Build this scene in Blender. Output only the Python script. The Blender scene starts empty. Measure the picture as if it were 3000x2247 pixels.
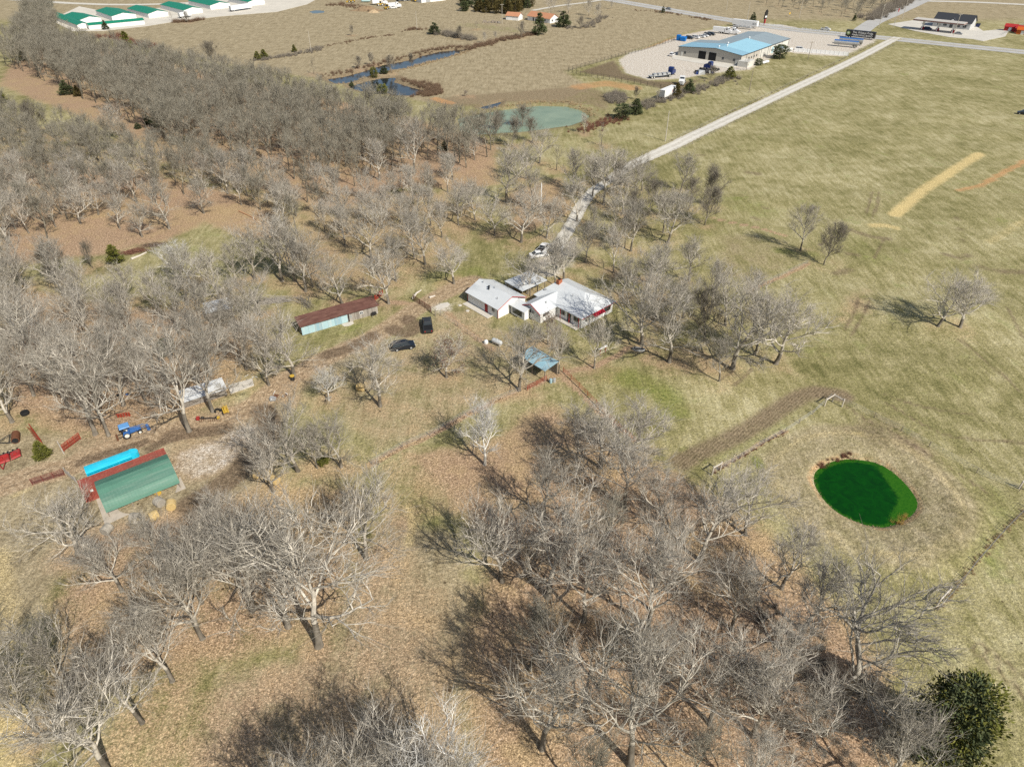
import bpy, math, random
import numpy as np
from mathutils import Vector, Matrix
S = bpy.context.scene
COL = S.collection
R = math.radians
# ------------------------------------------------------------------ camera
CAM_H = 75.0
cam = bpy.data.cameras.new('camera'); cam.sensor_width = 36; cam.lens = 24.0
cam.clip_start = 0.5; cam.clip_end = 9000
camo = bpy.data.objects.new('camera', cam); COL.objects.link(camo)
camo.location = (0, 0, CAM_H); camo.rotation_euler = (R(90 - 36.5), 0, 0)
S.camera = camo
# ------------------------------------------------------------------ sky, sun, exposure
SUN_EL, SUN_AZ = 42.0, -50.0            # azimuth: direction towards the sun, degrees from +X
w = bpy.data.worlds.new('World'); S.world = w; w.use_nodes = True
nt = w.node_tree; nt.nodes.clear()
sky = nt.nodes.new('ShaderNodeTexSky'); sky.sky_type = 'NISHITA'; sky.sun_disc = False
sky.sun_elevation = R(SUN_EL); sky.sun_rotation = R(90 - SUN_AZ)
sky.air_density = 1.0; sky.dust_density = 1.5; sky.ozone_density = 1.0
bg = nt.nodes.new('ShaderNodeBackground'); bg.inputs[1].default_value = 0.095
wo = nt.nodes.new('ShaderNodeOutputWorld')
nt.links.new(sky.outputs[0], bg.inputs[0]); nt.links.new(bg.outputs[0], wo.inputs[0])
sun = bpy.data.lights.new('sun', 'SUN'); sun.energy = 5.0; sun.angle = R(0.53); sun.color = (1, .95, .86)
suno = bpy.data.objects.new('sun', sun); COL.objects.link(suno)
sd = Vector((math.cos(R(SUN_EL))*math.cos(R(SUN_AZ)), math.cos(R(SUN_EL))*math.sin(R(SUN_AZ)), math.sin(R(SUN_EL))))
suno.rotation_euler = sd.to_track_quat('Z', 'Y').to_euler(); suno.location = (60, -60, 200)
S.view_settings.view_transform = 'Standard'; S.view_settings.look = 'None'
S.view_settings.exposure = 0.08; S.view_settings.gamma = 1.0
S.render.engine = 'CYCLES'
S.cycles.use_denoising = False
S.cycles.max_bounces = 4; S.cycles.diffuse_bounces = 2; S.cycles.glossy_bounces = 2
S.cycles.transparent_max_bounces = 4; S.cycles.caustics_reflective = False; S.cycles.caustics_refractive = False

# ------------------------------------------------------------------ node helpers
class NT:
    def __init__(s, mat):
        s.t = mat.node_tree; s.L = s.t.links
    def n(s, typ, **kw):
        nd = s.t.nodes.new(typ)
        for k, v in kw.items(): setattr(nd, k, v)
        return nd
    def set(s, sock, v):
        if hasattr(v, 'links') or isinstance(v, bpy.types.NodeSocket): s.L.new(v, sock)
        else:
            if sock.type == 'RGBA' and len(v) == 3: v = (*v, 1)
            sock.default_value = v
    def math(s, op, a, b=0.0, c=None, clamp=False):
        nd = s.n('ShaderNodeMath', operation=op, use_clamp=clamp)
        s.set(nd.inputs[0], a); s.set(nd.inputs[1], b)
        if c is not None: s.set(nd.inputs[2], c)
        return nd.outputs[0]
    def noise(s, vec, scale, detail=3, rough=.55, dist=0.0):
        nd = s.n('ShaderNodeTexNoise'); s.set(nd.inputs['Vector'], vec)
        nd.inputs['Scale'].default_value = scale; nd.inputs['Detail'].default_value = detail
        nd.inputs['Roughness'].default_value = rough; nd.inputs['Distortion'].default_value = dist
        return nd.outputs[0]
    def ramp(s, fac, stops):
        nd = s.n('ShaderNodeValToRGB'); s.set(nd.inputs[0], fac); cr = nd.color_ramp
        while len(cr.elements) < len(stops): cr.elements.new(.5)
        for e, (p, c) in zip(cr.elements, stops): e.position = p; e.color = (*c, 1)
        return nd.outputs[0]
    def mix(s, fac, a, b, mode='MIX'):
        nd = s.n('ShaderNodeMix', data_type='RGBA', blend_type=mode)
        s.set(nd.inputs[0], fac); s.set(nd.inputs[6], a); s.set(nd.inputs[7], b)
        return nd.outputs[2]
    def sstep(s, x, lo, hi):
        nd = s.n('ShaderNodeMapRange', interpolation_type='SMOOTHSTEP')
        s.set(nd.inputs[0], x); nd.inputs[1].default_value = lo; nd.inputs[2].default_value = hi
        return nd.outputs[0]
    def mapping(s, vec, scale=(1, 1, 1), rot=0):
        nd = s.n('ShaderNodeMapping'); s.set(nd.inputs[0], vec)
        nd.inputs['Scale'].default_value = scale; nd.inputs['Rotation'].default_value = (0, 0, rot)
        return nd.outputs[0]

def newmat(name, rough=.85, spec=.25, metal=0.0):
    m = bpy.data.materials.new(name); m.use_nodes = True
    b = m.node_tree.nodes['Principled BSDF']
    b.inputs['Roughness'].default_value = rough; b.inputs['Specular IOR Level'].default_value = spec
    b.inputs['Metallic'].default_value = metal
    return m, NT(m), b

MATS = {}
def mat(name, col, rough=.7, spec=.3, metal=0.0, var=.18, scale=1.2, dirt=None, streak=None, fine=.1):
    """painted / weathered surface: colour with large and small tonal variation, optional dirt colour and streaks"""
    if name in MATS: return MATS[name]
    m, t, b = newmat(name, rough, spec, metal)
    tc = t.n('ShaderNodeTexCoord').outputs['Object']
    n1 = t.noise(tc, scale, 4, .6); n2 = t.noise(tc, scale*9, 2)
    f = t.math('ADD', t.math('MULTIPLY', t.math('SUBTRACT', n1, .5), var*3), t.math('MULTIPLY', t.math('SUBTRACT', n2, .5), fine*2))
    c = t.mix(1.0, col, t.ramp(t.math('ADD', f, .5), [(0, (.55,)*3), (.5, (1,)*3), (1, (1.3,)*3)]), 'MULTIPLY')
    if dirt:
        d = t.noise(tc, scale*.7, 5, .7)
        c = t.mix(t.sstep(d, .48, .72), c, dirt)
    if streak:
        d = t.noise(t.mapping(tc, streak[0]), 1.0, 4, .6)
        c = t.mix(t.math('MULTIPLY', t.sstep(d, .45, .7), streak[2] if len(streak) > 2 else .8), c, streak[1])
    t.L.new(c, b.inputs['Base Color'])
    MATS[name] = m
    return m

# ------------------------------------------------------------------ mesh helpers
class MB:
    def __init__(s): s.v = []; s.f = []
    def add(s, vs, fs):
        o = len(s.v); s.v += [tuple(p) for p in vs]; s.f += [tuple(i+o for i in f) for f in fs]; return s
    def box(s, x0, x1, y0, y1, z0, z1):
        return s.add([(x0,y0,z0),(x1,y0,z0),(x1,y1,z0),(x0,y1,z0),(x0,y0,z1),(x1,y0,z1),(x1,y1,z1),(x0,y1,z1)],
                     [(0,3,2,1),(4,5,6,7),(0,1,5,4),(1,2,6,5),(2,3,7,6),(3,0,4,7)])
    def hexa(s, b, t):     # bottom quad, top quad (both counter-clockwise seen from above)
        return s.add(list(b)+list(t), [(0,3,2,1),(4,5,6,7),(0,1,5,4),(1,2,6,5),(2,3,7,6),(3,0,4,7)])
    def prism(s, poly, axis, a, b):
        """poly: list of 2-D points, extruded from a to b along axis ('x': pts are (y,z); 'y': (x,z); 'z': (x,y))"""
        n = len(poly)
        def mk(p, q): return (q, p[0], p[1]) if axis == 'x' else ((p[0], q, p[1]) if axis == 'y' else (p[0], p[1], q))
        return s.add([mk(p, a) for p in poly]+[mk(p, b) for p in poly],
                     [tuple(range(n))[::-1], tuple(range(n, 2*n))]+[(i, (i+1) % n, n+(i+1) % n, n+i) for i in range(n)])
    def tube(s, pts, r, n=6, cap=True):
        pts = [Vector(p) for p in pts]; k = len(pts)
        rs = r if isinstance(r, (list, tuple)) else [r]*k
        vs = []; fs = []
        for i, p in enumerate(pts):
            d = (pts[min(i+1, k-1)]-pts[max(i-1, 0)]).normalized()
            a = d.cross(Vector((0, 0, 1)) if abs(d.z) < .9 else Vector((1, 0, 0))).normalized(); c = d.cross(a)
            for j in range(n):
                t = 2*math.pi*j/n; vs.append(p+(a*math.cos(t)+c*math.sin(t))*rs[i])
        for i in range(k-1):
            for j in range(n):
                fs.append((i*n+j, i*n+(j+1) % n, (i+1)*n+(j+1) % n, (i+1)*n+j))
        if cap: fs += [tuple(range(n))[::-1], tuple(range((k-1)*n, k*n))]
        return s.add(vs, fs)
    def lathe(s, prof, c=(0, 0, 0), n=14):      # prof: list (r,z) around vertical axis
        vs = []; fs = []; k = len(prof)
        for r, z in prof:
            for j in range(n):
                t = 2*math.pi*j/n; vs.append((c[0]+r*math.cos(t), c[1]+r*math.sin(t), c[2]+z))
        for i in range(k-1):
            for j in range(n): fs.append((i*n+j, i*n+(j+1) % n, (i+1)*n+(j+1) % n, (i+1)*n+j))
        fs += [tuple(range(n))[::-1], tuple(range((k-1)*n, k*n))]
        return s.add(vs, fs)
    def slab(s, quad, th=.06):                   # quad of 3-D points with thickness downwards
        return s.add(list(quad)+[(p[0], p[1], p[2]-th) for p in quad], [(0,1,2,3),(7,6,5,4)]+[(i, i+4, (i+1) % 4+4, (i+1) % 4) for i in range(4)])
    def mesh(s, name, m, smooth=False):
        me = bpy.data.meshes.new(name); me.from_pydata(s.v, [], s.f)
        if m: me.materials.append(m)
        if smooth: me.polygons.foreach_set('use_smooth', [True]*len(me.polygons))
        me.validate(); me.update(); return me
    def build(s, name, m, parent=None, loc=(0, 0, 0), rz=0, smooth=False):
        return put(name, s.mesh(name, m, smooth), parent, loc, rz)
def put(name, me, parent=None, loc=(0, 0, 0), rz=0, scale=None):
    o = bpy.data.objects.new(name, me); COL.objects.link(o); o.parent = parent
    o.location = loc; o.rotation_euler = (0, 0, rz)
    if scale: o.scale = scale
    return o
def tag(o, label=None, cat=None, group=None, kind=None):
    if label: o['label'] = label
    if cat: o['category'] = cat
    if group: o['group'] = group
    if kind: o['kind'] = kind
    return o
def thing(name, label, cat, loc=(0, 0, 0), rz=0, group=None):
    if len(loc) == 2: loc = (loc[0], loc[1], 0)
    return tag(put(name, None, None, loc, rz), label, cat, group)

# ------------------------------------------------------------------ numpy geometry for the ground
def smooth(x, a, b):
    t = np.clip((x-a)/(b-a), 0, 1); return t*t*(3-2*t)
def segdist(X, Y, pts):
    d = np.full(X.shape, 1e9)
    for (x0, y0), (x1, y1) in zip(pts[:-1], pts[1:]):
        dx, dy = x1-x0, y1-y0; L = dx*dx+dy*dy+1e-9
        t = np.clip(((X-x0)*dx+(Y-y0)*dy)/L, 0, 1)
        d = np.minimum(d, np.hypot(X-x0-t*dx, Y-y0-t*dy))
    return d
def signed(X, Y, poly):                          # positive inside
    d = segdist(X, Y, list(poly)+[poly[0]]); ins = np.zeros(X.shape, bool)
    n = len(poly)
    for i in range(n):
        x0, y0 = poly[i]; x1, y1 = poly[(i+1) % n]
        c = ((y0 > Y) != (y1 > Y)); xi = (x1-x0)*(Y-y0)/((y1-y0) if y1 != y0 else 1e-9)+x0
        ins ^= c & (X < xi)
    return np.where(ins, d, -d)
def inside(p, poly):
    c = False; n = len(poly)
    for i in range(n):
        x0, y0 = poly[i]; x1, y1 = poly[(i+1) % n]
        if (y0 > p[1]) != (y1 > p[1]) and p[0] < (x1-x0)*(p[1]-y0)/(y1-y0)+x0: c = not c
    return c
def spline(pts, k=6, closed=False):
    P_ = [Vector((*p, 0)) for p in pts]; n = len(P_); out = []
    rng = range(n) if closed else range(n-1)
    for i in rng:
        if closed: a, b, c, d = P_[(i-1) % n], P_[i], P_[(i+1) % n], P_[(i+2) % n]
        else: a, b, c, d = P_[max(i-1, 0)], P_[i], P_[i+1], P_[min(i+2, n-1)]
        for j in range(k):
            t = j/k
            q = .5*((2*b)+(c-a)*t+(2*a-5*b+4*c-d)*t*t+(3*b-a-3*c+d)*t**3)
            out.append((q.x, q.y))
    if not closed: out.append((P_[-1].x, P_[-1].y))
    return out

# ------------------------------------------------------------------ layout data (metres; camera stands over the origin looking along +Y)
# each bare tree: x, y, height, kind, spread, label
TREES = [
 # bottom-left corner
 (-42.15, 33.22, 18.5, 'tall', 1.1, 'big bare oak in the bottom left corner, trunk cut by the lower edge'),
 (-50.1, 41.65, 13.5, 'tall', 1.1, 'bare oak at the left edge above the bottom left corner oak'),
 (-39.41, 43.14, 14.2, 'tall', 1.05, 'pale spreading bare oak with a thick straight trunk in the bottom left grove'),
 (-38.06, 48.91, 17.2, 'tall', 1.0, 'tall bare oak right of the pale spreading oak, its base at the open lane'),
 (-50.99, 55.6, 12, 'tall', 1.05, 'bare oak growing below the green arched shed roof'),
 (-40.02, 53.93, 15.4, 'tall', .95, 'bare upright tree between the green shed and the big lane-side oak'),
 (-23.48, 47.7, 24.4, 'tall', 1.05, 'very large pale bare oak on the left side of the open lane'),
 (-33.11, 52.9, 20.1, 'tall', 1.05, 'bare oak just left of the very large lane-side oak'),
 (-19.91, 60.78, 16, 'tall', 1.1, 'leaning bare oak with a bleached trunk foot at the middle of the open lane'),
 (-33.69, 78.19, 14.1, 'oak', 1.15, 'bare oak with arching limbs beside the white gravel patch'),
 (-27.02, 78.96, 11.9, 'oak', 1.0, 'dense bare oak right of the gravel patch, nearest the leaf line'),
 (-30.77, 78.81, 9.5, 'tall', .8, 'slim bare tree between the two oaks beside the gravel patch'),
 (-23.29, 94.61, 14.5, 'oak', 1.1, 'bare oak beside the round hay bale in the middle yard'),
 (-12.25, 103.23, 10.4, 'leafy', 1.15, 'oak still holding brown leaves beside the dark parked car'),
 (-4.35, 79.67, 12.3, 'white', 1.0, 'lone white-barked bare tree beside the leaf-strewn fence line'),
 (14.03, 78.81, 15.2, 'oak', 1.15, 'broad bare oak with twisted limbs, left one of the clump below the blue-roofed shed'),
 (19.14, 80.54, 14.6, 'oak', 1.1, 'broad bare oak with a dark trunk, right one of the clump below the blue-roofed shed'),
 (10.39, 80.54, 12, 'oak', .95, 'bare oak at the left edge of the clump below the blue-roofed shed'),
 (1.31, 99.21, 15.4, 'oak', 1.0, 'bare oak leaning over the left side of the blue-roofed shed'),
 (8.81, 104.44, 12.3, 'tall', .6, 'thin bare pole-like tree right of the blue-roofed shed'),
 (7.17, 114.39, 7.5, 'leafy', 1.1, 'small brown-leaved oak behind the blue-roofed shed'),
 (15.66, 106.22, 11.2, 'tall', .95, 'bare tree in front of the white house, beside the board on posts'),
 (25.95, 114.39, 17, 'oak', 1.25, 'big spreading bare oak to the right of the white house'),
 (30.28, 108.27, 18.8, 'oak', 1.0, 'bare oak next to the right of the big spreading one by the house'),
 (38.38, 101.84, 10.5, 'tall', 1.0, 'small pale leaning tree standing alone in front of the right grove'),
 (41.99, 106.22, 21.1, 'oak', 1.1, 'tall bare oak with a straight dark trunk in the right grove'),
 (50.71, 107.93, 17.6, 'oak', 1.2, 'bare oak at the right end of the grove beside the house'),
 (47.44, 110.74, 14.3, 'tall', 1.0, 'bare tree between the two large oaks at the right end of the grove'),
 (38.52, 115.64, 13.1, 'round', 1.0, 'bare tree in the middle of the grove right of the house'),
 (40.91, 140.99, 12.8, 'oak', 1.15, 'pale bare oak behind the right grove'),
 (31.46, 140.16, 9.6, 'oak', 1.2, 'low wide bare oak behind the big spreading one by the house'),
 (23.96, 145.24, 13.6, 'tall', .8, 'thin bare tree between the drive and the house'),
 (29.75, 157.19, 14.7, 'tall', 1.05, 'bare tree with a dark straight trunk right of the drive'),
 (28.42, 158.76, 9.7, 'tall', .8, 'slim bare tree touching the dark-trunked one right of the drive'),
 (39.71, 161.16, 16, 'oak', 1.0, 'tall bare oak right of the drive, nearest the open pasture corner'),
 (39.64, 167.62, 12.5, 'tall', 1.0, 'bare tree behind the tall oak near the open pasture corner'),
 (51.91, 173.11, 11.6, 'round', 1.15, 'round-crowned bare tree at the edge of the right pasture'),
 (26.14, 187.21, 19.1, 'oak', 1.0, 'large bare tree where the gravel road meets the trees, right side'),
 (20.64, 163, 10.6, 'tall', .7, 'young bare tree on the right of the narrow drive'),
 (23.51, 193.46, 13, 'tall', 1.0, 'bare tree overhanging the gravel road bend'),
 (38.69, 197.8, 12.1, 'oak', 1.0, 'bare tree right of the gravel road bend, at the pasture edge'),
 (12.03, 141.49, 14, 'oak', 1.0, 'bare oak standing behind the brick chimney'),
 (9.78, 139.18, 11.4, 'tall', .9, 'bare tree just left of the oak behind the brick chimney'),
 (3.45, 135.18, 11.3, 'oak', 1.15, 'bare oak growing between the garage and the carport'),
 (2.36, 161.77, 15.8, 'oak', 1.05, 'bare oak beyond the carport, left of the drive'),
 (-13.35, 139.83, 12, 'oak', 1.2, 'bare oak on the green lawn left of the garage'),
 (-27.02, 130.74, 15.1, 'oak', 1.0, 'bare oak behind the right end of the long rusty shed'),
 (-37.2, 130.74, 12.4, 'oak', 1.15, 'bare oak behind the middle of the long rusty shed'),
 (-46.63, 136.28, 15.9, 'tall', 1.1, 'bare oak behind the left end of the long rusty shed'),
 (-50.07, 140.99, 15, 'tall', 1.0, 'bare tree second back from the left end of the long shed'),
 (-53.07, 140.99, 18.2, 'tall', 1.1, 'tall bare tree behind the stick pile'),
 (-45.46, 138.52, 12.5, 'tall', .9, 'slim bare tree behind the long shed roof'),
 (-26.77, 140.99, 12.2, 'tall', 1.0, 'bare tree between the long shed and the lawn oak'),
 (-24.05, 153.74, 14.2, 'oak', 1.0, 'bare oak left of the lawn oak, further back'),
 (-20.95, 149.67, 14.7, 'oak', 1.05, 'bare oak with a straight trunk up-left of the garage'),
 (-34.64, 153.17, 16.3, 'oak', 1.1, 'broad pale bare oak in the middle of the upper grove'),
 (-42.38, 160.15, 11.7, 'oak', 1.0, 'bare oak left of the broad pale one in the upper grove'),
 (-1.47, 188.74, 19.1, 'oak', 1.1, 'large bare oak in front of the teal pond'),
 (-18.36, 206.97, 9.2, 'oak', 1.3, 'low wide bare oak above the upper grove'),
 (-40.93, 206.97, 13.4, 'oak', 1.25, 'spreading bare oak on the leaf-red clearing'),
 (-30.8, 212.42, 18.6, 'tall', 1.2, 'tall bare tree right of the leaf-red clearing'),
 (14.16, 215.55, 8.6, 'snag', 1.0, 'broken dark bare tree between the teal pond and the gravel road'),
 (31.2, 240.81, 8.6, 'snag', .9, 'small bare snag right of the teal pond'),
 (4.27, 266.27, 10.2, 'round', 1.25, 'dark round bare tree overhanging the teal pond'),
 (-4.85, 261.87, 9.1, 'round', 1.1, 'dark bare tree at the left bank of the teal pond'),
 (8.92, 222.03, 12.5, 'oak', 1.1, 'bare oak below the teal pond'),
 (4.23, 207.86, 13, 'oak', 1.0, 'bare oak between the teal pond and the drive'),
 (-59.9, 142.16, 14.9, 'tall', 1.1, 'bare tree left of the stick pile'),
 (-62.99, 139.18, 11, 'tall', .9, 'thin bare tree right of the lone pale tree on the grass'),
 (-73.95, 139.83, 12.1, 'white', 1.15, 'pale bare tree standing on the yellow grass clearing at left'),
 (-91.26, 170.66, 15.4, 'oak', 1.05, 'bare oak with a split pale trunk at the top of the left clearing'),
 (-85.66, 180.79, 12.1, 'oak', 1.15, 'bare oak right of the split-trunk oak on the red leaf slope'),
 (-96.1, 165.28, 10.7, 'oak', 1.0, 'bare oak left of the split-trunk oak'),
 (-104.44, 170.66, 10.3, 'oak', .9, 'bare oak above the small cedar on the left'),
 (-77.98, 194.53, 10.6, 'tall', 1.2, 'bare tree with low dark boughs beside the grassy ride'),
 (-161.1, 258.86, 8.9, 'snag', 1.5, 'small dark crooked tree on the upper left grass'),
 (-138.84, 246.2, 14.2, 'tall', 1.0, 'bare tree with a bright trunk beside the grassy ride'),
 (-170.21, 251.38, 13.8, 'round', .95, 'fuzzy grey bare tree on the upper left grass'),
 (-104.17, 140.99, 10.2, 'round', 1.1, 'dark bushy bare tree at the left clearing edge'),
 (-100.38, 147.87, 8.2, 'round', .6, 'narrow grey bare tree left of the small cedar'),
 (-54.5, 87.85, 21.6, 'tall', 1.0, 'leaning bare oak with a bleached trunk beside the white sheet roof'),
 (-52.4, 93.17, 17.9, 'tall', 1.05, 'bare oak behind the yellow implement'),
 (-44.75, 100.88, 13.2, 'oak', .9, 'bare oak left of the yellow-topped barrel'),
 (-40.82, 103.67, 16.5, 'oak', 1.05, 'bare oak with the yellow-topped barrel at its foot'),
 (-32.72, 96.38, 8.4, 'white', 1.1, 'small pale bare tree above the gravel-side oaks'),
 (-69.96, 87.05, 20.9, 'tall', 1.05, 'bare oak left of the blue tractor'),
 (-67.5, 86.7, 18, 'tall', .9, 'bare oak directly behind the blue tractor'),
 (-68.79, 94.9, 18, 'tall', 1.05, 'bare oak up-left of the white sheet roof'),
 (-85.78, 90.28, 15.6, 'oak', 1.0, 'bare tree at the left edge with a thick pale trunk foot'),
 (-85.3, 101.94, 19.2, 'tall', 1.05, 'tall bare oak in the left woodland above the red gates'),
 (-82.84, 123.42, 11, 'oak', 1.0, 'bare oak in the left woodland below the yellow grass'),
 (-67.64, 117.81, 13.9, 'oak', 1.05, 'bare oak with a slanting trunk in the left woodland'),
 (-88.59, 120.84, 12.6, 'oak', 1.0, 'bare oak in the middle of the left woodland'),
 (-100.16, 117.55, 13.6, 'oak', 1.0, 'bare oak at the left edge of the left woodland'),
 (-67.41, 104.99, 14.1, 'tall', 1.0, 'bare tree up-left of the white sheet roof, further back'),
 (-56.12, 110.74, 12.2, 'oak', 1.0, 'bare oak beside the white shed roof in the left woodland'),
 (-64.98, 95.59, 13.9, 'tall', .9, 'bare tree left of the white sheet roof'),
 (-78.43, 94.61, 14.2, 'tall', 1.0, 'bare oak between the left edge and the blue tractor'),
 (-86.14, 97.58, 15.1, 'oak', .9, 'bare oak above the rusty roller'),
 # lower right grove
 (4.66, 54.97, 18.9, 'oak', 1.05, 'large pale bare oak at the left front of the lower right grove'),
 (-1.36, 57.38, 15.9, 'oak', 1.0, 'bare oak at the left edge of the lower right grove'),
 (3.19, 35.66, 19.2, 'tall', 1.0, 'tall bare oak low in the lower right grove, left side'),
 (12.49, 34.08, 23.3, 'tall', 1.05, 'tall white-limbed oak at the lower edge of the right grove'),
 (21.82, 38.28, 15.1, 'tall', 1.1, 'bare oak with a forked pale limb in the lower right grove'),
 (16.84, 49.81, 18.4, 'tall', 1.05, 'bare oak with a dark forked trunk in the middle of the lower right grove'),
 (29.44, 41.65, 13.5, 'tall', 1.15, 'bare oak with a trunk forked at the ground in the lower right grove'),
 (37.16, 40.41, 22.3, 'oak', 1.0, 'tall dark-trunked oak reaching over the fence at the grove right end'),
 (36.24, 49.95, 14, 'tall', 1.1, 'bare oak left of the fence corner by the green pond'),
 (26.18, 36.9, 16.4, 'tall', .9, 'bare tree behind the ground-forked oak'),
 (25.7, 60.78, 16.6, 'oak', 1.0, 'bare oak at the top of the lower right grove, below the ploughed strip'),
 (33.18, 65.19, 12.1, 'oak', 1.1, 'bare oak at the upper right of the grove nearest the green pond'),
 (21.42, 65.63, 13.6, 'oak', .95, 'bare oak at the top of the grove under the twisted clump'),
 (35.5, 56.3, 13, 'tall', 1.1, 'pale bare tree at the right rim of the grove beside the pond bank'),
 # lower edge trees, trunks below the frame
 (-17.26, 28.72, 16.3, 'tall', 1.0, 'bare tree rising from the lower edge, leftmost of the bottom middle row'),
 (-12.39, 27.81, 16.8, 'tall', 1.0, 'bare tree rising from the lower edge, second of the bottom middle row'),
 (-8.4, 28.11, 17.5, 'white', 1.0, 'white-limbed tree rising from the lower edge in the bottom middle'),
 (-5.67, 27.51, 16.5, 'tall', 1.0, 'bare tree rising from the lower edge right of the white-limbed one'),
 (-21.35, 27.51, 15.1, 'tall', 1.0, 'bare tree at the lower edge whose shadow falls on the leafy slope'),
 (-27.89, 50.43, 19.8, 'tall', 1.0, 'bare oak squeezed between the two large oaks left of the open lane'),
 (-38.56, 57.38, 13.7, 'tall', .95, 'bare tree up-left of the large lane-side oaks'),
 (-47.9, 60.2, 11, 'tall', 1.0, 'bare tree among the bales below the green arched roof'),
 (-51.95, 37.49, 13.1, 'tall', 1.0, 'bare oak at the left edge in the bottom left clump'),
 (-40.69, 38.24, 14.6, 'tall', .95, 'bare oak behind the bottom left corner oak'),
 (-36.36, 73.72, 12.3, 'tall', 1.0, 'bare oak at the lower end of the gravel-side clump'),
 (-11.56, 247.38, 10.5, 'round', 1.1, 'dark bare tree before the left end of the teal pond'),
 (-6.57, 241.57, 11.5, 'round', 1.0, 'bare tree before the teal pond, second from the left'),
 (0, 239.68, 11.4, 'round', 1.0, 'bare tree before the middle of the teal pond'),
 (7.21, 243.48, 9.8, 'round', 1.0, 'bare tree before the teal pond, right of its middle'),
 (-12.42, 225.39, 11, 'oak', 1.0, 'bare oak down-left of the teal pond'),
 (17.61, 175.15, 14.1, 'oak', 1.0, 'bare oak leaning over the narrow drive from the left'),
 (8.83, 164.24, 12.7, 'oak', 1.0, 'bare oak left of the drive above the parked pickup'),
 (17.81, 150.58, 13, 'tall', 1.0, 'bare tree right of the drive behind the chimney'),
 (26.75, 166.34, 13.7, 'oak', 1.0, 'bare oak in the gap right of the narrow drive'),
 (18.33, 197.8, 14.1, 'tall', 1.0, 'bare tree on the left of the gravel road bend'),
 (-4.46, 166.34, 11.9, 'oak', 1.0, 'bare oak on the lawn up-left of the carport'),
 (5.73, 182.24, 13.4, 'oak', 1.0, 'bare oak between the white light pole and the drive'),
 # right pasture
 (72.23, 157.19, 13.2, 'tall', .9, 'tall dark bare tree, left of the pair in the right pasture'),
 (75.37, 149.67, 12.3, 'round', 1.0, 'rounder bare tree, right of the pair in the right pasture'),
 (88.65, 121.38, 13.4, 'oak', 1.15, 'bare oak in the right pasture, left of the two near the right edge'),
 (93.06, 120.97, 13.3, 'oak', 1.25, 'leaning bare oak in the right pasture, right of the two near the right edge'),
 # scattered small trees of the fields and yards
 (-144.43, 359.45, 14.2, 'round', 1.0, 'large fuzzy bare tree at the field corner of the dense wood'),
 (-94.63, 446.49, 6.5, 'round', .7, 'small upright bare tree alone in the far field'),
 (-30.68, 436.91, 7.6, 'round', 1.0, 'bare grey tree right of the large dark cedar clump'),
 (-22.04, 466.82, 5.2, 'snag', 1.1, 'small bare tree on the green patch of the far field'),
 (-15.41, 423.7, 6.6, 'tall', .8, 'small bare tree at the right end of the far hedgerow'),
 (-9.83, 433.8, 5.3, 'tall', .8, 'small bare tree between the hedgerow end and the farmhouse'),
 (5.58, 440.06, 9.6, 'round', .9, 'bare tree in front of the white outbuilding of the small farmhouse'),
 (26.33, 524.22, 12.6, 'oak', .9, 'tall bare tree behind the small farmhouse, leftmost'),
 (38.83, 530.07, 11.3, 'oak', .9, 'tall bare tree behind the small farmhouse, second from left'),
 (51.91, 518.49, 12.1, 'oak', .9, 'tall bare tree beside the farmhouse lane, third from left'),
 (55.56, 501.95, 11.4, 'tall', .9, 'bare tree right of the small farmhouse at the field edge'),
 (70.87, 548.35, 6, 'tall', .9, 'bare tree at the field corner beside the highway'),
 (42.37, 471.57, 7.3, 'round', 1.3, 'low bare thicket tree right of the wide dark cedar'),
 (-75.05, 359.45, 6.6, 'round', .9, 'bare tree on the creek bank, leftmost of the creek row'),
 (-69.75, 367.77, 6.5, 'round', .9, 'bare tree on the creek bank, second from left'),
 (-57.37, 350.03, 9, 'round', .9, 'bare tree on the creek bank behind the dark cedar'),
 (-50.38, 370.88, 7, 'round', .95, 'bare tree on the creek bank, rightmost of the creek row'),
 (-94.21, 348.62, 7.9, 'snag', .7, 'thin bare tree left of the creek ponds'),
 (91.65, 337.66, 6.7, 'round', 1.1, 'grey bare tree at the near edge of the warehouse yard'),
 (113.6, 356.51, 6.4, 'snag', 1.0, 'small bare tree at the near corner of the warehouse'),
 (130.13, 383.79, 3.2, 'snag', 1.2, 'small bare tree against the warehouse side wall'),
 (-208.62, 491.44, 7.4, 'round', .7, 'small bare tree in front of the storage buildings'),
 (-221.87, 499.28, 5.7, 'snag', .8, 'tiny bare tree left of the one in front of the storage buildings'),
 (52.09, 302.5, 5.9, 'round', .8, 'grey bare tree left of the white box trailer'),
 (60.59, 299.21, 5.4, 'tall', .6, 'thin bare tree touching the white box trailer'),
 (26.43, 254.66, 8, 'tall', .7, 'upright bare shrub tree at the right end of the teal pond'),
 (-19.99, 307.54, 2.9, 'leafy', 1.2, 'small rust-leaved tree above the teal pond'),
]
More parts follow.
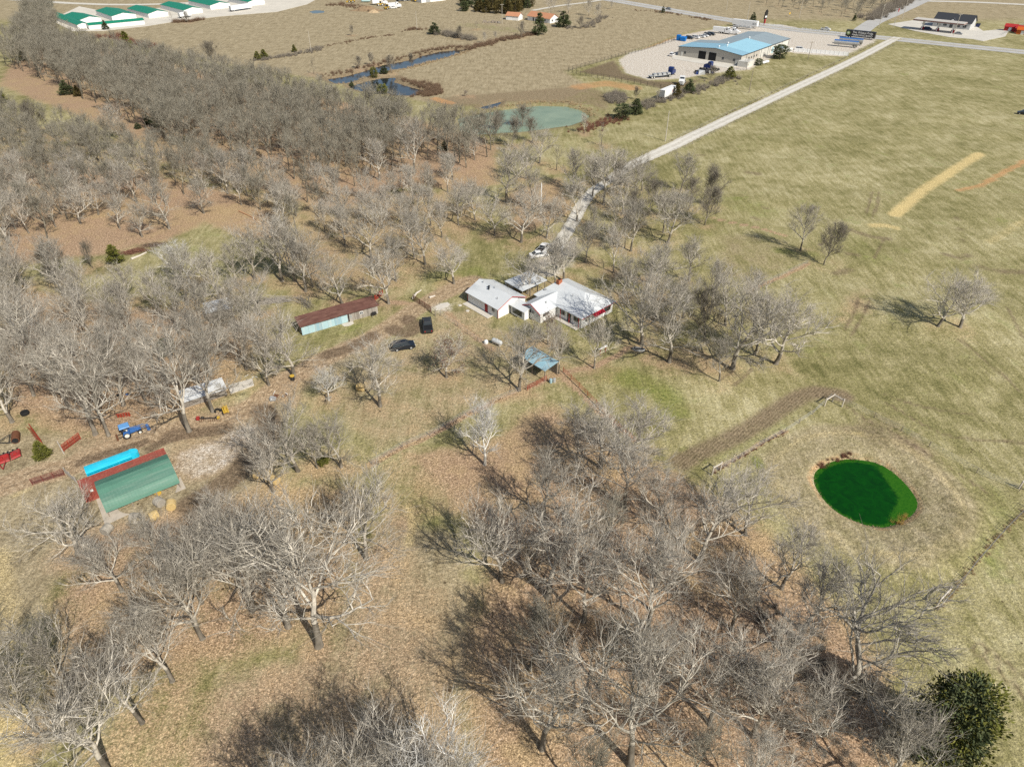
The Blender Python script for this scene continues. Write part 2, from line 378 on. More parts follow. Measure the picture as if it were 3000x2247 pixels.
# woods that read as masses: polygon, spacing, kinds, height range, label, group
WOODS = [
 ([(-244.81, 361.69), (-249.93, 398.4), (-211.88, 383.79), (-179.42, 361.69), (-150.07, 341.7), (-123.71, 319.86), (-97.84, 302.5), (-72.87, 280.23), (-53.02, 266.27), (-37.75, 257.59), (-20.83, 249.37), (-7.12, 239.68), (-4.52, 225.39), (-18.52, 215.55), (-29.35, 225.39), (-40.07, 213.98), (-49.89, 197.8), (-62.45, 203.46), (-77.98, 213.98), (-97.33, 226.07), (-116.27, 239.68), (-134.65, 257.59), (-157.88, 280.23), (-190.61, 312.14), (-217.7, 337)], 5.2, ('wood', 'wood', 'wood', 'tall', 'round'), (12, 17),
  'bare grey tree in the dense wood left of the teal pond', 'trees of the dense wood'),
 ([(-199.52, 275.45), (-164.63, 243.48), (-142.58, 230.58), (-127.27, 232.36), (-110.64, 225.39), (-90.49, 209.37), (-71.27, 197.8), (-59.15, 189.78), (-50.56, 177.47), (-54.76, 164.24), (-65.54, 177.47), (-79.99, 187.21), (-95.7, 197.8), (-100.48, 187.21), (-112.36, 177.47), (-118.34, 164.24), (-128.82, 158.17)], 6.5, ('wood', 'oak', 'tall', 'oak'), (10, 14),
  'bare tree in the open upper left wood', 'trees of the open left wood'),
 ([(-121.02, 145.24), (-104.4, 136.92), (-89.01, 133.78), (-75.74, 129.26), (-64.9, 132.25), (-52.22, 124.95), (-48.07, 106.11), (-55.74, 98.6), (-64.14, 93.65), (-75.53, 93.65), (-90.39, 100.67), (-96.09, 103.89)], 7.0, ('oak', 'tall', 'tall', 'oak'), (11, 15),
  'bare oak in the left woodland', 'trees of the left woodland'),
 ([(0, 65.63), (7.62, 70.91), (17.78, 70.91), (27.84, 68.21), (35.77, 63.15), (38.19, 56.3), (41.63, 50.19), (44.31, 44.71), (41.69, 37.12), (36.81, 30.91), (23.87, 29.33), (6.77, 28.72), (-2.78, 30.91), (-0.79, 43.01), (2.54, 49.71)], 6.6, ('tall', 'tall', 'oak', 'wood'), (13, 17),
  'bare oak in the lower right grove', 'trees of the lower right grove'),
 ([(-61.09, 197.8), (-46.82, 187.21), (-35.63, 197.8), (-20.36, 197.8), (-7.8, 187.21), (-9.18, 172.88), (-17.66, 164.24), (-27.64, 166.34), (-37.81, 168.48), (-48.15, 166.34), (-58.05, 177.47)], 6.5, ('oak', 'tall', 'oak'), (9, 13),
  'bare oak in the upper grove', 'trees of the upper grove'),
 ([(14.1, 195.07), (27.68, 209.37), (47.88, 203.46), (56.58, 187.21), (52.44, 177.47), (42.64, 175.15), (35.66, 166.34), (25.21, 168.48), (18.54, 175.15)], 8.0, ('oak', 'tall', 'round'), (10, 13.5),
  'bare tree in the drive-side grove', 'trees along the drive'),
 ([(22.82, 133.78), (30.93, 136.92), (41.84, 133.78), (51.17, 126.36), (52.66, 116.91), (44.38, 114.39), (35.44, 120.84), (25.38, 124.95)], 7.0, ('oak', 'oak', 'tall'), (11, 14.5),
  'bare oak in the house grove', 'trees right of the house'),
 ([(-62, 63.15), (-50.47, 60.78), (-43.07, 58.49), (-41.87, 65.63), (-37.2, 63.15), (-35.43, 54.7), (-40.3, 51.16), (-51.21, 50.67), (-58.72, 47.38), (-53.6, 37.12), (-47.45, 35.31), (-49.87, 31.89), (-54.74, 35.31), (-61.2, 47.38)], 8.5, ('oak', 'tall'), (10, 13),
  'bare oak in the lower left grove', 'trees of the lower left grove'),
 ([(178, 595.78), (187.38, 557.92), (213.83, 522.78), (227.44, 499.28), (272.65, 561.18), (314.26, 624.4), (182.98, 644.91)], 10.0, ('round', 'oak'), (8, 12),
  'bare tree in the orchard beyond the highway', 'orchard trees beyond the highway'),
]
WOOD_FAR = [(-256.12, 369.32), (-276.21, 421.72), (-312.88, 488.87), (-339.57, 561.18), (-299.11, 501.95), (-247.15, 412.11), (-206.58, 383.79), (-165.3, 355.78), (-128.81, 326.03), (-103.27, 311.55), (-78.04, 285.16), (-72.1, 243.48), (-93.72, 235.97), (-115.94, 251.38), (-149.51, 282.68), (-192.32, 327.29)]
# cedars: x, y, height, spread, hue, label
CEDARS = [
 (-96.78, 312.14, 5.3, 1.0, 1, 'rounded olive cedar at the water edge of the lower creek pond'),
 (-64.66, 341.7, 4.7, .8, 1, 'small olive cedar standing between the two creek ponds'),
 (-55.77, 311.55, 4.3, 1.1, 1, 'broad olive cedar on the near bank of the lower creek pond'),
 (-61.02, 349.32, 3.8, 1.2, 0, 'dark cedar right of the small olive one between the creek ponds'),
 (-116.67, 400.18, 3.7, .9, 1, 'small round cedar on the far field boundary, left of the pole'),
 (-128.01, 383.79, 4.4, 1.2, 1, 'olive cedar at the left end of the far field boundary'),
 (-130.55, 380.49, 4.2, 1.0, 1, 'olive cedar touching the left end cedar of the far field boundary'),
 (-46.51, 451.98, 6.4, 1.3, 0, 'large dark cedar clump in the middle of the far field'),
 (16.25, 449.77, 11.9, .85, 0, 'tall dark cedar in front of the orange-roofed farmhouse'),
 (32.07, 476.4, 9.1, 1.2, 0, 'wide dark cedar right of the orange-roofed farmhouse'),
 (42.4, 273.1, 5.7, 1.15, 0, 'dark cedar right of the teal pond, left of its pair'),
 (48.85, 280.23, 6, 1.15, 0, 'dark cedar right of the teal pond, right of its pair'),
 (70, 305.84, 6.1, .7, 2, 'rusty-tipped cedar beside the white box trailer'),
 (76.91, 313.89, 5.6, 1.0, 0, 'dark cedar between the white box trailer and the warehouse'),
 (101.17, 339.67, 5.3, 1.2, 1, 'round olive cedar at the near corner of the warehouse yard'),
 (122.66, 367.77, 3.1, 1.3, 0, 'low cedar beside the warehouse side wall and white tank'),
 (138.25, 383.79, 6.4, 1.3, 0, 'large cedar against the warehouse side wall'),
 (156.45, 496.64, 5.5, .85, 0, 'conical cedar beside the highway sign'),
 (223.43, 499.28, 4.4, .6, 0, 'small dark cedar beside the road junction'),
 (104.29, 531.55, 4.4, .7, 0, 'small dark shrub-like cedar beside the highway verge'),
 (-249.82, 466.82, 5.4, .85, 0, 'dark cedar in front of the low storage shed'),
 (-210.17, 409.3, 8.9, .8, 1, 'olive cedar in the field below the storage sheds'),
 (-257.42, 429.7, 4.2, 1.0, 2, 'rust-olive cedar at the wood edge, left one'),
 (-250.6, 429.7, 4.4, 1.1, 2, 'rust-olive cedar at the wood edge, right one'),
 (-211.14, 297.06, 5, 1.1, 1, 'bright olive cedar at the left edge of the upper grass'),
 (-191.78, 310.97, 5.8, 1.2, 0, 'dark cedar under the wood edge beside the leaf road'),
 (-185.31, 307.54, 4.5, .9, 2, 'smaller cedar right of the dark one under the wood edge'),
 (-250, 378.86, 7.9, .7, 0, 'dark cedar among the bare trees at upper left'),
 (-23.2, 235.97, 3.1, 1.1, 0, 'small round cedar under the trees left of the drive'),
 (-96.25, 150.95, 4.8, 1.0, 1, 'bright olive cedar in the left clearing beside the brush heap'),
 (-75.3, 81.26, 3.5, .85, 1, 'round cedar bush between the two red gates'),
 (-139.11, 260.58, 2.2, 1.4, 0, 'low cedar under the wood edge beside the ride, first from the left'),
 (-137.61, 266.27, 3.7, .9, 0, 'low cedar under the wood edge beside the ride, second from the left'),
 (-132.95, 263.18, 3.7, 1.2, 0, 'low cedar under the wood edge beside the ride, third from the left'),
 (-115.23, 245.03, 2.1, 1.0, 1, 'low bright cedar at the foot of the wood farther along the ride'),
 (-29.86, 79.59, 2.2, .8, 1, 'small cedar between the gravel-side oaks'),
 (-67.48, 110.74, 3.5, .8, 0, 'small dark cedar among the left woodland oaks'),
 (-25.05, 206.38, 1.9, .8, 1, 'tiny cedar on the leaf-red clearing'),
 (-72.31, 327.29, 2.6, 1.0, 0, 'small dark cedar on the spit between the creek ponds'),
]
BIG_JUNIPER = (44.44, 35.13, 13, 1.15)

# ground masks ---------------------------------------------------------------
LANE = [(-9.1, 141.49), (-13.2, 137.72), (-16.03, 134.4), (-20.08, 129.55), (-23.79, 123.83), (-26.69, 119.25), (-29.58, 115.64), (-33.65, 111.93), (-39.03, 106.33), (-42.34, 101.73), (-44.36, 97.78), (-45.85, 94.61), (-50.05, 91.01), (-54.53, 88.83), (-58.44, 87.05), (-62.34, 85.49), (-65.12, 82.97), (-68.55, 80.94), (-71.13, 78.57), (-74.71, 77.27), (-80.8, 73.36)]
MUD = [([(-43.76, 93.65), (-40.98, 88.11), (-41.77, 82.15), (-43.27, 77.42), (-45.7, 73.72), (-47.89, 71.25)], 2.0), ([(-24.71, 120.17), (-21.72, 118.85), (-20.2, 120.84), (-22.04, 124.25)], 1.6), ([(-28.52, 117.55), (-31.86, 113.15), (-36.08, 110.74)], 1.5),
       ([(-57.01, 86.36), (-53.99, 87.4), (-50.73, 87.93), (-48.64, 88.56)], 1.4), ([(-59.06, 83.14), (-57.63, 85.07), (-54.9, 86.79)], .9), ([(-68.81, 80.38), (-64.92, 82.56), (-60.83, 84.64)], .9)]
RUTS = [([(26.71, 80.14), (32.47, 83.8), (37.1, 86.53), (44.33, 91.57), (50.67, 96.38), (55.2, 98.8), (59.68, 97.58)], 1.9)]
TRACKS = [[(69.46, 118.2), (75.29, 126.36), (78.54, 131.49)], [(68.84, 120.17), (74.04, 127.8), (77.22, 133.78)], [(107.41, 197.8), (101.94, 187.21), (97.89, 179.83)], [(109.44, 197.8), (104.38, 187.21), (98.79, 177.47)],
          [(122.96, 179.83), (116.58, 164.24), (110.35, 147.87)], [(90.78, 116.91), (91.57, 107.24), (92.28, 98.6)], [(107.68, 129.26), (103.94, 116.91)], [(59.13, 94.61), (63.1, 87.23), (68.49, 79.74), (72.31, 73.01)],
          [(66.89, 98.6), (72.4, 94.61), (80.15, 92.22)], [(66.8, 95.59), (72.28, 87.23), (79.34, 85.49), (87.31, 84.64)], [(55.41, 47.38), (57.35, 44.28), (58.16, 40.97)], [(56.9, 47.84), (59.06, 45.15), (59.93, 42.6)],
          [(40.8, 100.67), (44.35, 104.44), (45.47, 106.11)], [(38.68, 102.26), (42.07, 105.55)], [(83.81, 166.34), (78.01, 160.15)], [(96.27, 164.24), (88.58, 152.43)]]
GRAVEL = [[(-42.99, 91.01), (-46.46, 89.01), (-49.81, 85.32), (-54.24, 81.5), (-53.89, 78.57), (-49.99, 76.82), (-46.16, 78.03), (-43.9, 83.64), (-41.71, 87.05)],
          [(8.65, 159.75), (12.93, 166.34), (16.78, 164.24), (15.14, 151.5), (10.58, 143.86), (6.37, 142.66), (4.52, 148.77)],
          [(-17.16, 128.53), (-15.74, 131.04), (-13.45, 130.44), (-13.13, 128.09), (-16.18, 127.51)]]
YARD = [(54.12, 378.86), (62.03, 398.4), (75.18, 412.11), (90.46, 433.8), (104.25, 453.09), (121.76, 466.82), (137.45, 478.85), (151.74, 483.81), (172.04, 486.33), (177.44, 476.4), (179.74, 464.48), (212.95, 444.33), (208.67, 429.7), (172.57, 387.15), (150.54, 395.75), (146.81, 401.07), (116.33, 357.97), (96.33, 350.74), (79.28, 339), (63, 336.34), (53.88, 350.74)]
YARD_MUD = [(31.19, 352.88), (52.57, 380.49), (53.88, 350.74), (63, 336.34), (78.22, 333.71), (91, 341.7), (75.43, 319.86), (66.38, 319.86), (54.75, 333.71)]
STRAW = [([(106.34, 180.31), (121.9, 197.25), (140.21, 214.92), (157.88, 231.64)], 1.8, 1.15), ([(96.65, 172.44), (100.05, 172.88), (102.46, 171.1)], 1.4, .9), ([(-71.04, 60.78), (-64.47, 52.15), (-58.8, 43.01), (-53.49, 33.22)], 2.4, .7),
         ([(-52.02, 91.57), (-48.56, 93.65), (-44.59, 98.6)], 1.0, .6), ([(-15.5, 70.91), (-14.27, 66.91), (-14.38, 63.76)], .9, .7), ([(122.48, 162.18), (141.39, 177.47)], 1.6, .6), ([(-75.41, 73.01), (-73.64, 74.44)], .8, .6), ([(-34.21, 118.2), (-41.42, 110.74), (-36.87, 114.39)], 1.0, .35)]
ORANGE = [([(132.35, 197.8), (143.63, 203.46), (159.99, 217.14), (170.47, 225.39)], 1.2, .8), ([(30.52, 324.16), (43.44, 330.47), (53.15, 322.31)], 5.0, .7), ([(-32.47, 303.6), (-25.47, 296.53)], 2.2, .9), ([(-36.09, 310.97), (-34.56, 310.4)], 1.2, .8),
          ([(58.69, 361.69), (73.69, 402.88), (100.02, 442.19), (122.76, 462.17)], 5.0, .7), ([(148.97, 473.97), (175.83, 471.57)], 3.0, .5)]
GREEN = [([(17.36, 104.44), (22.3, 103.02), (27.25, 98.6), (28.77, 93.65)], 3.2, 1.0), ([(-14.8, 73.72), (-12.82, 69.55), (-12.12, 67.56)], 2.2, .9), ([(-17, 76.66), (-13.84, 74.44)], 1.6, .6), ([(28.38, 82.97), (30.71, 80.94)], .9, 1.3), ([(39.21, 80.94), (39.29, 79.35)], .9, 1.2),
         ([(66.68, 157.19), (74.54, 155.26)], 2.0, .9), ([(-17.57, 143.17), (-9.68, 145.24)], 4.0, .8), ([(32.64, 82.15), (43.56, 89.01), (49.91, 94.13)], 1.8, .7), ([(10.08, 123.56), (13.47, 120.84)], 1.5, .9), ([(-42.03, 113.15), (-34.6, 120.17), (-27.45, 124.25)], 2.2, .5),
         ([(64.08, 189.78), (69.75, 182.24)], 6.0, .7), ([(86.55, 164.24), (88.58, 152.43)], 5.0, .6), ([(-24.61, 97.58), (-12.64, 101.73), (-6.41, 103.89)], 4.0, .5), ([(-25.66, 86.36), (-21.84, 83.8)], 3.0, .5), ([(129.92, 381.31), (159.51, 385.46)], 5.0, .5), ([(70.56, 135.33), (71.29, 129.26)], 4.0, .5),
         ([(-7.29, 51.16), (-5.71, 46.03)], 2.0, .35), ([(73.45, 72.3), (71.83, 66.91), (63.56, 60.78)], 2.5, .6), ([(-25.95, 482.56), (0, 464.48)], 9.0, .6), ([(25.87, 133.78), (21.36, 127.8)], 2.5, .5), ([(-125.73, 234.15), (-104.85, 222.03)], 6, .45), ([(-80.25, 166.34), (-77.42, 168.48)], 3, .5)]
LEAFLINES = [[(-22.26, 79.59), (-17.89, 83.64), (-13.73, 86.79), (-8.87, 91.57), (-3.64, 95.59), (1.24, 98.6), (6.35, 102.59), (9.35, 104.99)], [(9.66, 104.77), (16, 107.01), (20.71, 110.74), (23.05, 113.15)], [(53.66, 136.6), (62.12, 142.66), (71.46, 150.03)],
             [(55.24, 177.47), (64.85, 171.77), (71.33, 166.34)], [(-14.79, 128.53), (-11.47, 122.87), (-6.93, 116.91), (-4.06, 112.91)], [(-26.3, 131.49), (-21.33, 130.74)], [(9, 104.44), (12.39, 98.6), (15.49, 92.7), (20.4, 85.49)]]
LEAFLINE2 = [(31.74, 78.34), (36.96, 81.74), (41.93, 85.49), (46.12, 87.93)]
LEAFPOLY = [([(-251, 369.32), (-276.05, 442.19), (-191.46, 389.69), (-129.36, 337), (-77.94, 303.6), (-39.9, 275.45), (-7.21, 243.48), (-4.16, 203.46), (-17.31, 197.8), (-27.06, 203.46), (-37.67, 197.8), (-46.82, 182.24), (-58.53, 187.21), (-72.9, 196.43), (-91.55, 209.37), (-109.32, 222.03), (-126.94, 239.68), (-147.23, 257.59), (-175.34, 282.68), (-202.07, 303.6), (-230.78, 327.29)], 1.0),
            ([(-177.96, 239.68), (-152.82, 222.03), (-119.84, 215.55), (-86.54, 197.8), (-68.29, 187.21), (-59.17, 164.24), (-71.33, 166.34), (-83.43, 175.15), (-88.32, 164.24), (-99.56, 156.22), (-123.15, 148.77)], 1.0),
            ([(-117.96, 140.16), (-87.58, 130.74), (-63.86, 129.26), (-51.03, 120.84), (-49.55, 98.6), (-55.28, 90.83), (-68.42, 86.36), (-77.92, 88.11), (-89.92, 93.65)], .85),
            ([(-17.7, 82.15), (-4.51, 84.64), (6.07, 95.59), (16.9, 84.64), (29.25, 74.44), (36.51, 65.63), (40.44, 56.3), (44.31, 44.71), (40.39, 31.89), (-3.38, 28.72), (-6.2, 47.38), (-2.38, 63.15), (-10.27, 72.3)], .95),
            ([(-22.03, 78.19), (-16.6, 82.15), (-5.63, 84.64), (-8.64, 70.91), (-14.31, 63.15), (-6.64, 54.7), (-3.51, 31.89), (-42.31, 28.72), (-40.71, 40.97), (-34.38, 45.15), (-21.69, 48.3), (-22.19, 61.95), (-21.11, 69.55)], .55),
            ([(-63.29, 65.63), (-47.76, 70.91), (-38.87, 75.18), (-23.9, 76.66), (-20.45, 65.63), (-21.14, 49.71), (-36.41, 45.15), (-53.18, 39), (-58.41, 52.15)], .75),
            ([(-63.12, 197.8), (-20.36, 197.8), (-7.49, 177.47), (-15.04, 152.43), (-24.54, 135.33), (-46.79, 138.52), (-58.5, 152.43)], .6), ([(-2.04, 197.8), (14.9, 209.37), (19.11, 182.24), (0, 164.24)], .8),
            ([(23.9, 114.39), (34.39, 115.64), (46.11, 108.39), (40.8, 100.67), (32.03, 103.89), (23.05, 108.39)], .6), ([(75.17, 135.33), (80.43, 136.92), (77.48, 126.36), (67.13, 122.19)], .6), ([(-45.8, 104.99), (-39.45, 102.8), (-38.26, 95.59), (-43.72, 95.59)], .9)]
TANPOLY = [(-260.63, 453.09), (-232.99, 561.18), (-211.51, 655.64), (100.04, 655.64), (156.84, 501.95), (102.21, 453.09), (57.26, 389.69), (26.35, 354.32), (36.33, 321.08), (19.9, 298.13), (0, 298.13), (-21, 292.83), (-36.95, 298.13), (-84.47, 333.71), (-115.3, 354.32), (-143.43, 369.32), (-187.92, 402.88), (-229.13, 431.74)]
BROWNFIELD = [([(54.01, 168.48), (71.33, 166.34), (71.23, 150.58), (54.14, 136.92), (46.79, 145.24)], .45), ([(53.43, 89.01), (63.54, 93.65), (69.26, 88.11), (69.85, 78.19), (58.99, 82.97)], .6), ([(-38.97, 303.6), (33.85, 327.29), (43.98, 309.25), (38.06, 282.68), (30.8, 292.83), (8.53, 298.13), (-27.59, 287.68)], .7), ([(34, 85.49), (40.91, 89.91), (47.96, 93.65), (51.34, 96.58)], .2)]
P_GREEN = spline([(48.34, 78.57), (51.4, 80.54), (54.42, 81.26), (58.07, 80.54), (59.76, 78.57), (60.59, 75.25), (60.65, 72.16), (59.11, 69.88), (56.37, 68.08), (53.58, 67.04), (50.85, 67.82), (48.38, 69.75), (47.2, 72.02), (46.85, 74.59), (47.17, 76.66)], 3, True)
P_TEAL = [(-20.62, 275.45), (-13.55, 281.7), (-2.77, 288.7), (11.25, 294.4), (22.43, 293.35), (27.96, 287.17), (30.54, 279.26), (27, 272.18), (22.02, 266.72), (12.77, 262.31), (0, 257.59), (-12.5, 255.49), (-19.64, 259.72)]
P_CREEK = [(-86.71, 340.35), (-79.04, 345.82), (-72.6, 355.05), (-65, 370.1), (-55.87, 378.86), (-49.63, 385.46), (-48.14, 391.41), (-38.77, 403.79), (-27.97, 408.37), (-24.42, 404.7), (-35.65, 387.99), (-44.89, 374.04), (-52.26, 363.95), (-63.04, 357.24), (-70.49, 343.06), (-74.96, 333.06), (-80.29, 332.41)]
P_CREEK2 = [(-73.18, 325.41), (-68.95, 334.36), (-60.87, 343.06), (-54.56, 343.75), (-54.62, 335.02), (-45.09, 324.78), (-38.41, 319.26), (-41.98, 310.97), (-50.08, 310.97), (-57.15, 318.65), (-66.06, 318.05)]
P_SMALL = [(-13.26, 291.79), (-4.3, 300.85), (-6.31, 293.35), (-10.82, 289.72)]
P_FAR = [(-142.55, 540.59), (-139.55, 548.35), (-132.45, 543.67), (-130.91, 534.53), (-136.85, 531.55)]

# ------------------------------------------------------------------ the trees of the woods, spread with even spacing
rng = random.Random(7)
def scatter(poly, spacing, blockers):
    xs = [p[0] for p in poly]; ys = [p[1] for p in poly]; out = []
    cells = {}
    for b in blockers: cells.setdefault((int(b[0]//spacing), int(b[1]//spacing)), []).append(b)
    area = (max(xs)-min(xs))*(max(ys)-min(ys))
    for _ in range(int(area/spacing**2*5)):
        p = (rng.uniform(min(xs), max(xs)), rng.uniform(min(ys), max(ys)))
        if not inside(p, poly): continue
        cx, cy = int(p[0]//spacing), int(p[1]//spacing)
        if any(math.dist(p, q[:2]) < spacing*.85 for i in (-1, 0, 1) for j in (-1, 0, 1) for q in cells.get((cx+i, cy+j), [])): continue
        cells.setdefault((cx, cy), []).append(p); out.append(p)
    return out
KEEP_OUT = [((-71.34, 78.96), 9), ((-64.08, 75.18), 8), ((-52.91, 97.58), 5), ((-71.08, 89.46), 4), ((-62.86, 126.36), 5), ((-5.94, 129.26), 9), ((-40.72, 102.8), 3)]
ALL_TREES = [list(t) for t in TREES]
extra = []
for poly, sp, kinds, hr, label, group in WOODS:
    for p in scatter(poly, sp, ALL_TREES):
        if any(math.dist(p, c) < r for c, r in KEEP_OUT): continue
        t = [p[0], p[1], rng.uniform(*hr), rng.choice(kinds), rng.uniform(.85, 1.15), label, group]
        extra.append(t); ALL_TREES.append(t)
STUFF_TREES = []
for p in scatter(WOOD_FAR, 5.5, ALL_TREES):
    STUFF_TREES.append([p[0], p[1], rng.uniform(11, 16)])
LEFT_FILL = [(-203.88, 282.68), (-167.75, 251.38), (-140.58, 235.97), (-126.52, 235.97), (-106.12, 225.39), (-85.16, 209.37), (-64.11, 193.73), (-52.97, 179.83), (-58.75, 172.88), (-78.87, 189.78), (-95.7, 197.8), (-104.5, 189.78), (-116.11, 177.47), (-133.74, 166.34)]
for p in scatter(LEFT_FILL, 5.4, ALL_TREES):
    STUFF_TREES.append([p[0], p[1], rng.uniform(10, 14)]); ALL_TREES.append([p[0], p[1], 10])
extra.sort(key=lambda t: t[1])
room = 300-len(TREES)
STUFF_TREES += [t[:3] for t in extra[room:]]; extra = extra[:room]
ORD = 'first second third fourth fifth sixth seventh eighth ninth tenth eleventh twelfth thirteenth fourteenth fifteenth sixteenth seventeenth eighteenth nineteenth twentieth'.split()
for g in {t[6] for t in extra}:
    if g == 'trees of the dense wood': continue
    ts = sorted([t for t in extra if t[6] == g], key=lambda t: t[1]); k_ = max(3, int(math.sqrt(len(ts))))
    for i in range(0, len(ts), k_):
        for j, t in enumerate(sorted(ts[i:i+k_], key=lambda t: t[0]/t[1])):
            t[5] += ', %s from left in %s row from front' % (ORD[j], ORD[min(19, i//k_)])
print('trees', len(TREES), 'extra', len(extra), 'stuff', len(STUFF_TREES))

# ------------------------------------------------------------------ ground sheet
def axis(parts):
    out = [parts[0][0]]
    for a, b, st in parts:
        n = max(1, int(round((b-a)/st))); out += [a+(b-a)*(i+1)/n for i in range(n)]
    return np.array(out)
gx = axis([(-5000, -1000, 1000), (-1000, -420, 60), (-420, -110, 3), (-110, 110, .85), (110, 420, 3), (420, 1000, 60), (1000, 5000, 1000)])
gy = axis([(-3000, -200, 700), (-200, 20, 20), (20, 170, .8), (170, 320, 1.6), (320, 640, 3), (640, 1200, 56), (1200, 7000, 830)])
X, Y = np.meshgrid(gx, gy); X = X.ravel(); Y = Y.ravel()
Z = np.zeros_like(X)
def dip(poly, depth=1.2, soft=1.6):
    global Z
    x0, x1 = min(p[0] for p in poly)-12, max(p[0] for p in poly)+12; y0, y1 = min(p[1] for p in poly)-12, max(p[1] for p in poly)+12
    k = (X > x0) & (X < x1) & (Y > y0) & (Y < y1)
    s_ = signed(X[k], Y[k], poly); Z[k] -= depth*smooth(s_, -soft, soft); return k, s_
k, s_ = dip(P_GREEN, 1.5, 1.5)
Z[k] += .7*np.exp(-((s_+6.5)/3.0)**2)*smooth(X[k]-.9*(Y[k]-74), 44, 54)
for pl in (P_TEAL, P_CREEK, P_CREEK2, P_SMALL, P_FAR): dip(pl, 1.3, 2.2)
_r = np.random.RandomState(3)
near = (1-smooth(Y, 240, 320))*(Y > 20)
for i in range(26):                                # slight unevenness of the land
    a = _r.uniform(0, 6.28); wl = _r.uniform(7, 40); ph = _r.uniform(0, 6.28)
    Z += near*.0022*wl**.8*np.sin((X*math.cos(a)+Y*math.sin(a))*6.28/wl+ph)
m = {k: np.zeros_like(X) for k in ('leaf', 'green', 'dirt', 'gravel', 'straw', 'mud', 'tan', 'orange', 'brown', 'furrow')}
def band(pts, hw, soft=1.0): return 1-smooth(segdist(X, Y, pts), hw*(1-.45*soft), hw*(1+.6*soft))
m['dirt'] = np.maximum(m['dirt'], .95*band(spline(LANE, 3), 2.5))
for pts, hw in MUD: m['mud'] = np.maximum(m['mud'], band(spline(pts, 3), hw, 1.2))
lane_d = segdist(X, Y, spline(LANE, 3))
m['mud'] = np.maximum(m['mud'], .55*np.exp(-((lane_d-.85)/.45)**2))
for pts, hw in RUTS:
    m['mud'] = np.maximum(m['mud'], .78*band(spline(pts, 3), hw, 1.3)); m['furrow'] = np.maximum(m['furrow'], band(spline(pts, 3), hw))
for pts in TRACKS: m['mud'] = np.maximum(m['mud'], .62*band(spline(pts, 3), .5, 1.2))
for pts, hw in (([(66.28, 178.41), (67.55, 176.3)], 1.0), ([(71.11, 185.2), (72.26, 184.2)], 1.0), ([(76.65, 145.24), (80.57, 146.99)], 1.4), ([(83.44, 155.26), (85.17, 154.31)], 1.2), ([(111.66, 148.77), (115.06, 146.11), (121.83, 145.24)], 1.5), ([(89.08, 170.66), (92.73, 166.34), (97.15, 164.24)], 1.3), ([(107.58, 155.26), (109.97, 153.36)], 1.3), ([(110.29, 482.56), (120.55, 480.08)], 1.0), ([(62.09, 230.58), (64.39, 230.58)], 1.3), ([(74.73, 213.98), (77.53, 212.42)], 1.5)): m['mud'] = np.maximum(m['mud'], .6*band(pts, hw, 1.5))
for pl, v in zip(GRAVEL, (.56, .62, .8)): m['gravel'] = np.maximum(m['gravel'], v*smooth(signed(X, Y, pl), -2.5, 1.5))
m['dirt'] = np.maximum(m['dirt'], .7*smooth(signed(X, Y, GRAVEL[0]), -4, .5))
m['gravel'] = np.maximum(m['gravel'], smooth(signed(X, Y, YARD), -2, 3))
m['mud'] = np.maximum(m['mud'], .8*smooth(signed(X, Y, YARD_MUD), -3, 3))
for pts, hw, v in STRAW: m['straw'] = np.maximum(m['straw'], .74*v*band(pts, hw, 1.4))
for pts, hw, v in ORANGE: m['orange'] = np.maximum(m['orange'], v*band(pts, hw, 1))
for pts, hw, v in GREEN: m['green'] = np.maximum(m['green'], .68*v*band(pts, hw, 1.6))
for pts in LEAFLINES: m['leaf'] = np.maximum(m['leaf'], 1.0*band(pts, .6, 1.0))
m['leaf'] = np.maximum(m['leaf'], .8*band(LEAFLINE2, .4, 1))
for pl, v in LEAFPOLY: m['leaf'] = np.maximum(m['leaf'], v*smooth(signed(X, Y, pl), -5, 4))
for t in ALL_TREES:
    k = (np.abs(X-t[0]) < 14) & (np.abs(Y-t[1]) < 14)
    right = t[0] > 35 and t[1] > 85
    m['leaf'][k] = np.maximum(m['leaf'][k], (.42 if right else .62)*np.exp(-((X[k]-t[0])**2+(Y[k]-t[1])**2)/(2*4.2**2)))
m['tan'] = smooth(signed(X, Y, TANPOLY), -5, 6)
m['tan'] = np.maximum(m['tan'], smooth(Y, 470, 520)*.8)
DRY = [[(-91.2, 88.11), (-68.42, 86.36), (-55.81, 92.22), (-45.53, 97.58), (-41.57, 106.11), (-33.46, 114.39), (-27.13, 117.55), (-23.9, 114.39), (-37.66, 100.67), (-39.49, 89.01), (-36.76, 75.18), (-43.22, 69.55), (-51.5, 63.15), (-60.75, 60.78), (-60.57, 52.15), (-62.56, 43.01)], [(-22.33, 47.38), (-21.96, 60.78), (-16.08, 69.55), (-7.79, 65.63), (-4.76, 52.15), (-5.62, 31.89), (-33.85, 28.72), (-34.34, 43.86)]]
DRY += [[(-37.92, 101.73), (-27.11, 113.15), (-15.59, 129.26), (-7.49, 130.74), (-2.13, 120.84), (4.19, 118.2), (9.92, 120.84), (9.03, 104.99), (-3.04, 95.59), (-12.62, 87.23), (-22, 81.34), (-32.37, 93.65)]]
m['leaf'] = np.maximum(m['leaf'], .42*smooth(signed(X, Y, DRY[2]), -3, 3))
for pl, v in zip(DRY, (1.0, .8, .55)): m['tan'] = np.maximum(m['tan'], v*smooth(signed(X, Y, pl), -4, 3))
for pl, v in BROWNFIELD: m['brown'] = np.maximum(m['brown'], v*smooth(signed(X, Y, pl), -4, 4))
for pl in (P_CREEK, P_CREEK2, P_SMALL): m['brown'] = np.maximum(m['brown'], .9*smooth(signed(X, Y, pl), -6, -1))
m['brown'] = np.maximum(m['brown'], .5*smooth(signed(X, Y, P_TEAL), -9, -2))
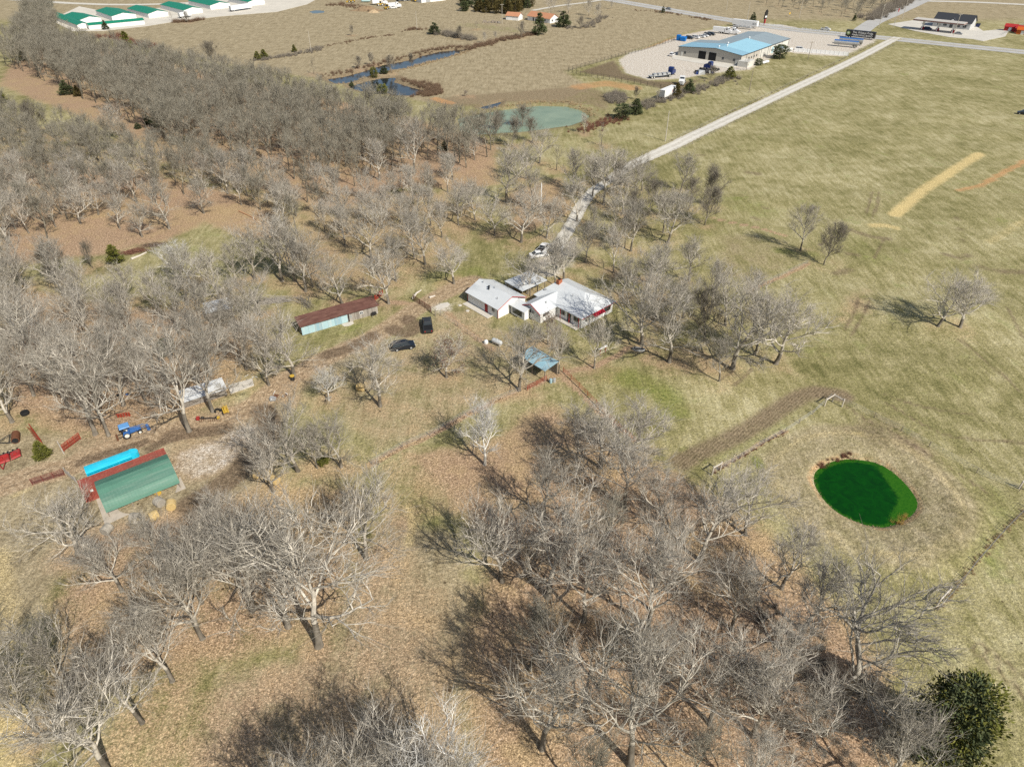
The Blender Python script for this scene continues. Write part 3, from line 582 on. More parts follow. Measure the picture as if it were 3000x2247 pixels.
sg_ = signed(X, Y, P_GREEN); m['tan'] = np.maximum(m['tan'], .6*smooth(sg_, -11, -7)); m['brown'] = np.maximum(m['brown'], .25*np.exp(-((sg_+3.0)/1.6)**2)); m['straw'] = np.maximum(m['straw'], .4*np.exp(-((sg_+6.0)/1.3)**2))
m['orange'] = np.maximum(m['orange'], .55*np.exp(-((signed(X, Y, P_GREEN)+.7)/.6)**2))
for key in ('leaf', 'straw'):
    m[key] *= 1-.8*m['gravel']
m['mown'] = .75*smooth(Y, 150, 330)
nx, ny = len(gx), len(gy)
I = np.arange(nx*ny).reshape(ny, nx)
F = np.stack([I[:-1, :-1], I[:-1, 1:], I[1:, 1:], I[1:, :-1]], -1).reshape(-1, 4)
me = bpy.data.meshes.new('ground'); me.vertices.add(nx*ny); me.loops.add(F.size); me.polygons.add(len(F))
me.vertices.foreach_set('co', np.stack([X, Y, Z], -1).astype('f4').ravel())
me.polygons.foreach_set('loop_start', np.arange(len(F), dtype='i4')*4); me.loops.foreach_set('vertex_index', F.astype('i4').ravel())
me.update(calc_edges=True)
me.polygons.foreach_set('use_smooth', np.ones(len(F), bool))
for nm, keys in (('cover_a', ('leaf', 'green', 'dirt', 'gravel')), ('cover_b', ('straw', 'mud', 'tan', 'orange')), ('cover_c', ('brown', 'furrow', 'mown', 'leaf'))):
    at = me.attributes.new(nm, 'FLOAT_COLOR', 'POINT')
    at.data.foreach_set('color', np.stack([m[k_] for k_ in keys], -1).astype('f4').ravel())
def ground_z(x, y):
    i = int(np.clip(np.searchsorted(gx, x), 1, nx-1)); j = int(np.clip(np.searchsorted(gy, y), 1, ny-1))
    Zg = Z.reshape(ny, nx); tx = (x-gx[i-1])/(gx[i]-gx[i-1]); ty = (y-gy[j-1])/(gy[j]-gy[j-1])
    return float((Zg[j-1, i-1]*(1-tx)+Zg[j-1, i]*tx)*(1-ty)+(Zg[j, i-1]*(1-tx)+Zg[j, i]*tx)*ty)

def ground_material():
    m_, t, b = newmat('ground_cover', 1.0, .12)
    pos = t.n('ShaderNodeNewGeometry').outputs['Position']
    def att(nm):
        a = t.n('ShaderNodeAttribute', attribute_name=nm); sp = t.n('ShaderNodeSeparateColor'); t.L.new(a.outputs['Color'], sp.inputs[0])
        return (*sp.outputs[:3], a.outputs['Alpha'])
    leaf, green, dirt, gravel = att('cover_a'); straw, mud, tan, orange = att('cover_b'); brown, furrow, mown, _ = att('cover_c')
    flat = t.mapping(pos, (1, 1, .3))
    big = t.noise(flat, .035, 2, .6, .4); mid = t.noise(flat, .22, 4, .65); small = t.noise(flat, 1.3, 2, .7)
    fine = t.noise(flat, 5.5, 2, .75); grain = t.noise(flat, 2.3, 3, .85)
    drag = t.noise(t.mapping(pos, (.9, .12, .2), R(-48)), 1.0, 2, .6)          # mowing direction
    def jit(mask, a, c): # mask broken up by noise
        x = t.math('ADD', mask, t.math('ADD', t.math('MULTIPLY', t.math('SUBTRACT', mid, .5), a*1.6), t.math('MULTIPLY', t.math('SUBTRACT', fine, .5), c)))
        return t.sstep(x, .22, .85)
    # pasture
    tone = t.math('ADD', t.math('ADD', t.math('MULTIPLY', mid, .34), t.math('MULTIPLY', big, .26)), t.math('ADD', t.math('MULTIPLY', small, .18), t.math('MULTIPLY', drag, .24)))
    past = t.ramp(tone, [(.36, (.115, .112, .04)), (.46, (.225, .203, .088)), (.53, (.315, .278, .14)), (.62, (.44, .395, .23))])
    gold = t.ramp(t.math('ADD', t.math('MULTIPLY', mid, .35), t.math('ADD', t.math('MULTIPLY', drag, .26), t.math('MULTIPLY', small, .39))),
                  [(.36, (.185, .145, .085)), (.48, (.30, .245, .15)), (.62, (.43, .36, .235))])
    c = t.mix(jit(tan, .35, .2), past, gold)
    c = t.mix(t.math('MULTIPLY', jit(brown, .6, .4), .85), c, t.ramp(small, [(.3, (.13, .095, .055)), (.7, (.31, .235, .145))]))
    grn = t.ramp(small, [(.3, (.085, .115, .02)), (.55, (.175, .195, .04)), (.75, (.30, .29, .10))])
    c = t.mix(t.math('MULTIPLY', jit(green, .7, .6), .8), c, grn)
    patch = t.sstep(t.noise(flat, .11, 3, .7), .58, .72)                    # greener tufts anywhere in the pasture
    c = t.mix(t.math('MULTIPLY', patch, t.math('SUBTRACT', .5, t.math('MULTIPLY', tan, .5))), c, grn)
    # leaf litter
    vor = t.n('ShaderNodeTexVoronoi', feature='F1'); t.L.new(flat, vor.inputs['Vector']); vor.inputs['Scale'].default_value = 13
    vs = t.n('ShaderNodeSeparateColor'); t.L.new(vor.outputs['Color'], vs.inputs[0])
    litter = t.ramp(t.math('ADD', t.math('MULTIPLY', vs.outputs[0], .35), t.math('ADD', t.math('MULTIPLY', fine, .35), t.math('MULTIPLY', grain, .35))),
                    [(.22, (.115, .070, .045)), (.42, (.255, .163, .102)), (.60, (.41, .278, .178)), (.82, (.62, .475, .34))])
    litter = t.mix(t.math('MULTIPLY', t.sstep(t.math('ADD', t.math('MULTIPLY', big, .5), t.math('MULTIPLY', mid, .5)), .42, .62), .6), litter, t.ramp(fine, [(.34, (.21, .145, .066)), (.66, (.55, .41, .22))]))
    c = t.mix(t.math('MULTIPLY', jit(leaf, .75, .9), .93), c, litter)
    st = t.ramp(fine, [(.3, (.40, .29, .10)), (.7, (.72, .58, .30))])
    c = t.mix(t.math('MULTIPLY', jit(straw, .35, .5), .9), c, st)
    orn = t.ramp(fine, [(.3, (.34, .17, .07)), (.7, (.58, .34, .16))])
    c = t.mix(t.math('MULTIPLY', jit(orange, .6, .4), .8), c, orn)
    dr = t.ramp(t.math('ADD', t.math('MULTIPLY', small, .6), t.math('MULTIPLY', fine, .4)), [(.33, (.22, .15, .09)), (.5, (.35, .255, .16)), (.66, (.52, .41, .28))])
    c = t.mix(t.math('MULTIPLY', jit(dirt, .4, .35), .92), c, dr)
    gr = t.ramp(t.math('ADD', t.math('MULTIPLY', small, .55), t.math('MULTIPLY', fine, .45)), [(.37, (.30, .24, .165)), (.46, (.46, .40, .32)), (.60, (.70, .66, .59))])
    c = t.mix(jit(gravel, .7, .5), c, gr)
    mu = t.ramp(t.math('ADD', t.math('MULTIPLY', small, .5), t.math('MULTIPLY', fine, .5)), [(.35, (.075, .05, .032)), (.6, (.20, .145, .095))])
    c = t.mix(t.math('MULTIPLY', jit(mud, .45, .5), .85), c, mu)
    fur = t.n('ShaderNodeTexWave', wave_type='BANDS', bands_direction='X'); t.L.new(t.mapping(pos, (1, 1, 1), R(44)), fur.inputs['Vector'])
    fur.inputs['Scale'].default_value = .62; fur.inputs['Distortion'].default_value = 3.0; fur.inputs['Detail'].default_value = 2; fur.inputs['Detail Scale'].default_value = .6
    c = t.mix(t.math('MULTIPLY', t.math('MULTIPLY', furrow, fur.outputs[1]), .4), c, (.33, .26, .17))
    # dung and dark tufts, single dark specks
    v2 = t.n('ShaderNodeTexVoronoi', feature='F1'); t.L.new(flat, v2.inputs['Vector']); v2.inputs['Scale'].default_value = .22
    c = t.mix(t.math('MULTIPLY', t.math('SUBTRACT', 1.0, t.sstep(v2.outputs['Distance'], .03, .055)), .85), c, (.06, .04, .022))
    # blade-scale value variation
    c = t.mix(t.math('SUBTRACT', 1.0, mown), c, t.ramp(t.math('ADD', t.math('MULTIPLY', grain, .55), t.math('MULTIPLY', fine, .45)), [(.36, (.46,)*3), (.5, (1.0,)*3), (.64, (1.62,)*3)]), 'MULTIPLY')
    t.L.new(c, b.inputs['Base Color'])
    bp = t.n('ShaderNodeBump'); bp.inputs['Strength'].default_value = .6; bp.inputs['Distance'].default_value = .25
    t.L.new(t.noise(flat, 3.0, 2, .7), bp.inputs['Height'])
    t.L.new(bp.outputs[0], b.inputs['Normal'])
    return m_
me.materials.append(ground_material())
tag(put('ground', me), kind='structure')

# ------------------------------------------------------------------ water
def water(name, poly, z, mt, step=.7, grow=2.0, attr=None):
    xs = np.arange(min(p[0] for p in poly)-grow, max(p[0] for p in poly)+grow+step, step); ys = np.arange(min(p[1] for p in poly)-grow, max(p[1] for p in poly)+grow+step, step)
    Xw, Yw = np.meshgrid(xs, ys); sg = signed(Xw.ravel(), Yw.ravel(), poly).reshape(Xw.shape)
    mb = MB(); idx = {}
    for j in range(len(ys)-1):
        for i in range(len(xs)-1):
            if sg[j:j+2, i:i+2].max() > -grow:
                q = []
                for (jj, ii) in ((j, i), (j, i+1), (j+1, i+1), (j+1, i)):
                    if (jj, ii) not in idx: idx[(jj, ii)] = len(mb.v); mb.v.append((float(xs[ii]), float(ys[jj]), z))
                    q.append(idx[(jj, ii)])
                mb.f.append(tuple(q))
    o = mb.build(name, mt)
    if attr is not None:
        a = o.data.attributes.new('algae', 'FLOAT', 'POINT'); co = np.array(mb.v); a.data.foreach_set('value', attr(co[:, 0], co[:, 1]).astype('f4'))
    return tag(o, kind='structure')
def algae_material():
    m_, t, b = newmat('algae_water', .25, .12)
    pos = t.n('ShaderNodeNewGeometry').outputs['Position']; a = t.n('ShaderNodeAttribute', attribute_name='algae').outputs['Fac']
    n = t.noise(pos, .6, 5, .65, 1.2); f = t.noise(pos, 3.5, 4, .7, .8)
    x = t.sstep(t.math('ADD', a, t.math('ADD', t.math('MULTIPLY', t.math('SUBTRACT', n, .5), .55), t.math('MULTIPLY', t.math('SUBTRACT', f, .5), .5))), .34, .75)
    deep = t.ramp(n, [(.35, (.002, .032, .003)), (.65, (.003, .055, .003))]); scum = t.ramp(f, [(.3, (.010, .075, .004)), (.7, (.038, .135, .008))])
    t.L.new(t.mix(x, deep, scum), b.inputs['Base Color'])
    return m_
def pond_material(name, c0, c1, rough, spec=.5):
    m_, t, b = newmat(name, rough, spec)
    pos = t.n('ShaderNodeNewGeometry').outputs['Position']
    t.L.new(t.ramp(t.noise(pos, .12, 4, .6, .5), [(.35, c0), (.65, c1)]), b.inputs['Base Color'])
    bp = t.n('ShaderNodeBump'); bp.inputs['Strength'].default_value = .12; bp.inputs['Distance'].default_value = .05
    t.L.new(t.noise(pos, 2.2, 2), bp.inputs['Height']); t.L.new(bp.outputs[0], b.inputs['Normal'])
    return m_
gcx = sum(p[0] for p in P_GREEN)/len(P_GREEN); gcy = sum(p[1] for p in P_GREEN)/len(P_GREEN)
def algae(x, y):
    s1 = signed(x, y, P_GREEN); east = smooth((x-gcx)*.9-(y-gcy)*.25, 1.0, 5.0)
    return np.clip(np.maximum(east*(1-smooth(s1, .8, 3.8)), .62*(1-smooth(s1, .3, 1.1))), 0, 1)
water('pond_water', P_GREEN, -.55, algae_material(), .4, 1.4, algae)
water('pond_water', P_TEAL, -.6, pond_material('silty_water', (.19, .25, .165), (.25, .31, .205), .2, .2), 1.5)
cw = pond_material('creek_water', (.016, .022, .026), (.03, .034, .03), .05, .9)
water('creek_water', P_CREEK, -.6, cw, 1.5); water('creek_water', P_CREEK2, -.6, cw, 1.5); water('creek_water', P_SMALL, -.6, cw, 1.0, 1.5); water('puddle_water', P_FAR, -.55, cw, 1.2, 1.5)

# ------------------------------------------------------------------ roads
def ribbon(name, pts, hw, z, m_, across=6, kind='structure', uv=True):
    mb = MB(); n = len(pts); vals = []
    for i, p in enumerate(pts):
        a = Vector(pts[max(i-1, 0)]); c = Vector(pts[min(i+1, n-1)]); d = (c-a).normalized(); nr = Vector((-d.y, d.x))
        h = hw[i] if isinstance(hw, list) else hw
        for j in range(across+1):
            q = Vector(p)+nr*h*(2*j/across-1); mb.v.append((q.x, q.y, z+ground_z(q.x, q.y))); vals.append(2*j/across-1)
    for i in range(n-1):
        for j in range(across): k_ = i*(across+1)+j; mb.f.append((k_+1, k_, k_+across+1, k_+across+2))
    o = mb.build(name, m_)
    if o.data.polygons and o.data.polygons[0].normal.z < 0: o.data.flip_normals()
    a = o.data.attributes.new('across', 'FLOAT', 'POINT'); a.data.foreach_set('value', vals)
    return tag(o, kind=kind) if kind else o
def gravel_material():
    m_, t, b = newmat('road_gravel', 1.0, .1)
    pos = t.n('ShaderNodeNewGeometry').outputs['Position']; u = t.math('ABSOLUTE', t.n('ShaderNodeAttribute', attribute_name='across').outputs['Fac'])
    n = t.noise(pos, .5, 4, .7); f = t.noise(pos, 6, 3, .7)
    c = t.ramp(t.math('ADD', t.math('MULTIPLY', n, .5), t.math('MULTIPLY', f, .5)), [(.35, (.36, .33, .27)), (.5, (.52, .49, .42)), (.65, (.66, .63, .56))])
    wheel = t.math('SUBTRACT', 1.0, t.sstep(t.math('ABSOLUTE', t.math('SUBTRACT', u, .42)), .05, .3))
    c = t.mix(t.math('MULTIPLY', wheel, .5), c, (.70, .67, .60))
    edge = t.sstep(t.math('ADD', u, t.math('MULTIPLY', t.math('SUBTRACT', n, .5), .9)), .82, 1.0)
    c = t.mix(edge, c, t.ramp(f, [(.3, (.20, .17, .08)), (.7, (.38, .32, .18))]))
    t.L.new(c, b.inputs['Base Color']); return m_
def asphalt_material(name, c0, c1):
    m_, t, b = newmat(name, .9, .25)
    pos = t.n('ShaderNodeNewGeometry').outputs['Position']; n = t.noise(pos, .15, 5, .65); f = t.noise(pos, 4, 3)
    t.L.new(t.ramp(t.math('ADD', t.math('MULTIPLY', n, .6), t.math('MULTIPLY', f, .4)), [(.35, c0), (.65, c1)]), b.inputs['Base Color']); return m_
GM = gravel_material(); AS = asphalt_material('worn_asphalt', (.36, .35, .33), (.47, .46, .43)); ASD = asphalt_material('dark_asphalt', (.20, .195, .18), (.28, .27, .25))
CONC = asphalt_material('pale_concrete', (.48, .45, .39), (.62, .59, .52))
road = spline([(226.04, 442.19), (174.58, 378.86), (118.77, 313.89), (77.49, 265.83), (48.47, 231.64), (38.86, 220.71), (31.4, 209.37), (24.23, 197.8), (20, 187.21), (17.32, 177.47), (13.82, 166.34), (10.64, 156.22)], 5)
ribbon('gravel_road', road, [2.9 if p[1] > 235 else 2.9-.9*min(1, (235-p[1])/30) for p in road], .075, GM)
HW = [(40, 640), (80, 588), (138, 508), (172, 468), (218, 439), (262, 408), (330, 362), (480, 262), (620, 170)]
hw_pts = spline(HW, 8)
ribbon('highway', hw_pts, 6.6, .07, AS)
def offset(pts, d):
    out = []
    for i, p in enumerate(pts):
        a = Vector(pts[max(i-1, 0)]); c = Vector(pts[min(i+1, len(pts)-1)]); t_ = (c-a).normalized(); out.append((p[0]-t_.y*d, p[1]+t_.x*d))
    return out
WL = mat('white_line', (.68, .68, .64), .8); YL = mat('yellow_line', (.55, .40, .06), .8)
for d in (-4.7, 4.7): tag(ribbon('edge_line', offset(hw_pts, d), .12, .10, WL, 1), kind='structure')
for d in (-.2, .2): tag(ribbon('centre_line', offset(hw_pts, d), .09, .10, YL, 1), kind='structure')
ribbon('side_road', spline([(208.4, 455.33), (234.12, 494.03), (263.6, 530.07), (304.67, 581.49), (353.64, 642.81)], 5), 5.0, .095, AS)
ribbon('farmhouse_lane', spline([(14.41, 542.13), (34.89, 564.48), (56.32, 581.49), (76.77, 603.18)], 4), 2.2, .075, GM)
ribbon('far_road', spline([(-420, 610), (-300, 570), (-225, 585), (-150, 628)], 4), 4.0, .075, GM)
ribbon('cross_road', spline([(310.64, 588.56), (348.19, 581.49), (388.73, 564.48)], 4), 3.5, .085, CONC)
def sheet(name, pts, z, m_):
    mb = MB(); n = len(pts); mb.v = [(p[0], p[1], z) for p in pts]+[(p[0], p[1], z-.3) for p in pts]; mb.f = [tuple(range(n))]+[(i, i+n, (i+1) % n+n, (i+1) % n) for i in range(n)]
    a = sum(pts[i][0]*pts[(i+1) % n][1]-pts[(i+1) % n][0]*pts[i][1] for i in range(n))
    if a < 0: mb.f = [f[::-1] for f in mb.f]
    return tag(mb.build(name, m_), kind='structure')
sheet('forecourt', [(239.55, 486.33), (264.38, 501.95), (290.42, 504.64), (294, 486.33), (287.13, 462.17), (308.59, 470.37), (290.29, 444.33), (269.12, 429.7), (266.62, 435.87), (256.04, 442.19), (245.51, 462.17)], .088, CONC)
sheet('storage_yard', [(-302.92, 501.95), (-314.29, 561.18), (-275.37, 530.07), (-258.35, 545.22), (-239.35, 578.01), (-225.21, 644.91), (-147.43, 678.12), (-151.13, 571.17), (-163.58, 536.04), (-197.43, 515.66), (-219.77, 494.03), (-229.8, 478.85), (-249.68, 462.17), (-267.39, 461.01)], .085, mat('pale_gravel', (.58, .54, .46), .95, .1, var=.2, scale=.1))

# ------------------------------------------------------------------ materials for built things
WHITE_METAL = mat('white_roof_metal', (.60, .62, .62), .45, .4, var=.10, scale=.5, streak=((.5, .12, .5), (.42, .45, .47), .6), fine=.02)
WHITE_WALL = mat('white_siding', (.78, .78, .76), .7, .3, var=.06, scale=.8)
RED_TRIM = mat('red_trim', (.34, .025, .03), .6); RED_DOOR = mat('red_door', (.32, .015, .02), .55)
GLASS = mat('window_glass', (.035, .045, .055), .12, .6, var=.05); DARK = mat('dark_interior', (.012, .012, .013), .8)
BRICK = mat('chimney_brick', (.36, .13, .07), .9, .1, var=.3, scale=4)
RUST_ROOF = mat('rusty_roof', (.135, .066, .052), .85, .15, var=.25, scale=.8, dirt=(.085, .038, .03), streak=((.4, 2.5, .4), (.23, .13, .095), .6))
BLUE_SHEET = mat('faded_blue_sheet', (.36, .52, .56), .6, .3, var=.1, scale=.6, streak=((3, 3, .2), (.52, .58, .57), .6)); BLUE_SHEET2 = mat('darker_blue_sheet', (.27, .42, .48), .6, .3, var=.12, streak=((3, 3, .2), (.40, .46, .46), .7))
PLANK = [mat('grey_plank_a', (.34, .31, .27), .9, .1, var=.25, scale=2), mat('grey_plank_b', (.25, .225, .195), .9, .1, var=.25, scale=2), mat('grey_plank_c', (.42, .385, .335), .9, .1, var=.25, scale=2)]
CORTEN = mat('red_container', (.30, .075, .055), .65, .25, var=.15, scale=.7, dirt=(.22, .085, .06), streak=((2.5, 2.5, .25), (.40, .17, .12), .5))
GREEN_ROOF = [mat('green_sheet_a', (.085, .20, .145), .55, .3, var=.18, scale=.6, streak=((.18, 2.2, 2.2), (.17, .27, .21), .7)), mat('green_sheet_b', (.06, .155, .115), .55, .3, var=.18, scale=.6, streak=((.18, 2.2, 2.2), (.13, .215, .165), .7))]
CYAN = mat('cyan_trailer', (.01, .46, .66), .5, .35, var=.12, scale=.8)
CYAN2 = mat('cyan_roof', (.02, .52, .72), .5, .35, var=.16, scale=.9, streak=((.5, 3, 3), (.10, .60, .76), .5))
TYRE = mat('rubber', (.018, .018, .018), .9, .2); STEEL = mat('galvanised', (.45, .46, .46), .45, .5, .3); BLACK = mat('black_paint', (.02, .02, .022), .4, .4)
RUST = mat('rust', (.15, .065, .035), .9, .15, var=.3, scale=2); REDGATE = mat('red_oxide_gate', (.30, .045, .025), .7, .2, var=.25, scale=2); MAROON = mat('maroon_pipe', (.17, .05, .04), .7, .2, var=.25)
POST = mat('weathered_post', (.26, .22, .175), .95, .1, var=.3, scale=3); PALEWOOD = mat('bleached_wood', (.55, .50, .43), .95, .1, var=.25, scale=2)
REDMACH = mat('red_machine', (.34, .03, .028), .6, .3, var=.3, scale=1.5, dirt=(.24, .08, .06)); BLUEMACH = mat('blue_machine', (.04, .14, .40), .6, .3, var=.25, scale=1.5, dirt=(.12, .18, .30)); YELLOW = mat('yellow_paint', (.55, .36, .05), .65, .25, var=.3, dirt=(.34, .24, .10))
WHEELW = mat('white_rim', (.66, .65, .60), .6); HAY = mat('hay', (.52, .38, .17), 1.0, .05, var=.3, scale=4, fine=.5); HAYGREY = mat('weathered_hay', (.33, .30, .25), 1.0, .05, var=.35, scale=3, fine=.5)
CLAD = mat('beige_cladding', (.44, .41, .355), .6, .3, var=.06, scale=.3, streak=((4, 4, .05), (.36, .335, .29), .5)); CLADW = mat('pale_cladding', (.60, .585, .53), .6, .3, var=.06, scale=.3)
ROOFBLUE = mat('pale_blue_roof', (.24, .42, .52), .5, .4, var=.08, scale=.15); ROOFGREY = mat('grey_blue_roof', (.27, .325, .345), .5, .4, var=.08, scale=.15); ROOFLIGHT = mat('bright_blue_roof', (.30, .53, .63), .45, .4, var=.06, scale=.15)
GREENROOF = mat('storage_green_roof', (.01, .20, .115), .5, .35, var=.06, scale=.2); SHINGLE = mat('charcoal_shingle', (.045, .048, .055), .9, .15, var=.12); ORANGEROOF = mat('orange_shingle', (.47, .23, .13), .9, .1, var=.15, scale=.5)
WPAINT = mat('white_paint', (.76, .76, .74), .5, .4, var=.05); WHITEF = mat('white_vinyl', (.78, .78, .77), .5, .4, var=.04); SLATE = mat('slate_blue_sheet', (.26, .43, .50), .55, .35, var=.2, scale=1.2, dirt=(.36, .47, .50))
CAR_DARK = mat('black_car_paint', (.012, .016, .024), .25, .6, var=.05); CAR_WHITE = mat('white_car_paint', (.72, .72, .71), .3, .5, var=.04); CAR_NAVY = mat('navy_truck_paint', (.012, .03, .13), .3, .5, var=.05); CAR_GREY = mat('silver_car_paint', (.34, .35, .36), .3, .5, .2, var=.04)
LAMP = mat('headlight', (.7, .7, .66), .2, .6); TAIL = mat('tail_light', (.3, .01, .01), .3, .5)
CONCRETE = mat('concrete_slab', (.56, .52, .45), .9, .15, var=.15, scale=.8); AWNRED = mat('red_awning', (.38, .015, .035), .7)
ORANGE_M = mat('orange_machine', (.55, .12, .02), .5); TAN_BLOCK = mat('wall_grey', (.50, .50, .49), .7)

def gable(parent, u0, u1, v0, v1, ze, zr, axis, over=.4, th=.09, roof=WHITE_METAL, wall=WHITE_WALL, trim=RED_TRIM, name='roof', vr=None, gap=(True, True)):
    """walls with gable ends and two roof slopes; axis = direction of the ridge"""
    w_ = MB()
    if axis == 'x':
        c = vr if vr is not None else (v0+v1)/2; w_.prism([(v0, -.1), (v1, -.1), (v1, ze), (c, zr-.05), (v0, ze)], 'x', u0, u1)
    else:
        c = vr if vr is not None else (u0+u1)/2; w_.prism([(u0, -.1), (u1, -.1), (u1, ze), (c, zr-.05), (u0, ze)], 'y', v0, v1)
    w_.build('wall', wall, parent)
    a0, a1 = (u0-(over if gap[0] else -.01), u1+(over if gap[1] else -.01)) if axis == 'x' else (v0-(over if gap[0] else -.01), v1+(over if gap[1] else -.01))
    b0, b1 = (v0, v1) if axis == 'x' else (u0, u1)
    res = []
    for b in (b0, b1):
        sl = (zr-ze)/abs(c-b); bo = b+(over if b > c else -over); zo = ze-sl*over+.05
        q = [(a0, c, zr+.05), (a1, c, zr+.05), (a1, bo, zo), (a0, bo, zo)] if axis == 'x' else [(c, a0, zr+.05), (c, a1, zr+.05), (bo, a1, zo), (bo, a0, zo)]
        pr = MB().slab([Vector(p)+Vector((0, 0, th)) for p in q], th).build(name, roof, parent); res.append(pr)
        if trim:
            for k in (0, 1):
                f = MB()
                aa = a0 if k == 0 else a1; e = .035 if k else -.035
                if not gap[k]: continue
                p0 = (aa+e, c, zr+.03) if axis == 'x' else (c, aa+e, zr+.03); p1 = (aa+e, bo, zo-.02) if axis == 'x' else (bo, aa+e, zo-.02)
                f.tube([p0, p1], .09, 4).build('trim', trim, pr)
    return res
def wall_piece(name, parent, axis, const, a0, a1, z0, z1, m_, th=.05, out=1):
    """flat panel on a wall: axis 'x' wall runs along x at y=const; out = side the panel stands proud of"""
    mb = MB(); lo, hi = (const-.02, const+th) if out > 0 else (const-th, const+.02)
    mb.box(a0, a1, lo, hi, z0, z1) if axis == 'x' else mb.box(lo, hi, a0, a1, z0, z1)
    return mb.build(name, m_, parent)
def window(parent, axis, const, a0, a1, z0, z1, out=1, frame=WHITE_WALL):
    f = wall_piece('window', parent, axis, const, a0-.08, a1+.08, z0-.08, z1+.08, frame, .05, out)
    wall_piece('pane', f, axis, const, a0, (a0+a1)/2-.03, z0, z1, GLASS, .06, out); wall_piece('pane', f, axis, const, (a0+a1)/2+.03, a1, z0, z1, GLASS, .06, out)
    return f
def door(parent, axis, const, a0, a1, z1, m_, out=1, z0=0):
    d = wall_piece('door', parent, axis, const, a0, a1, z0, z1, m_, .06, out)
    hx = a1-.12; c = const+out*.09
    mb = MB().box(hx-.05, hx+.05, c-.03, c+.03, 1.0, 1.08) if axis == 'x' else MB().box(c-.03, c+.03, hx-.05, hx+.05, 1.0, 1.08)
    mb.build('handle', STEEL, d); return d

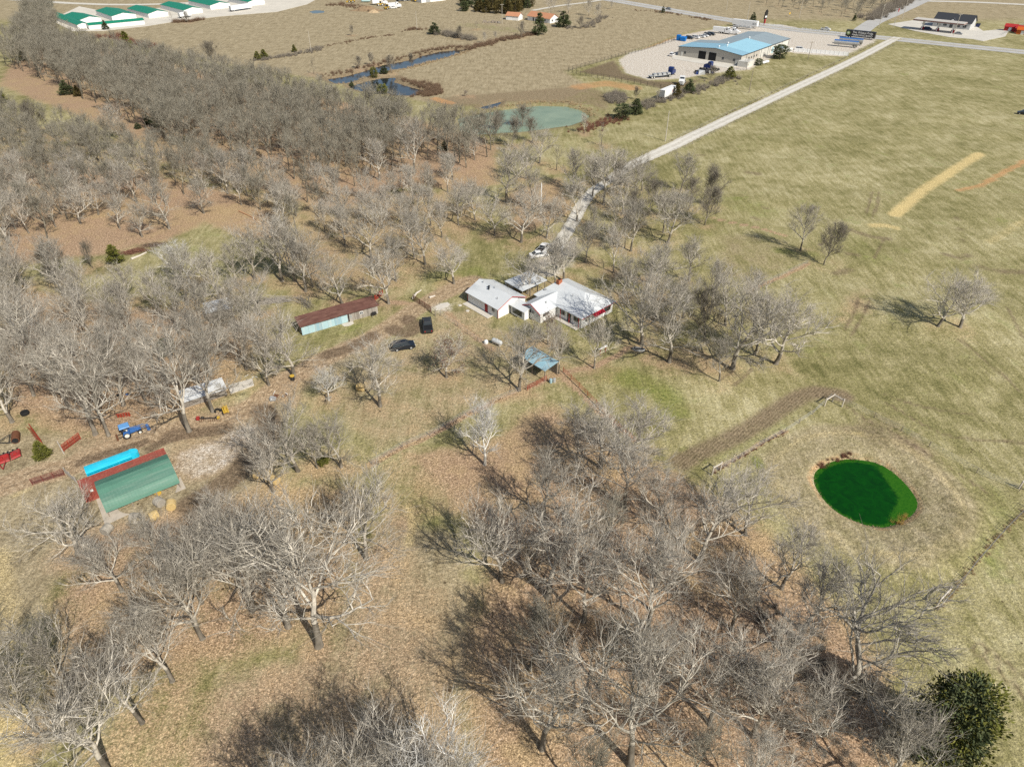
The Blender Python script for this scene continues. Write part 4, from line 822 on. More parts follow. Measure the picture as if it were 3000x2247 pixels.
# ------------------------------------------------------------------ white house (local x: up the picture to the right; local y points away from it, so v -> -y)
def house():
    h = thing('farmhouse', 'white metal-roofed house with red trim and brick chimney in the centre', 'house', (-2.94, 124.4), R(43))
    # main block: hip towards the viewer side
    u0, u1, y0, y1 = 10.0, 19.8, -14.6, -1.4
    MB().box(u0, u1, y0, y1, -.1, 2.55).build('wall', WHITE_WALL, h)
    c = 15.4; zr = 4.6; ov = .5; z0 = 2.5
    A, B, C_, D = (u0-ov, y0-ov, z0), (u1+ov, y0-ov, z0), (u1+ov, y1+ov, z0), (u0-ov, y1+ov, z0); E_, F_ = (c, y0+4.2, zr), (c, y1-1.5, zr)
    for q in ([A, B, E_], [B, C_, F_, E_], [C_, D, F_], [D, A, E_, F_]):
        mb = MB(); n = len(q); mb.v = [(p[0], p[1], p[2]+.12) for p in q]+[(p[0], p[1], p[2]) for p in q]
        mb.f = [tuple(range(n)), tuple(range(n, 2*n))[::-1]]+[(i, i+n, (i+1) % n+n, (i+1) % n) for i in range(n)]
        mb.build('roof', WHITE_METAL, h)
    MB().tube([(u0-ov, y0-ov-.05, z0+.05), (u1+ov, y0-ov-.05, z0+.05)], .08, 4).build('trim', RED_TRIM, h)
    ch = MB().box(14.2, 15.3, -3.9, -3.1, 2.5, 5.3).build('chimney', BRICK, h); MB().box(14.45, 15.05, -3.7, -3.3, 5.3, 5.45).build('flue', DARK, ch)
    # wing with its gable towards the garage
    for rf in gable(h, 5.1, 12.6, -7.5, -2.4, 2.5, 3.7, 'x', gap=(True, False)): pass
    window(h, 'y', 5.1, -5.6, -4.2, 1.5, 2.2, -1); window(h, 'x', -7.5, 5.8, 7.6, 1.3, 2.1, -1); door(h, 'x', -7.5, 8.4, 9.3, 2.1, WPAINT, -1)
    window(h, 'x', -14.6, 17.2, 19.0, 1.0, 2.1, -1, RED_TRIM); window(h, 'x', -14.6, 11.2, 12.4, 1.0, 2.0, -1); door(h, 'y', 10.0, -11.6, -10.6, 2.1, GLASS, -1); window(h, 'y', 10.0, -9.9, -8.5, 1.0, 2.0, -1); window(h, 'y', 10.0, -14.0, -12.4, 1.0, 2.0, -1)
    for i in range(6):                                                         # striped awning
        MB().slab([(13.0+i*.55, -14.63, 2.45), (13.5+i*.55, -14.63, 2.45), (13.5+i*.55, -15.7, 1.95), (13.0+i*.55, -15.7, 1.95)], .05).build('awning_slat', AWNRED, h)
    MB().box(8.6, 9.98, -14.3, -8.0, -.08, .14).build('porch_slab', CONCRETE, h)
    for y in (-9, -11.5, -14.2): MB().box(9.48, 9.58, y-.05, y+.05, .14, 2.45).build('porch_post', RED_TRIM, h)
    # breezeway between garage and wing
    MB().box(3.5, 5.05, -4.4, -.35, -.1, 2.15).build('wall', WHITE_WALL, h)
    MB().slab([(3.0, -.06, 2.32), (3.0, -4.75, 2.32), (5.8, -4.75, 2.75), (5.8, -.06, 2.75)][::-1], .1).build('roof', WHITE_METAL, h)
    wall_piece('opening', h, 'y', 3.5, -3.6, -.7, .5, 1.9, GLASS, .04, -1)
    # dish on the roof
    MB().lathe([(.05, 0), (.35, .12), (.38, .16)], (11.8, -2.2, 3.4), 10).build('dish', STEEL, h)
    MB().tube([(13.2, -9, 4.0), (13.2, -9, 4.7)], .07, 6).build('vent_pipe', STEEL, h); MB().tube([(8.0, -6.2, 3.2), (8.0, -6.2, 3.7)], .07, 6).build('vent_pipe', DARK, h)
    g = thing('garage', 'white garage with low gable roof and red door left of the house', 'garage', (-2.94, 124.4), R(43))
    gable(g, 0, 7.5, 0, 9.9, 2.45, 4.0, 'y')
    door(g, 'y', 0, 3.3, 4.2, 2.1, RED_DOOR, -1); window(g, 'y', 0, 1.1, 1.9, 1.1, 1.9, -1)
    for y in (.02, 9.88): MB().box(-.06, .04, y-.05, y+.05, 0, 2.4).build('corner_board', RED_TRIM, g)
    MB().box(-1.6, -.06, 1.6, 9.9, -.08, .1).build('porch_slab', CONCRETE, g)
    for (x, y, z, r_) in ((3.0, 6.2, 3.75, .2), (2.6, 5.8, 3.6, .17), (1.6, 2.0, 3.2, .06), (3.4, 8.5, 3.9, .09), (3.5, 4.9, 3.95, .09)):
        MB().lathe([(r_*.7, -.2), (r_*.7, .35), (r_*1.3, .4), (r_*1.1, .55)], (x, y, z), 8).build('roof_vent', BLACK if r_ < .08 or r_ > .15 else STEEL, g)
    MB().box(7.3, 7.9, -.02, .05, 1.2, 2.2).build('shutter', WHITE_WALL, g)
    c_ = thing('carport', 'flat white carport roof on timber posts behind the garage', 'carport', (-2.94, 124.4), R(43))
    MB().slab([(8.8, 1.9, 2.55), (16.6, 1.9, 2.45), (16.6, 7.6, 2.7), (8.8, 7.6, 2.8)], .14).build('roof', WHITE_METAL, c_)
    for x in (9.2, 11.6, 14.0, 16.2):
        for y in (2.2, 7.2): MB().box(x-.07, x+.07, y-.07, y+.07, -.1, 2.5).build('post', POST, c_)
    for x in (9.2, 11.6, 14.0): MB().tube([(x+.1, 2.2, .3), (x+2.2, 2.2, 2.2)], .05, 4).build('brace', POST, c_)
    MB().box(8.9, 16.4, 7.3, 7.45, -.1, 2.4).build('wall', WHITE_WALL, c_)
house()
# ------------------------------------------------------------------ blue-roofed shed
b = thing('open_shed', 'small shed with a patchy blue sheet roof in front of the house', 'shed', (-2.94, 124.4), R(43))
for i in range(5):
    MB().slab([(-8.9, -15.6-i*1.42, 2.5), (-8.9, -17.0-i*1.42, 2.5), (-5.2, -17.0-i*1.42, 2.95), (-5.2, -15.6-i*1.42, 2.95)], .05).build('roof_sheet', SLATE if i % 2 else BLUE_SHEET2, b, (0, 0, .02*(i % 2)))
for x in (-8.7, -5.4):
    for y in (-15.8, -19.2, -22.5): MB().box(x-.08, x+.08, y-.08, y+.08, -.1, 2.48 if x < -7 else 2.85).build('post', POST, b)
MB().box(-5.5, -5.4, -22.4, -15.9, .1, 2.6).build('wall', PLANK[1], b)
for i, (x, y, m_) in enumerate(((-8.2, -23.6, CYAN), (-7.6, -23.9, STEEL))):
    tag(MB().lathe([(.28, 0), (.3, .4), (.28, .85), (.1, .9)], (0, 0, 0), 12).build('barrel', m_ if i else BLUE_SHEET2, None, (-2.94+math.cos(R(43))*x-math.sin(R(43))*y, 124.4+math.sin(R(43))*x+math.cos(R(43))*y, 0)),
        ('pale blue barrel at the corner of the blue-roofed shed' if i == 0 else 'grey metal barrel at the corner of the blue-roofed shed'), 'barrel')
# ------------------------------------------------------------------ long shed
def long_shed():
    s = thing('long_shed', 'long low shed with rusty roof, faded blue wall and grey board end', 'shed', (-42.77, 117.81), R(31.6))
    MB().box(.05, 16.55, .06, 3.2, -.1, 2.1).build('wall', PLANK[1], s)
    MB().add([(0.05, .06, 2.1), (16.55, .06, 2.1), (16.55, 3.2, 2.55), (.05, 3.2, 2.55), (16.55, 3.2, 2.1), (.05, 3.2, 2.1)], [(0, 1, 4, 5), (1, 2, 4) if 0 else (1, 4, 2), (0, 3, 5)]).build('gable_board', PLANK[0], s)
    r_ = random.Random(4)
    for i in range(13):
        x0 = -.2+i*1.31; dz = r_.uniform(0, .035)
        MB().slab([(x0, -.35, 2.12+dz), (x0+1.36, -.35, 2.14+dz), (x0+1.36, 3.45, 2.68+dz), (x0, 3.45, 2.66+dz)], .035).build('roof_sheet', RUST_ROOF, s)
    for i in range(7): wall_piece('wall_sheet', s, 'x', .06, .06+i*1.4, 1.45+i*1.4-.02, 0, 2.05, (BLUE_SHEET, BLUE_SHEET, BLUE_SHEET2)[i % 3], .03+.012*(i % 2), -1)
    for i in range(26):
        x0 = 10.9+i*.217; wall_piece('plank', s, 'x', .06, x0, x0+.19, r_.uniform(0, .06), 2.05-r_.uniform(0, .04), PLANK[r_.choice((0, 0, 1, 2))], .03+r_.uniform(0, .025), -1)
    for i in range(14): wall_piece('plank', s, 'y', 16.55, .08+i*.222, .27+i*.222, 0, 2.3, PLANK[r_.choice((0, 1, 2))], .04, 1)
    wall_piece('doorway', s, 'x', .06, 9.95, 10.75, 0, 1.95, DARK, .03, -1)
    d = MB().box(0, .75, -.04, .02, .05, 1.9).build('door', PLANK[2], s, (10.2, -.05, 0), R(-35)); MB().box(.12, .62, -.06, .03, 1.0, 1.7).build('pane', STEEL, d)
    window(s, 'x', .0, 12.6, 13.2, 1.1, 1.6, -1)
    MB().prism([(8.2, -.15), (8.5, -1.3), (9.6, -1.6), (10.6, -1.2), (10.7, -.2)], 'z', -.05, .1).build('step_slab', CONCRETE, s)
    return s
long_shed()
o = thing('gas_grill', 'small dark grill standing at the grey board end of the long shed', 'grill', (-29.3, 125.3), R(30)); MB().box(-.5, .5, -.25, .25, .5, .8).build('firebox', BLACK, o); MB().prism([(-.25, .8), (.25, .8), (.2, 1.05), (-.2, 1.05)], 'x', -.45, .45).build('lid', BLACK, o)
for x in (-.4, .4):
    for y in (-.2, .2): MB().tube([(x, y, 0), (x, y, .5)], .03, 4).build('leg', STEEL, o)
# ------------------------------------------------------------------ container, arched roof, stock trailer
def corrugated_container(name, label, cat, loc, rz, L=12.2, W=2.44, Hh=2.6, m_=CORTEN):
    c = thing(name, label, cat, loc, rz)
    def wave(n, L_):
        pts = []
        for i in range(n):
            p = L_/n; x = i*p; pts += [(x, 0), (x+.3*p, 0), (x+.45*p, .06), (x+.85*p, .06)]
        return pts+[(L_, 0)]
    for nm, y, sgn in (('side_wall', 0, 1), ('side_wall', W, -1)):
        mb = MB(); w_ = wave(34, L)
        for (x, d) in w_: mb.v += [(x, y+sgn*d, .15), (x, y+sgn*d, Hh-.1)]
        mb.f = [(2*i, 2*i+2, 2*i+3, 2*i+1) if sgn > 0 else (2*i, 2*i+1, 2*i+3, 2*i+2) for i in range(len(w_)-1)]; mb.build(nm, m_, c)
    mb = MB(); w_ = wave(34, L)
    for (x, d) in w_: mb.v += [(x, .06, Hh-.02-d*.8), (x, W-.06, Hh-.02-d*.8)]
    mb.f = [(2*i, 2*i+2, 2*i+3, 2*i+1) for i in range(len(w_)-1)]; mb.build('roof', m_, c)
    for x in (0, L):
        for y in (0, W): MB().box(x-.08, x+.08, y-.08, y+.08, 0, Hh).build('corner_post', m_, c)
        MB().box(x-.06, x+.06, .08, W-.08, 0, .15).build('end_rail', m_, c); MB().box(x-.06, x+.06, .08, W-.08, Hh-.15, Hh+.01).build('end_rail', m_, c)
    for y in (0, W): MB().box(.08, L-.08, y-.07, y+.07, 0, .16).build('side_rail', m_, c); MB().box(.08, L-.08, y-.07, y+.07, Hh-.12, Hh+.02).build('side_rail', m_, c)
    MB().box(-.03, .03, .08, W/2-.02, .15, Hh-.15).build('door', m_, c); MB().box(-.03, .03, W/2+.02, W-.08, .15, Hh-.15).build('door', m_, c)
    MB().box(L-.03, L+.03, .08, W-.08, .15, Hh-.15).build('end_wall', m_, c)
    return c
CO = (-63.48, 71.45); CA = R(36.5)
c = corrugated_container('shipping_container', 'long red corrugated shipping container beside the green arched roof', 'container', CO, CA)
MB().box(1.0, 1.4, -.10, -.02, 1.7, 2.05).build('sticker', WPAINT, c)
def local(o, rz, x, y): return (o[0]+math.cos(rz)*x-math.sin(rz)*y, o[1]+math.sin(rz)*x+math.cos(rz)*y)
a = thing('arched_shed', 'open shed with weathered green arched metal roof against the red container', 'shed', CO, CA)
prof = [(.55, 2.66), (0, 2.95), (-.8, 3.30), (-1.7, 3.48), (-2.6, 3.40), (-3.5, 3.02), (-4.3, 2.35), (-4.85, 1.6), (-5.1, .95)]
for i in range(len(prof)-1):
    (ya, za), (yb, zb) = prof[i], prof[i+1]; mb = MB(); nn = 44; x0, x1 = 1.95, 12.25
    dx = (x1-x0)/nn; jit_ = .03*(i % 2)
    for k in range(nn+1):
        dz = .035 if k % 2 else 0; mb.v += [(x0+k*dx, ya+.06, za+.03+dz+jit_), (x0+k*dx, yb-.03, zb-.02+dz+jit_)]
    mb.f = [(2*k, 2*k+1, 2*k+3, 2*k+2) for k in range(nn)]; mb.build('roof_sheet', GREEN_ROOF[(i*5 % 3) % 2], a)
MB().prism([(p[0], p[1]-.06) for p in prof[1:]]+[(-4.9, .95), (-4.2, 2.2), (-2.6, 3.2), (-.1, 2.75)], 'x', 12.1, 12.2).build('end_rib', BLACK, a)
MB().prism([(p[0], p[1]-.06) for p in prof[1:]]+[(-4.9, .95), (-4.2, 2.2), (-2.6, 3.2), (-.1, 2.75)], 'x', 2.0, 2.08).build('end_rib', WPAINT, a)
MB().prism([(.0, 2.62), (.0, 2.9), (-.9, 3.2), (-1.2, 2.62)], 'x', 2.1, 2.13).build('end_panel', WPAINT, a)
for x in (2.1, 5.4, 8.8, 12.1): MB().box(x-.08, x+.08, -5.1, -4.94, -.1, .98).build('post', POST, a)
tag(MB().prism([(0, 0), (11.5, 0), (11.5, -5.6), (0, -6.4)], 'z', -.1, .05).build('shed_floor', mat('limestone_floor', (.48, .42, .34), .95, .1, var=.3, scale=1), None, (*local(CO, CA, 1.2, -.1), 0), CA), kind='structure')
def stock_trailer():
    t_ = thing('stock_trailer', 'bright cyan gooseneck livestock trailer with slatted sides', 'trailer', local(CO, CA, 1.3, 3.7), CA)
    L, W, z0, z1 = 6.4, 1.9, .55, 2.35
    MB().box(0, L, 0, W, z0, z0+.12).build('floor', CYAN, t_)
    for y in (0, W-.05):
        for za, zb in ((z0+.12, 1.45), (1.55, 1.66), (1.78, 1.89), (2.03, z1)): MB().box(0, L, y, y+.05, za, zb).build('side_slat', CYAN, t_)
        for i in range(8): MB().box(i*L/7-.04 if i else 0, i*L/7+.04, y-.02, y+.07, z0, z1).build('side_post', CYAN, t_)
    MB().box(-.05, 0, 0, W, z0, z1).build('rear_gate', CYAN, t_)
    mb = MB(); n = 8; prof_ = [(W/2-W/2*math.cos(math.pi*k/n), z1+.16*math.sin(math.pi*k/n)) for k in range(n+1)]
    mb.prism(prof_+[(W, z1-.04), (0, z1-.04)], 'x', -.05, L); mb.build('roof', CYAN2, t_)
    nose = [(L+1.15*math.sin(math.pi*k/8), W/2-W/2*math.cos(math.pi*k/8)) for k in range(9)]
    MB().prism([(L, 0)]+nose+[(L, W)], 'z', 1.45, z1+.08).build('nose', CYAN2, t_)
    MB().box(L-.02, L, 0, W, z0, 1.5).build('front_wall', CYAN, t_)
    MB().tube([(L+.9, W/2, 1.5), (L+.9, W/2, .55)], .08, 8).build('coupler', BLACK, t_); MB().tube([(L+.55, W/2, 1.45), (L+.55, W/2, .05)], .05, 6).build('jack', BLACK, t_)
    for x in (2.6, 3.5):
        for y in (-.14, W-.02): o = MB().tube([(x, y, .38), (x, y+.16, .38)], .38, 14).build('wheel', TYRE, t_); MB().tube([(x, y-.01, .38), (x, y+.17, .38)], .18, 10).build('rim', WHEELW, o)
    for y in (-.16, W): MB().box(2.1, 4.0, y, y+.16, .78, .85).build('fender', CYAN, t_)
stock_trailer()
# ------------------------------------------------------------------ gates, racks, fences near the container
def gate(name, label, a, b, z0, z1, m_, bars=6, r_=.035, cat='gate', uprights=4):
    L = math.dist(a, b); o = thing(name, label, cat, a, math.atan2(b[1]-a[1], b[0]-a[0]))
    for i in range(bars): z = z0+(z1-z0)*i/(bars-1); MB().tube([(0, 0, z), (L, 0, z)], r_, 5).build('rail', m_, o)
    for i in range(uprights): x = L*i/(uprights-1); MB().tube([(x, 0, z0-.15 if i in (0, uprights-1) else z0), (x, 0, z1)], r_*1.2, 5).build('upright', m_, o)
    return o
gate('pipe_gate', 'long maroon pipe gate lying beside the dirt lane left of the container', (-73.7, 75.1), (-69.9, 77.27), .15, 1.25, MAROON, 6, .045)
gate('pipe_gate', 'bright red-orange gate panel right of the round cedar bush', (-72.93, 82.81), (-71.75, 85.84), .15, 1.35, REDGATE, 7, .05)
g1 = gate('feed_rack', 'red-orange slanted feed panel left of the round cedar bush', (-81.31, 88.29), (-77.25, 84.39), .15, 1.3, REDGATE, 6, .05, 'feeder', 8)
for i in range(9): MB().tube([(.3+i*.55, 0, .2), (.55+i*.55, -.5, 1.25)], .035, 4).build('bar', REDGATE, g1)
def board_fence(name, label, a, b, n, boards, m_, h=1.2, cat='fence'):
    L = math.dist(a, b); o = thing(name, label, cat, a, math.atan2(b[1]-a[1], b[0]-a[0]))
    pm = MB().box(-.06, .06, -.06, .06, -.1, h+.15).mesh('post', m_)
    for i in range(n): put('post', pm, o, (L*i/(n-1), 0, 0))
    for j in range(boards): z = .25+(h-.25)*j/max(1, boards-1); MB().box(-.05, L+.05, -.1, -.065, z-.06, z+.06).build('rail', m_, o)
    return o
board_fence('board_fence', 'short grey weathered board fence beside the container corner', (-69.89, 77.65), (-67.19, 75.62), 3, 5, PLANK[0])
board_fence('board_fence', 'short grey board panel touching the round cedar bush', (-74.22, 83.97), (-72.59, 82.15), 3, 5, PLANK[2], 1.0)
# roller, mower, tyre, tractor
def roller():
    o = thing('land_roller', 'rusty steel land roller drum with a black drawbar frame', 'roller', (-82.27, 85.67), R(-22))
    MB().tube([(-1.05, 0, .6), (1.05, 0, .6)], .6, 20).build('drum', RUST, o); MB().tube([(-1.06, 0, .6), (-1.1, 0, .6)], .48, 16).build('end_plate', BLACK, o); MB().tube([(1.06, 0, .6), (1.1, 0, .6)], .48, 16).build('end_plate', BLACK, o)
    for x in (-1.2, 1.2): MB().tube([(x, 0, .6), (x, -.9, .6), (0, -2.6, .5)] if 0 else [(x, 0, .6), (x*.95, -.95, .6), (0, -2.7, .5)], .06, 6).build('frame_arm', BLACK, o)
    MB().tube([(-1.2, -.9, .6), (1.2, -.9, .6)], .06, 6).build('frame_bar', BLACK, o); MB().tube([(0, -2.6, .5), (0, -3.4, .45)], .07, 6).build('tongue', BLACK, o)
    o.rotation_euler.z = R(-62)
roller()
def mower():
    o = thing('batwing_mower', 'red batwing mower with a row of small wheels at the left edge', 'mower', (-81.48, 80.38), R(35))
    for x0, x1, tilt in ((-1.1, 1.1, 0), (1.2, 2.7, .25), (-2.7, -1.2, .25)):
        mb = MB(); mb.hexa([(x0, -1.0, .35), (x1, -1.0, .35+(tilt if x1 > 1.5 else 0)), (x1, 1.0, .35+(tilt if x1 > 1.5 else 0)), (x0, 1.0, .35+(tilt if x0 < -1.5 else 0))],
                           [(x0+.1, -.85, .58), (x1-.1, -.85, .58+(tilt if x1 > 1.5 else 0)), (x1-.1, .85, .58+(tilt if x1 > 1.5 else 0)), (x0+.1, .85, .58+(tilt if x0 < -1.5 else 0))]); mb.build('deck', REDMACH, o)
        MB().box((x0+x1)/2-.22, (x0+x1)/2+.22, -.25, .25, .58, .9).build('gearbox', REDMACH, o)
    for x in (-2.3, -1.7, -.8, -.2, .4, 1.0, 1.7, 2.3): w_ = MB().tube([(x-.1, 1.35, .34), (x+.1, 1.35, .34)], .34, 12).build('wheel', TYRE, o); MB().tube([(x-.11, 1.35, .34), (x+.11, 1.35, .34)], .17, 8).build('rim', WHEELW, w_)
    MB().box(-2.4, 2.4, 1.28, 1.42, .3, .42).build('axle', BLACK, o)
    for x in (-.5, .5): MB().tube([(x, -.8, .5), (0, -2.8, .5)], .07, 6).build('drawbar', REDMACH, o)
    MB().box(-1.0, 1.0, .2, .35, .58, 1.0).build('hinge_beam', REDMACH, o)
mower()
def torus(R_, r_, n=18, k=7):
    mb = MB()
    for i in range(n):
        for j in range(k):
            a, b = 6.2832*i/n, 6.2832*j/k; mb.v.append(((R_+r_*math.cos(b))*math.cos(a), (R_+r_*math.cos(b))*math.sin(a), r_+r_*math.sin(b)))
    for i in range(n):
        for j in range(k): mb.f.append((i*k+j, ((i+1) % n)*k+j, ((i+1) % n)*k+(j+1) % k, i*k+(j+1) % k))
    return mb
o = tag(torus(.5, .22).build('tyre', TYRE, None, (*(-84.66, 92.32), 0)), 'black tyre lying on the grass near the left edge', 'tyre'); o.scale = (1, 1, 1.6)
tag(torus(.42, .16).build('tyre', TYRE, None, (*(-51.6, 93.26), .0)), 'dark tyre leaning by the yellow implement', 'tyre').rotation_euler = (R(70), 0, .6)
def wheel(parent, x, y, R_, w_, name='wheel', rim=WHEELW):
    o = MB().tube([(x, y-w_/2, R_), (x, y+w_/2, R_)], R_, 16).build(name, TYRE, parent)
    MB().tube([(x, y-w_/2-.01, R_), (x, y+w_/2+.01, R_)], R_*.58, 12).build('rim', rim, o); return o
def tractor():
    o = thing('tractor', 'blue farm tractor with canopy roof and white wheel rims', 'tractor', (-63.71, 87.05), R(35))
    for y in (-.85, .85): wheel(o, -.9, y, .72, .4)
    for y in (-.7, .7): wheel(o, 1.35, y, .42, .26, 'front_wheel')
    MB().hexa([(-.6, -.42, .6), (1.75, -.38, .65), (1.75, .38, .65), (-.6, .42, .6)], [(-.4, -.4, 1.45), (1.7, -.33, 1.3), (1.7, .33, 1.3), (-.4, .4, 1.45)]).build('bonnet', BLUEMACH, o)
    for y in (-.85, .85): MB().prism([(-1.5, .95), (-1.3, 1.45), (-.5, 1.45), (-.25, 1.0), (-.45, .95), (-.65, 1.33), (-1.2, 1.33), (-1.4, .95)], 'y', y-.25, y+.25).build('mudguard', BLUEMACH, o)
    MB().box(-1.25, -.8, -.3, .3, 1.0, 1.2).build('seat', BLACK, o); MB().tube([(-.35, 0, 1.3), (-.55, 0, 1.65)], .03, 5).build('steering_column', BLACK, o)
    for x in (-1.45, -.2):
        for y in (-.6, .6): MB().tube([(x, y, 1.2), (x, y, 2.35)], .04, 5).build('canopy_post', BLACK, o)
    MB().hexa([(-1.75, -.85, 2.33), (.1, -.85, 2.33), (.1, .85, 2.33), (-1.75, .85, 2.33)], [(-1.65, -.75, 2.48), (0, -.75, 2.48), (0, .75, 2.48), (-1.65, .75, 2.48)]).build('canopy', mat('pale_blue_canopy', (.13, .32, .62), .5), o)
    MB().tube([(1.1, .15, 1.3), (1.1, .15, 2.1)], .05, 6).build('exhaust', BLACK, o)
    for y in (-.55, .55): MB().tube([(-1.3, y, .6), (-2.5, y, .45)], .05, 5).build('linkage', BLACK, o)
    MB().box(-2.7, -2.4, -.9, .9, .3, .55).build('rear_implement', RUST, o)
    for y in (-.45, .45): MB().tube([(.9, y, 1.0), (2.2, y, 1.15), (2.75, y, .5)], .06, 5).build('loader_arm', BLUEMACH, o)
    MB().prism([(2.6, .15), (3.2, .1), (3.1, .6), (2.65, .65)], 'y', -.8, .8).build('bucket', BLUEMACH, o)
    o.scale = (.88, .88, .9)
tractor()
# ------------------------------------------------------------------ left woodland yard
def flat_roof_shed(name, label, quad, zt, m_, n=5):
    o = thing(name, label, 'shed', quad[0], math.atan2(quad[1][1]-quad[0][1], quad[1][0]-quad[0][0]))
    L = math.dist(quad[0], quad[1]); W = math.dist(quad[1], quad[2])
    for i in range(n): MB().slab([(i*L/n, -.1, zt), ((i+1)*L/n+.04, -.1, zt), ((i+1)*L/n+.04, W, zt+.25), (i*L/n, W, zt+.25)], .05).build('roof_sheet', m_, o, (0, 0, .015*(i % 2)))
    MB().box(.2, L-.2, .2, W-.2, -.1, zt-.03).build('wall', PLANK[1], o)
    return o
WSHEET = mat('white_sheet', (.66, .67, .66), .5, .3, var=.1, scale=.8, dirt=(.50, .49, .46))
flat_roof_shed('lean_to', 'low shed with a white flat sheet roof under the left trees', [(-57.5, 93.7), (-51.1, 97.8), (-52.8, 101.0)], 1.5, WSHEET)
tag(MB().prism([(0, 0), (4.3, .3), (4.6, 2.6), (.2, 2.9)], 'z', -.1, .06).build('concrete_slab', CONCRETE, None, (-50.9, 98.2, 0), R(33)), kind='structure')
flat_roof_shed('lean_to', 'white-roofed shed half hidden among the trees left of the long shed', [(-63.52, 122.46), (-58.75, 124.95), (-61.54, 128.53)], 2.4, WSHEET)
def barrel(label, p, top, body, h=.9):
    o = thing('barrel', label, 'barrel', p); MB().lathe([(.28, 0), (.3, .25), (.28, .45), (.3, .6), (.28, h-.12)], (0, 0, 0), 14).build('drum', body, o); MB().lathe([(.31, h-.12), (.31, h)], (0, 0, 0), 14).build('lid', top, o); return o
o = barrel('dark barrel with a yellow top at the foot of an oak', (-40.76, 102.48), YELLOW, BLACK); o.scale = (1.35, 1.35, 1.1)
def round_bale(label, p, rz, m_, R_=.72, W=1.25):
    o = thing('hay_bale', label, 'hay bale', p, rz, 'round hay bales'); r_ = random.Random(label); mb = MB(); n = 20
    for y, k in ((-W/2, .93), (-W/2+.1, 1), (0, 1.02), (W/2-.1, 1), (W/2, .93)):
        for j in range(n): a = 6.2832*j/n; q = R_*k*(1+r_.uniform(-.025, .025)); mb.v.append((q*math.cos(a), y, R_*.95+q*math.sin(a)))
    for i in range(4):
        for j in range(n): mb.f.append((i*n+j, i*n+(j+1) % n, (i+1)*n+(j+1) % n, (i+1)*n+j))
    mb.f += [tuple(range(n)), tuple(range(4*n, 5*n))[::-1]]; mb.build('hay', m_, o)
    for y in (-.3, .3): MB().tube([(R_*1.03*math.cos(6.2832*j/20), y, R_*.95+R_*1.03*math.sin(6.2832*j/20)) for j in range(21)], .012, 3, False).build('twine', PALEWOOD, o)
round_bale('golden round bale beside the middle yard oak', (-27.5, 99.32), R(70), HAY)
round_bale('golden round bale at the right side of the gravel patch', (-36.55, 75.55), R(60), HAY)
round_bale('half-hidden golden bale left of the one by the gravel patch', (-39.85, 77.04), R(20), HAY, .55)
for i, (p, m_, lb) in enumerate((((-50.33, 70.36), HAY, 'golden bale at the right end of the row below the green arched roof'), ((-52.33, 70.91), HAYGREY, 'grey weathered bale, right end of the row below the green roof'), ((-54.55, 67.88), HAYGREY, 'grey weathered bale in the middle of the row below the green roof'), ((-51.96, 68.21), HAY, 'yellowish bale in front of the row below the green roof'), ((-57.55, 65.63), HAYGREY, 'brownish bale at the left end of the row below the green roof'), ((-53.73, 66.59), HAY, 'yellow bale lowest of the row below the green roof'), ((-53.8, 73.22), YELLOW, 'bright yellow bundle against the green roof edge'))):
    round_bale(lb, p, R(20+37*i), m_, .72 if m_ is not YELLOW else .42)
def hay_rake(label, p, rz, m_, m2):
    o = thing('hay_rake', label, 'implement', p, rz)
    MB().tube([(-1.6, 0, .6), (1.6, 0, .6)], .08, 6).build('beam', BLACK, o)
    for i in range(9): MB().tube([(-1.5+i*.37, 0, .6), (-1.5+i*.37, -.35, .08)], .03, 4).build('tine', RUST, o)
    MB().box(-2.0, -1.5, -.25, .25, .35, .85).build('gearbox', m_, o); MB().box(1.5, 1.9, -.2, .2, .4, .75).build('end_guard', m2, o)
    for x in (-1.2, 1.2): wheel(o, x, .45, .28, .14)
hay_rake('hay rake with a red gearbox below the white sheet roof', (-52.1, 90.64), R(3), REDMACH, YELLOW)
o = thing('yellow_implement', 'small yellow farm implement frame beside the white sheet roof', 'implement', (-50.13, 92.98), R(120))
MB().box(-.9, .9, -.35, .35, .45, .62).build('deck', YELLOW, o); MB().tube([(-.9, 0, .62), (-.6, 0, 1.2), (.5, 0, 1.25), (.9, 0, .62)], .06, 5).build('mast', YELLOW, o); MB().box(-.7, .7, -.55, -.4, .2, .9).build('guard', YELLOW, o)
for x in (-.6, .6): wheel(o, x, .45, .3, .15)
o = thing('plough', 'rusty orange implement behind the blue tractor', 'implement', (-67.27, 91.57), R(10)); MB().tube([(-1.1, 0, .7), (1.1, .3, .7)], .07, 5).build('beam', REDGATE, o)
for i in range(5): MB().prism([(-.9+i*.45, .05), (-.65+i*.45, .1), (-.75+i*.45, .68), (-.88+i*.45, .68)], 'y', -.1, .25).build('share', REDGATE, o)
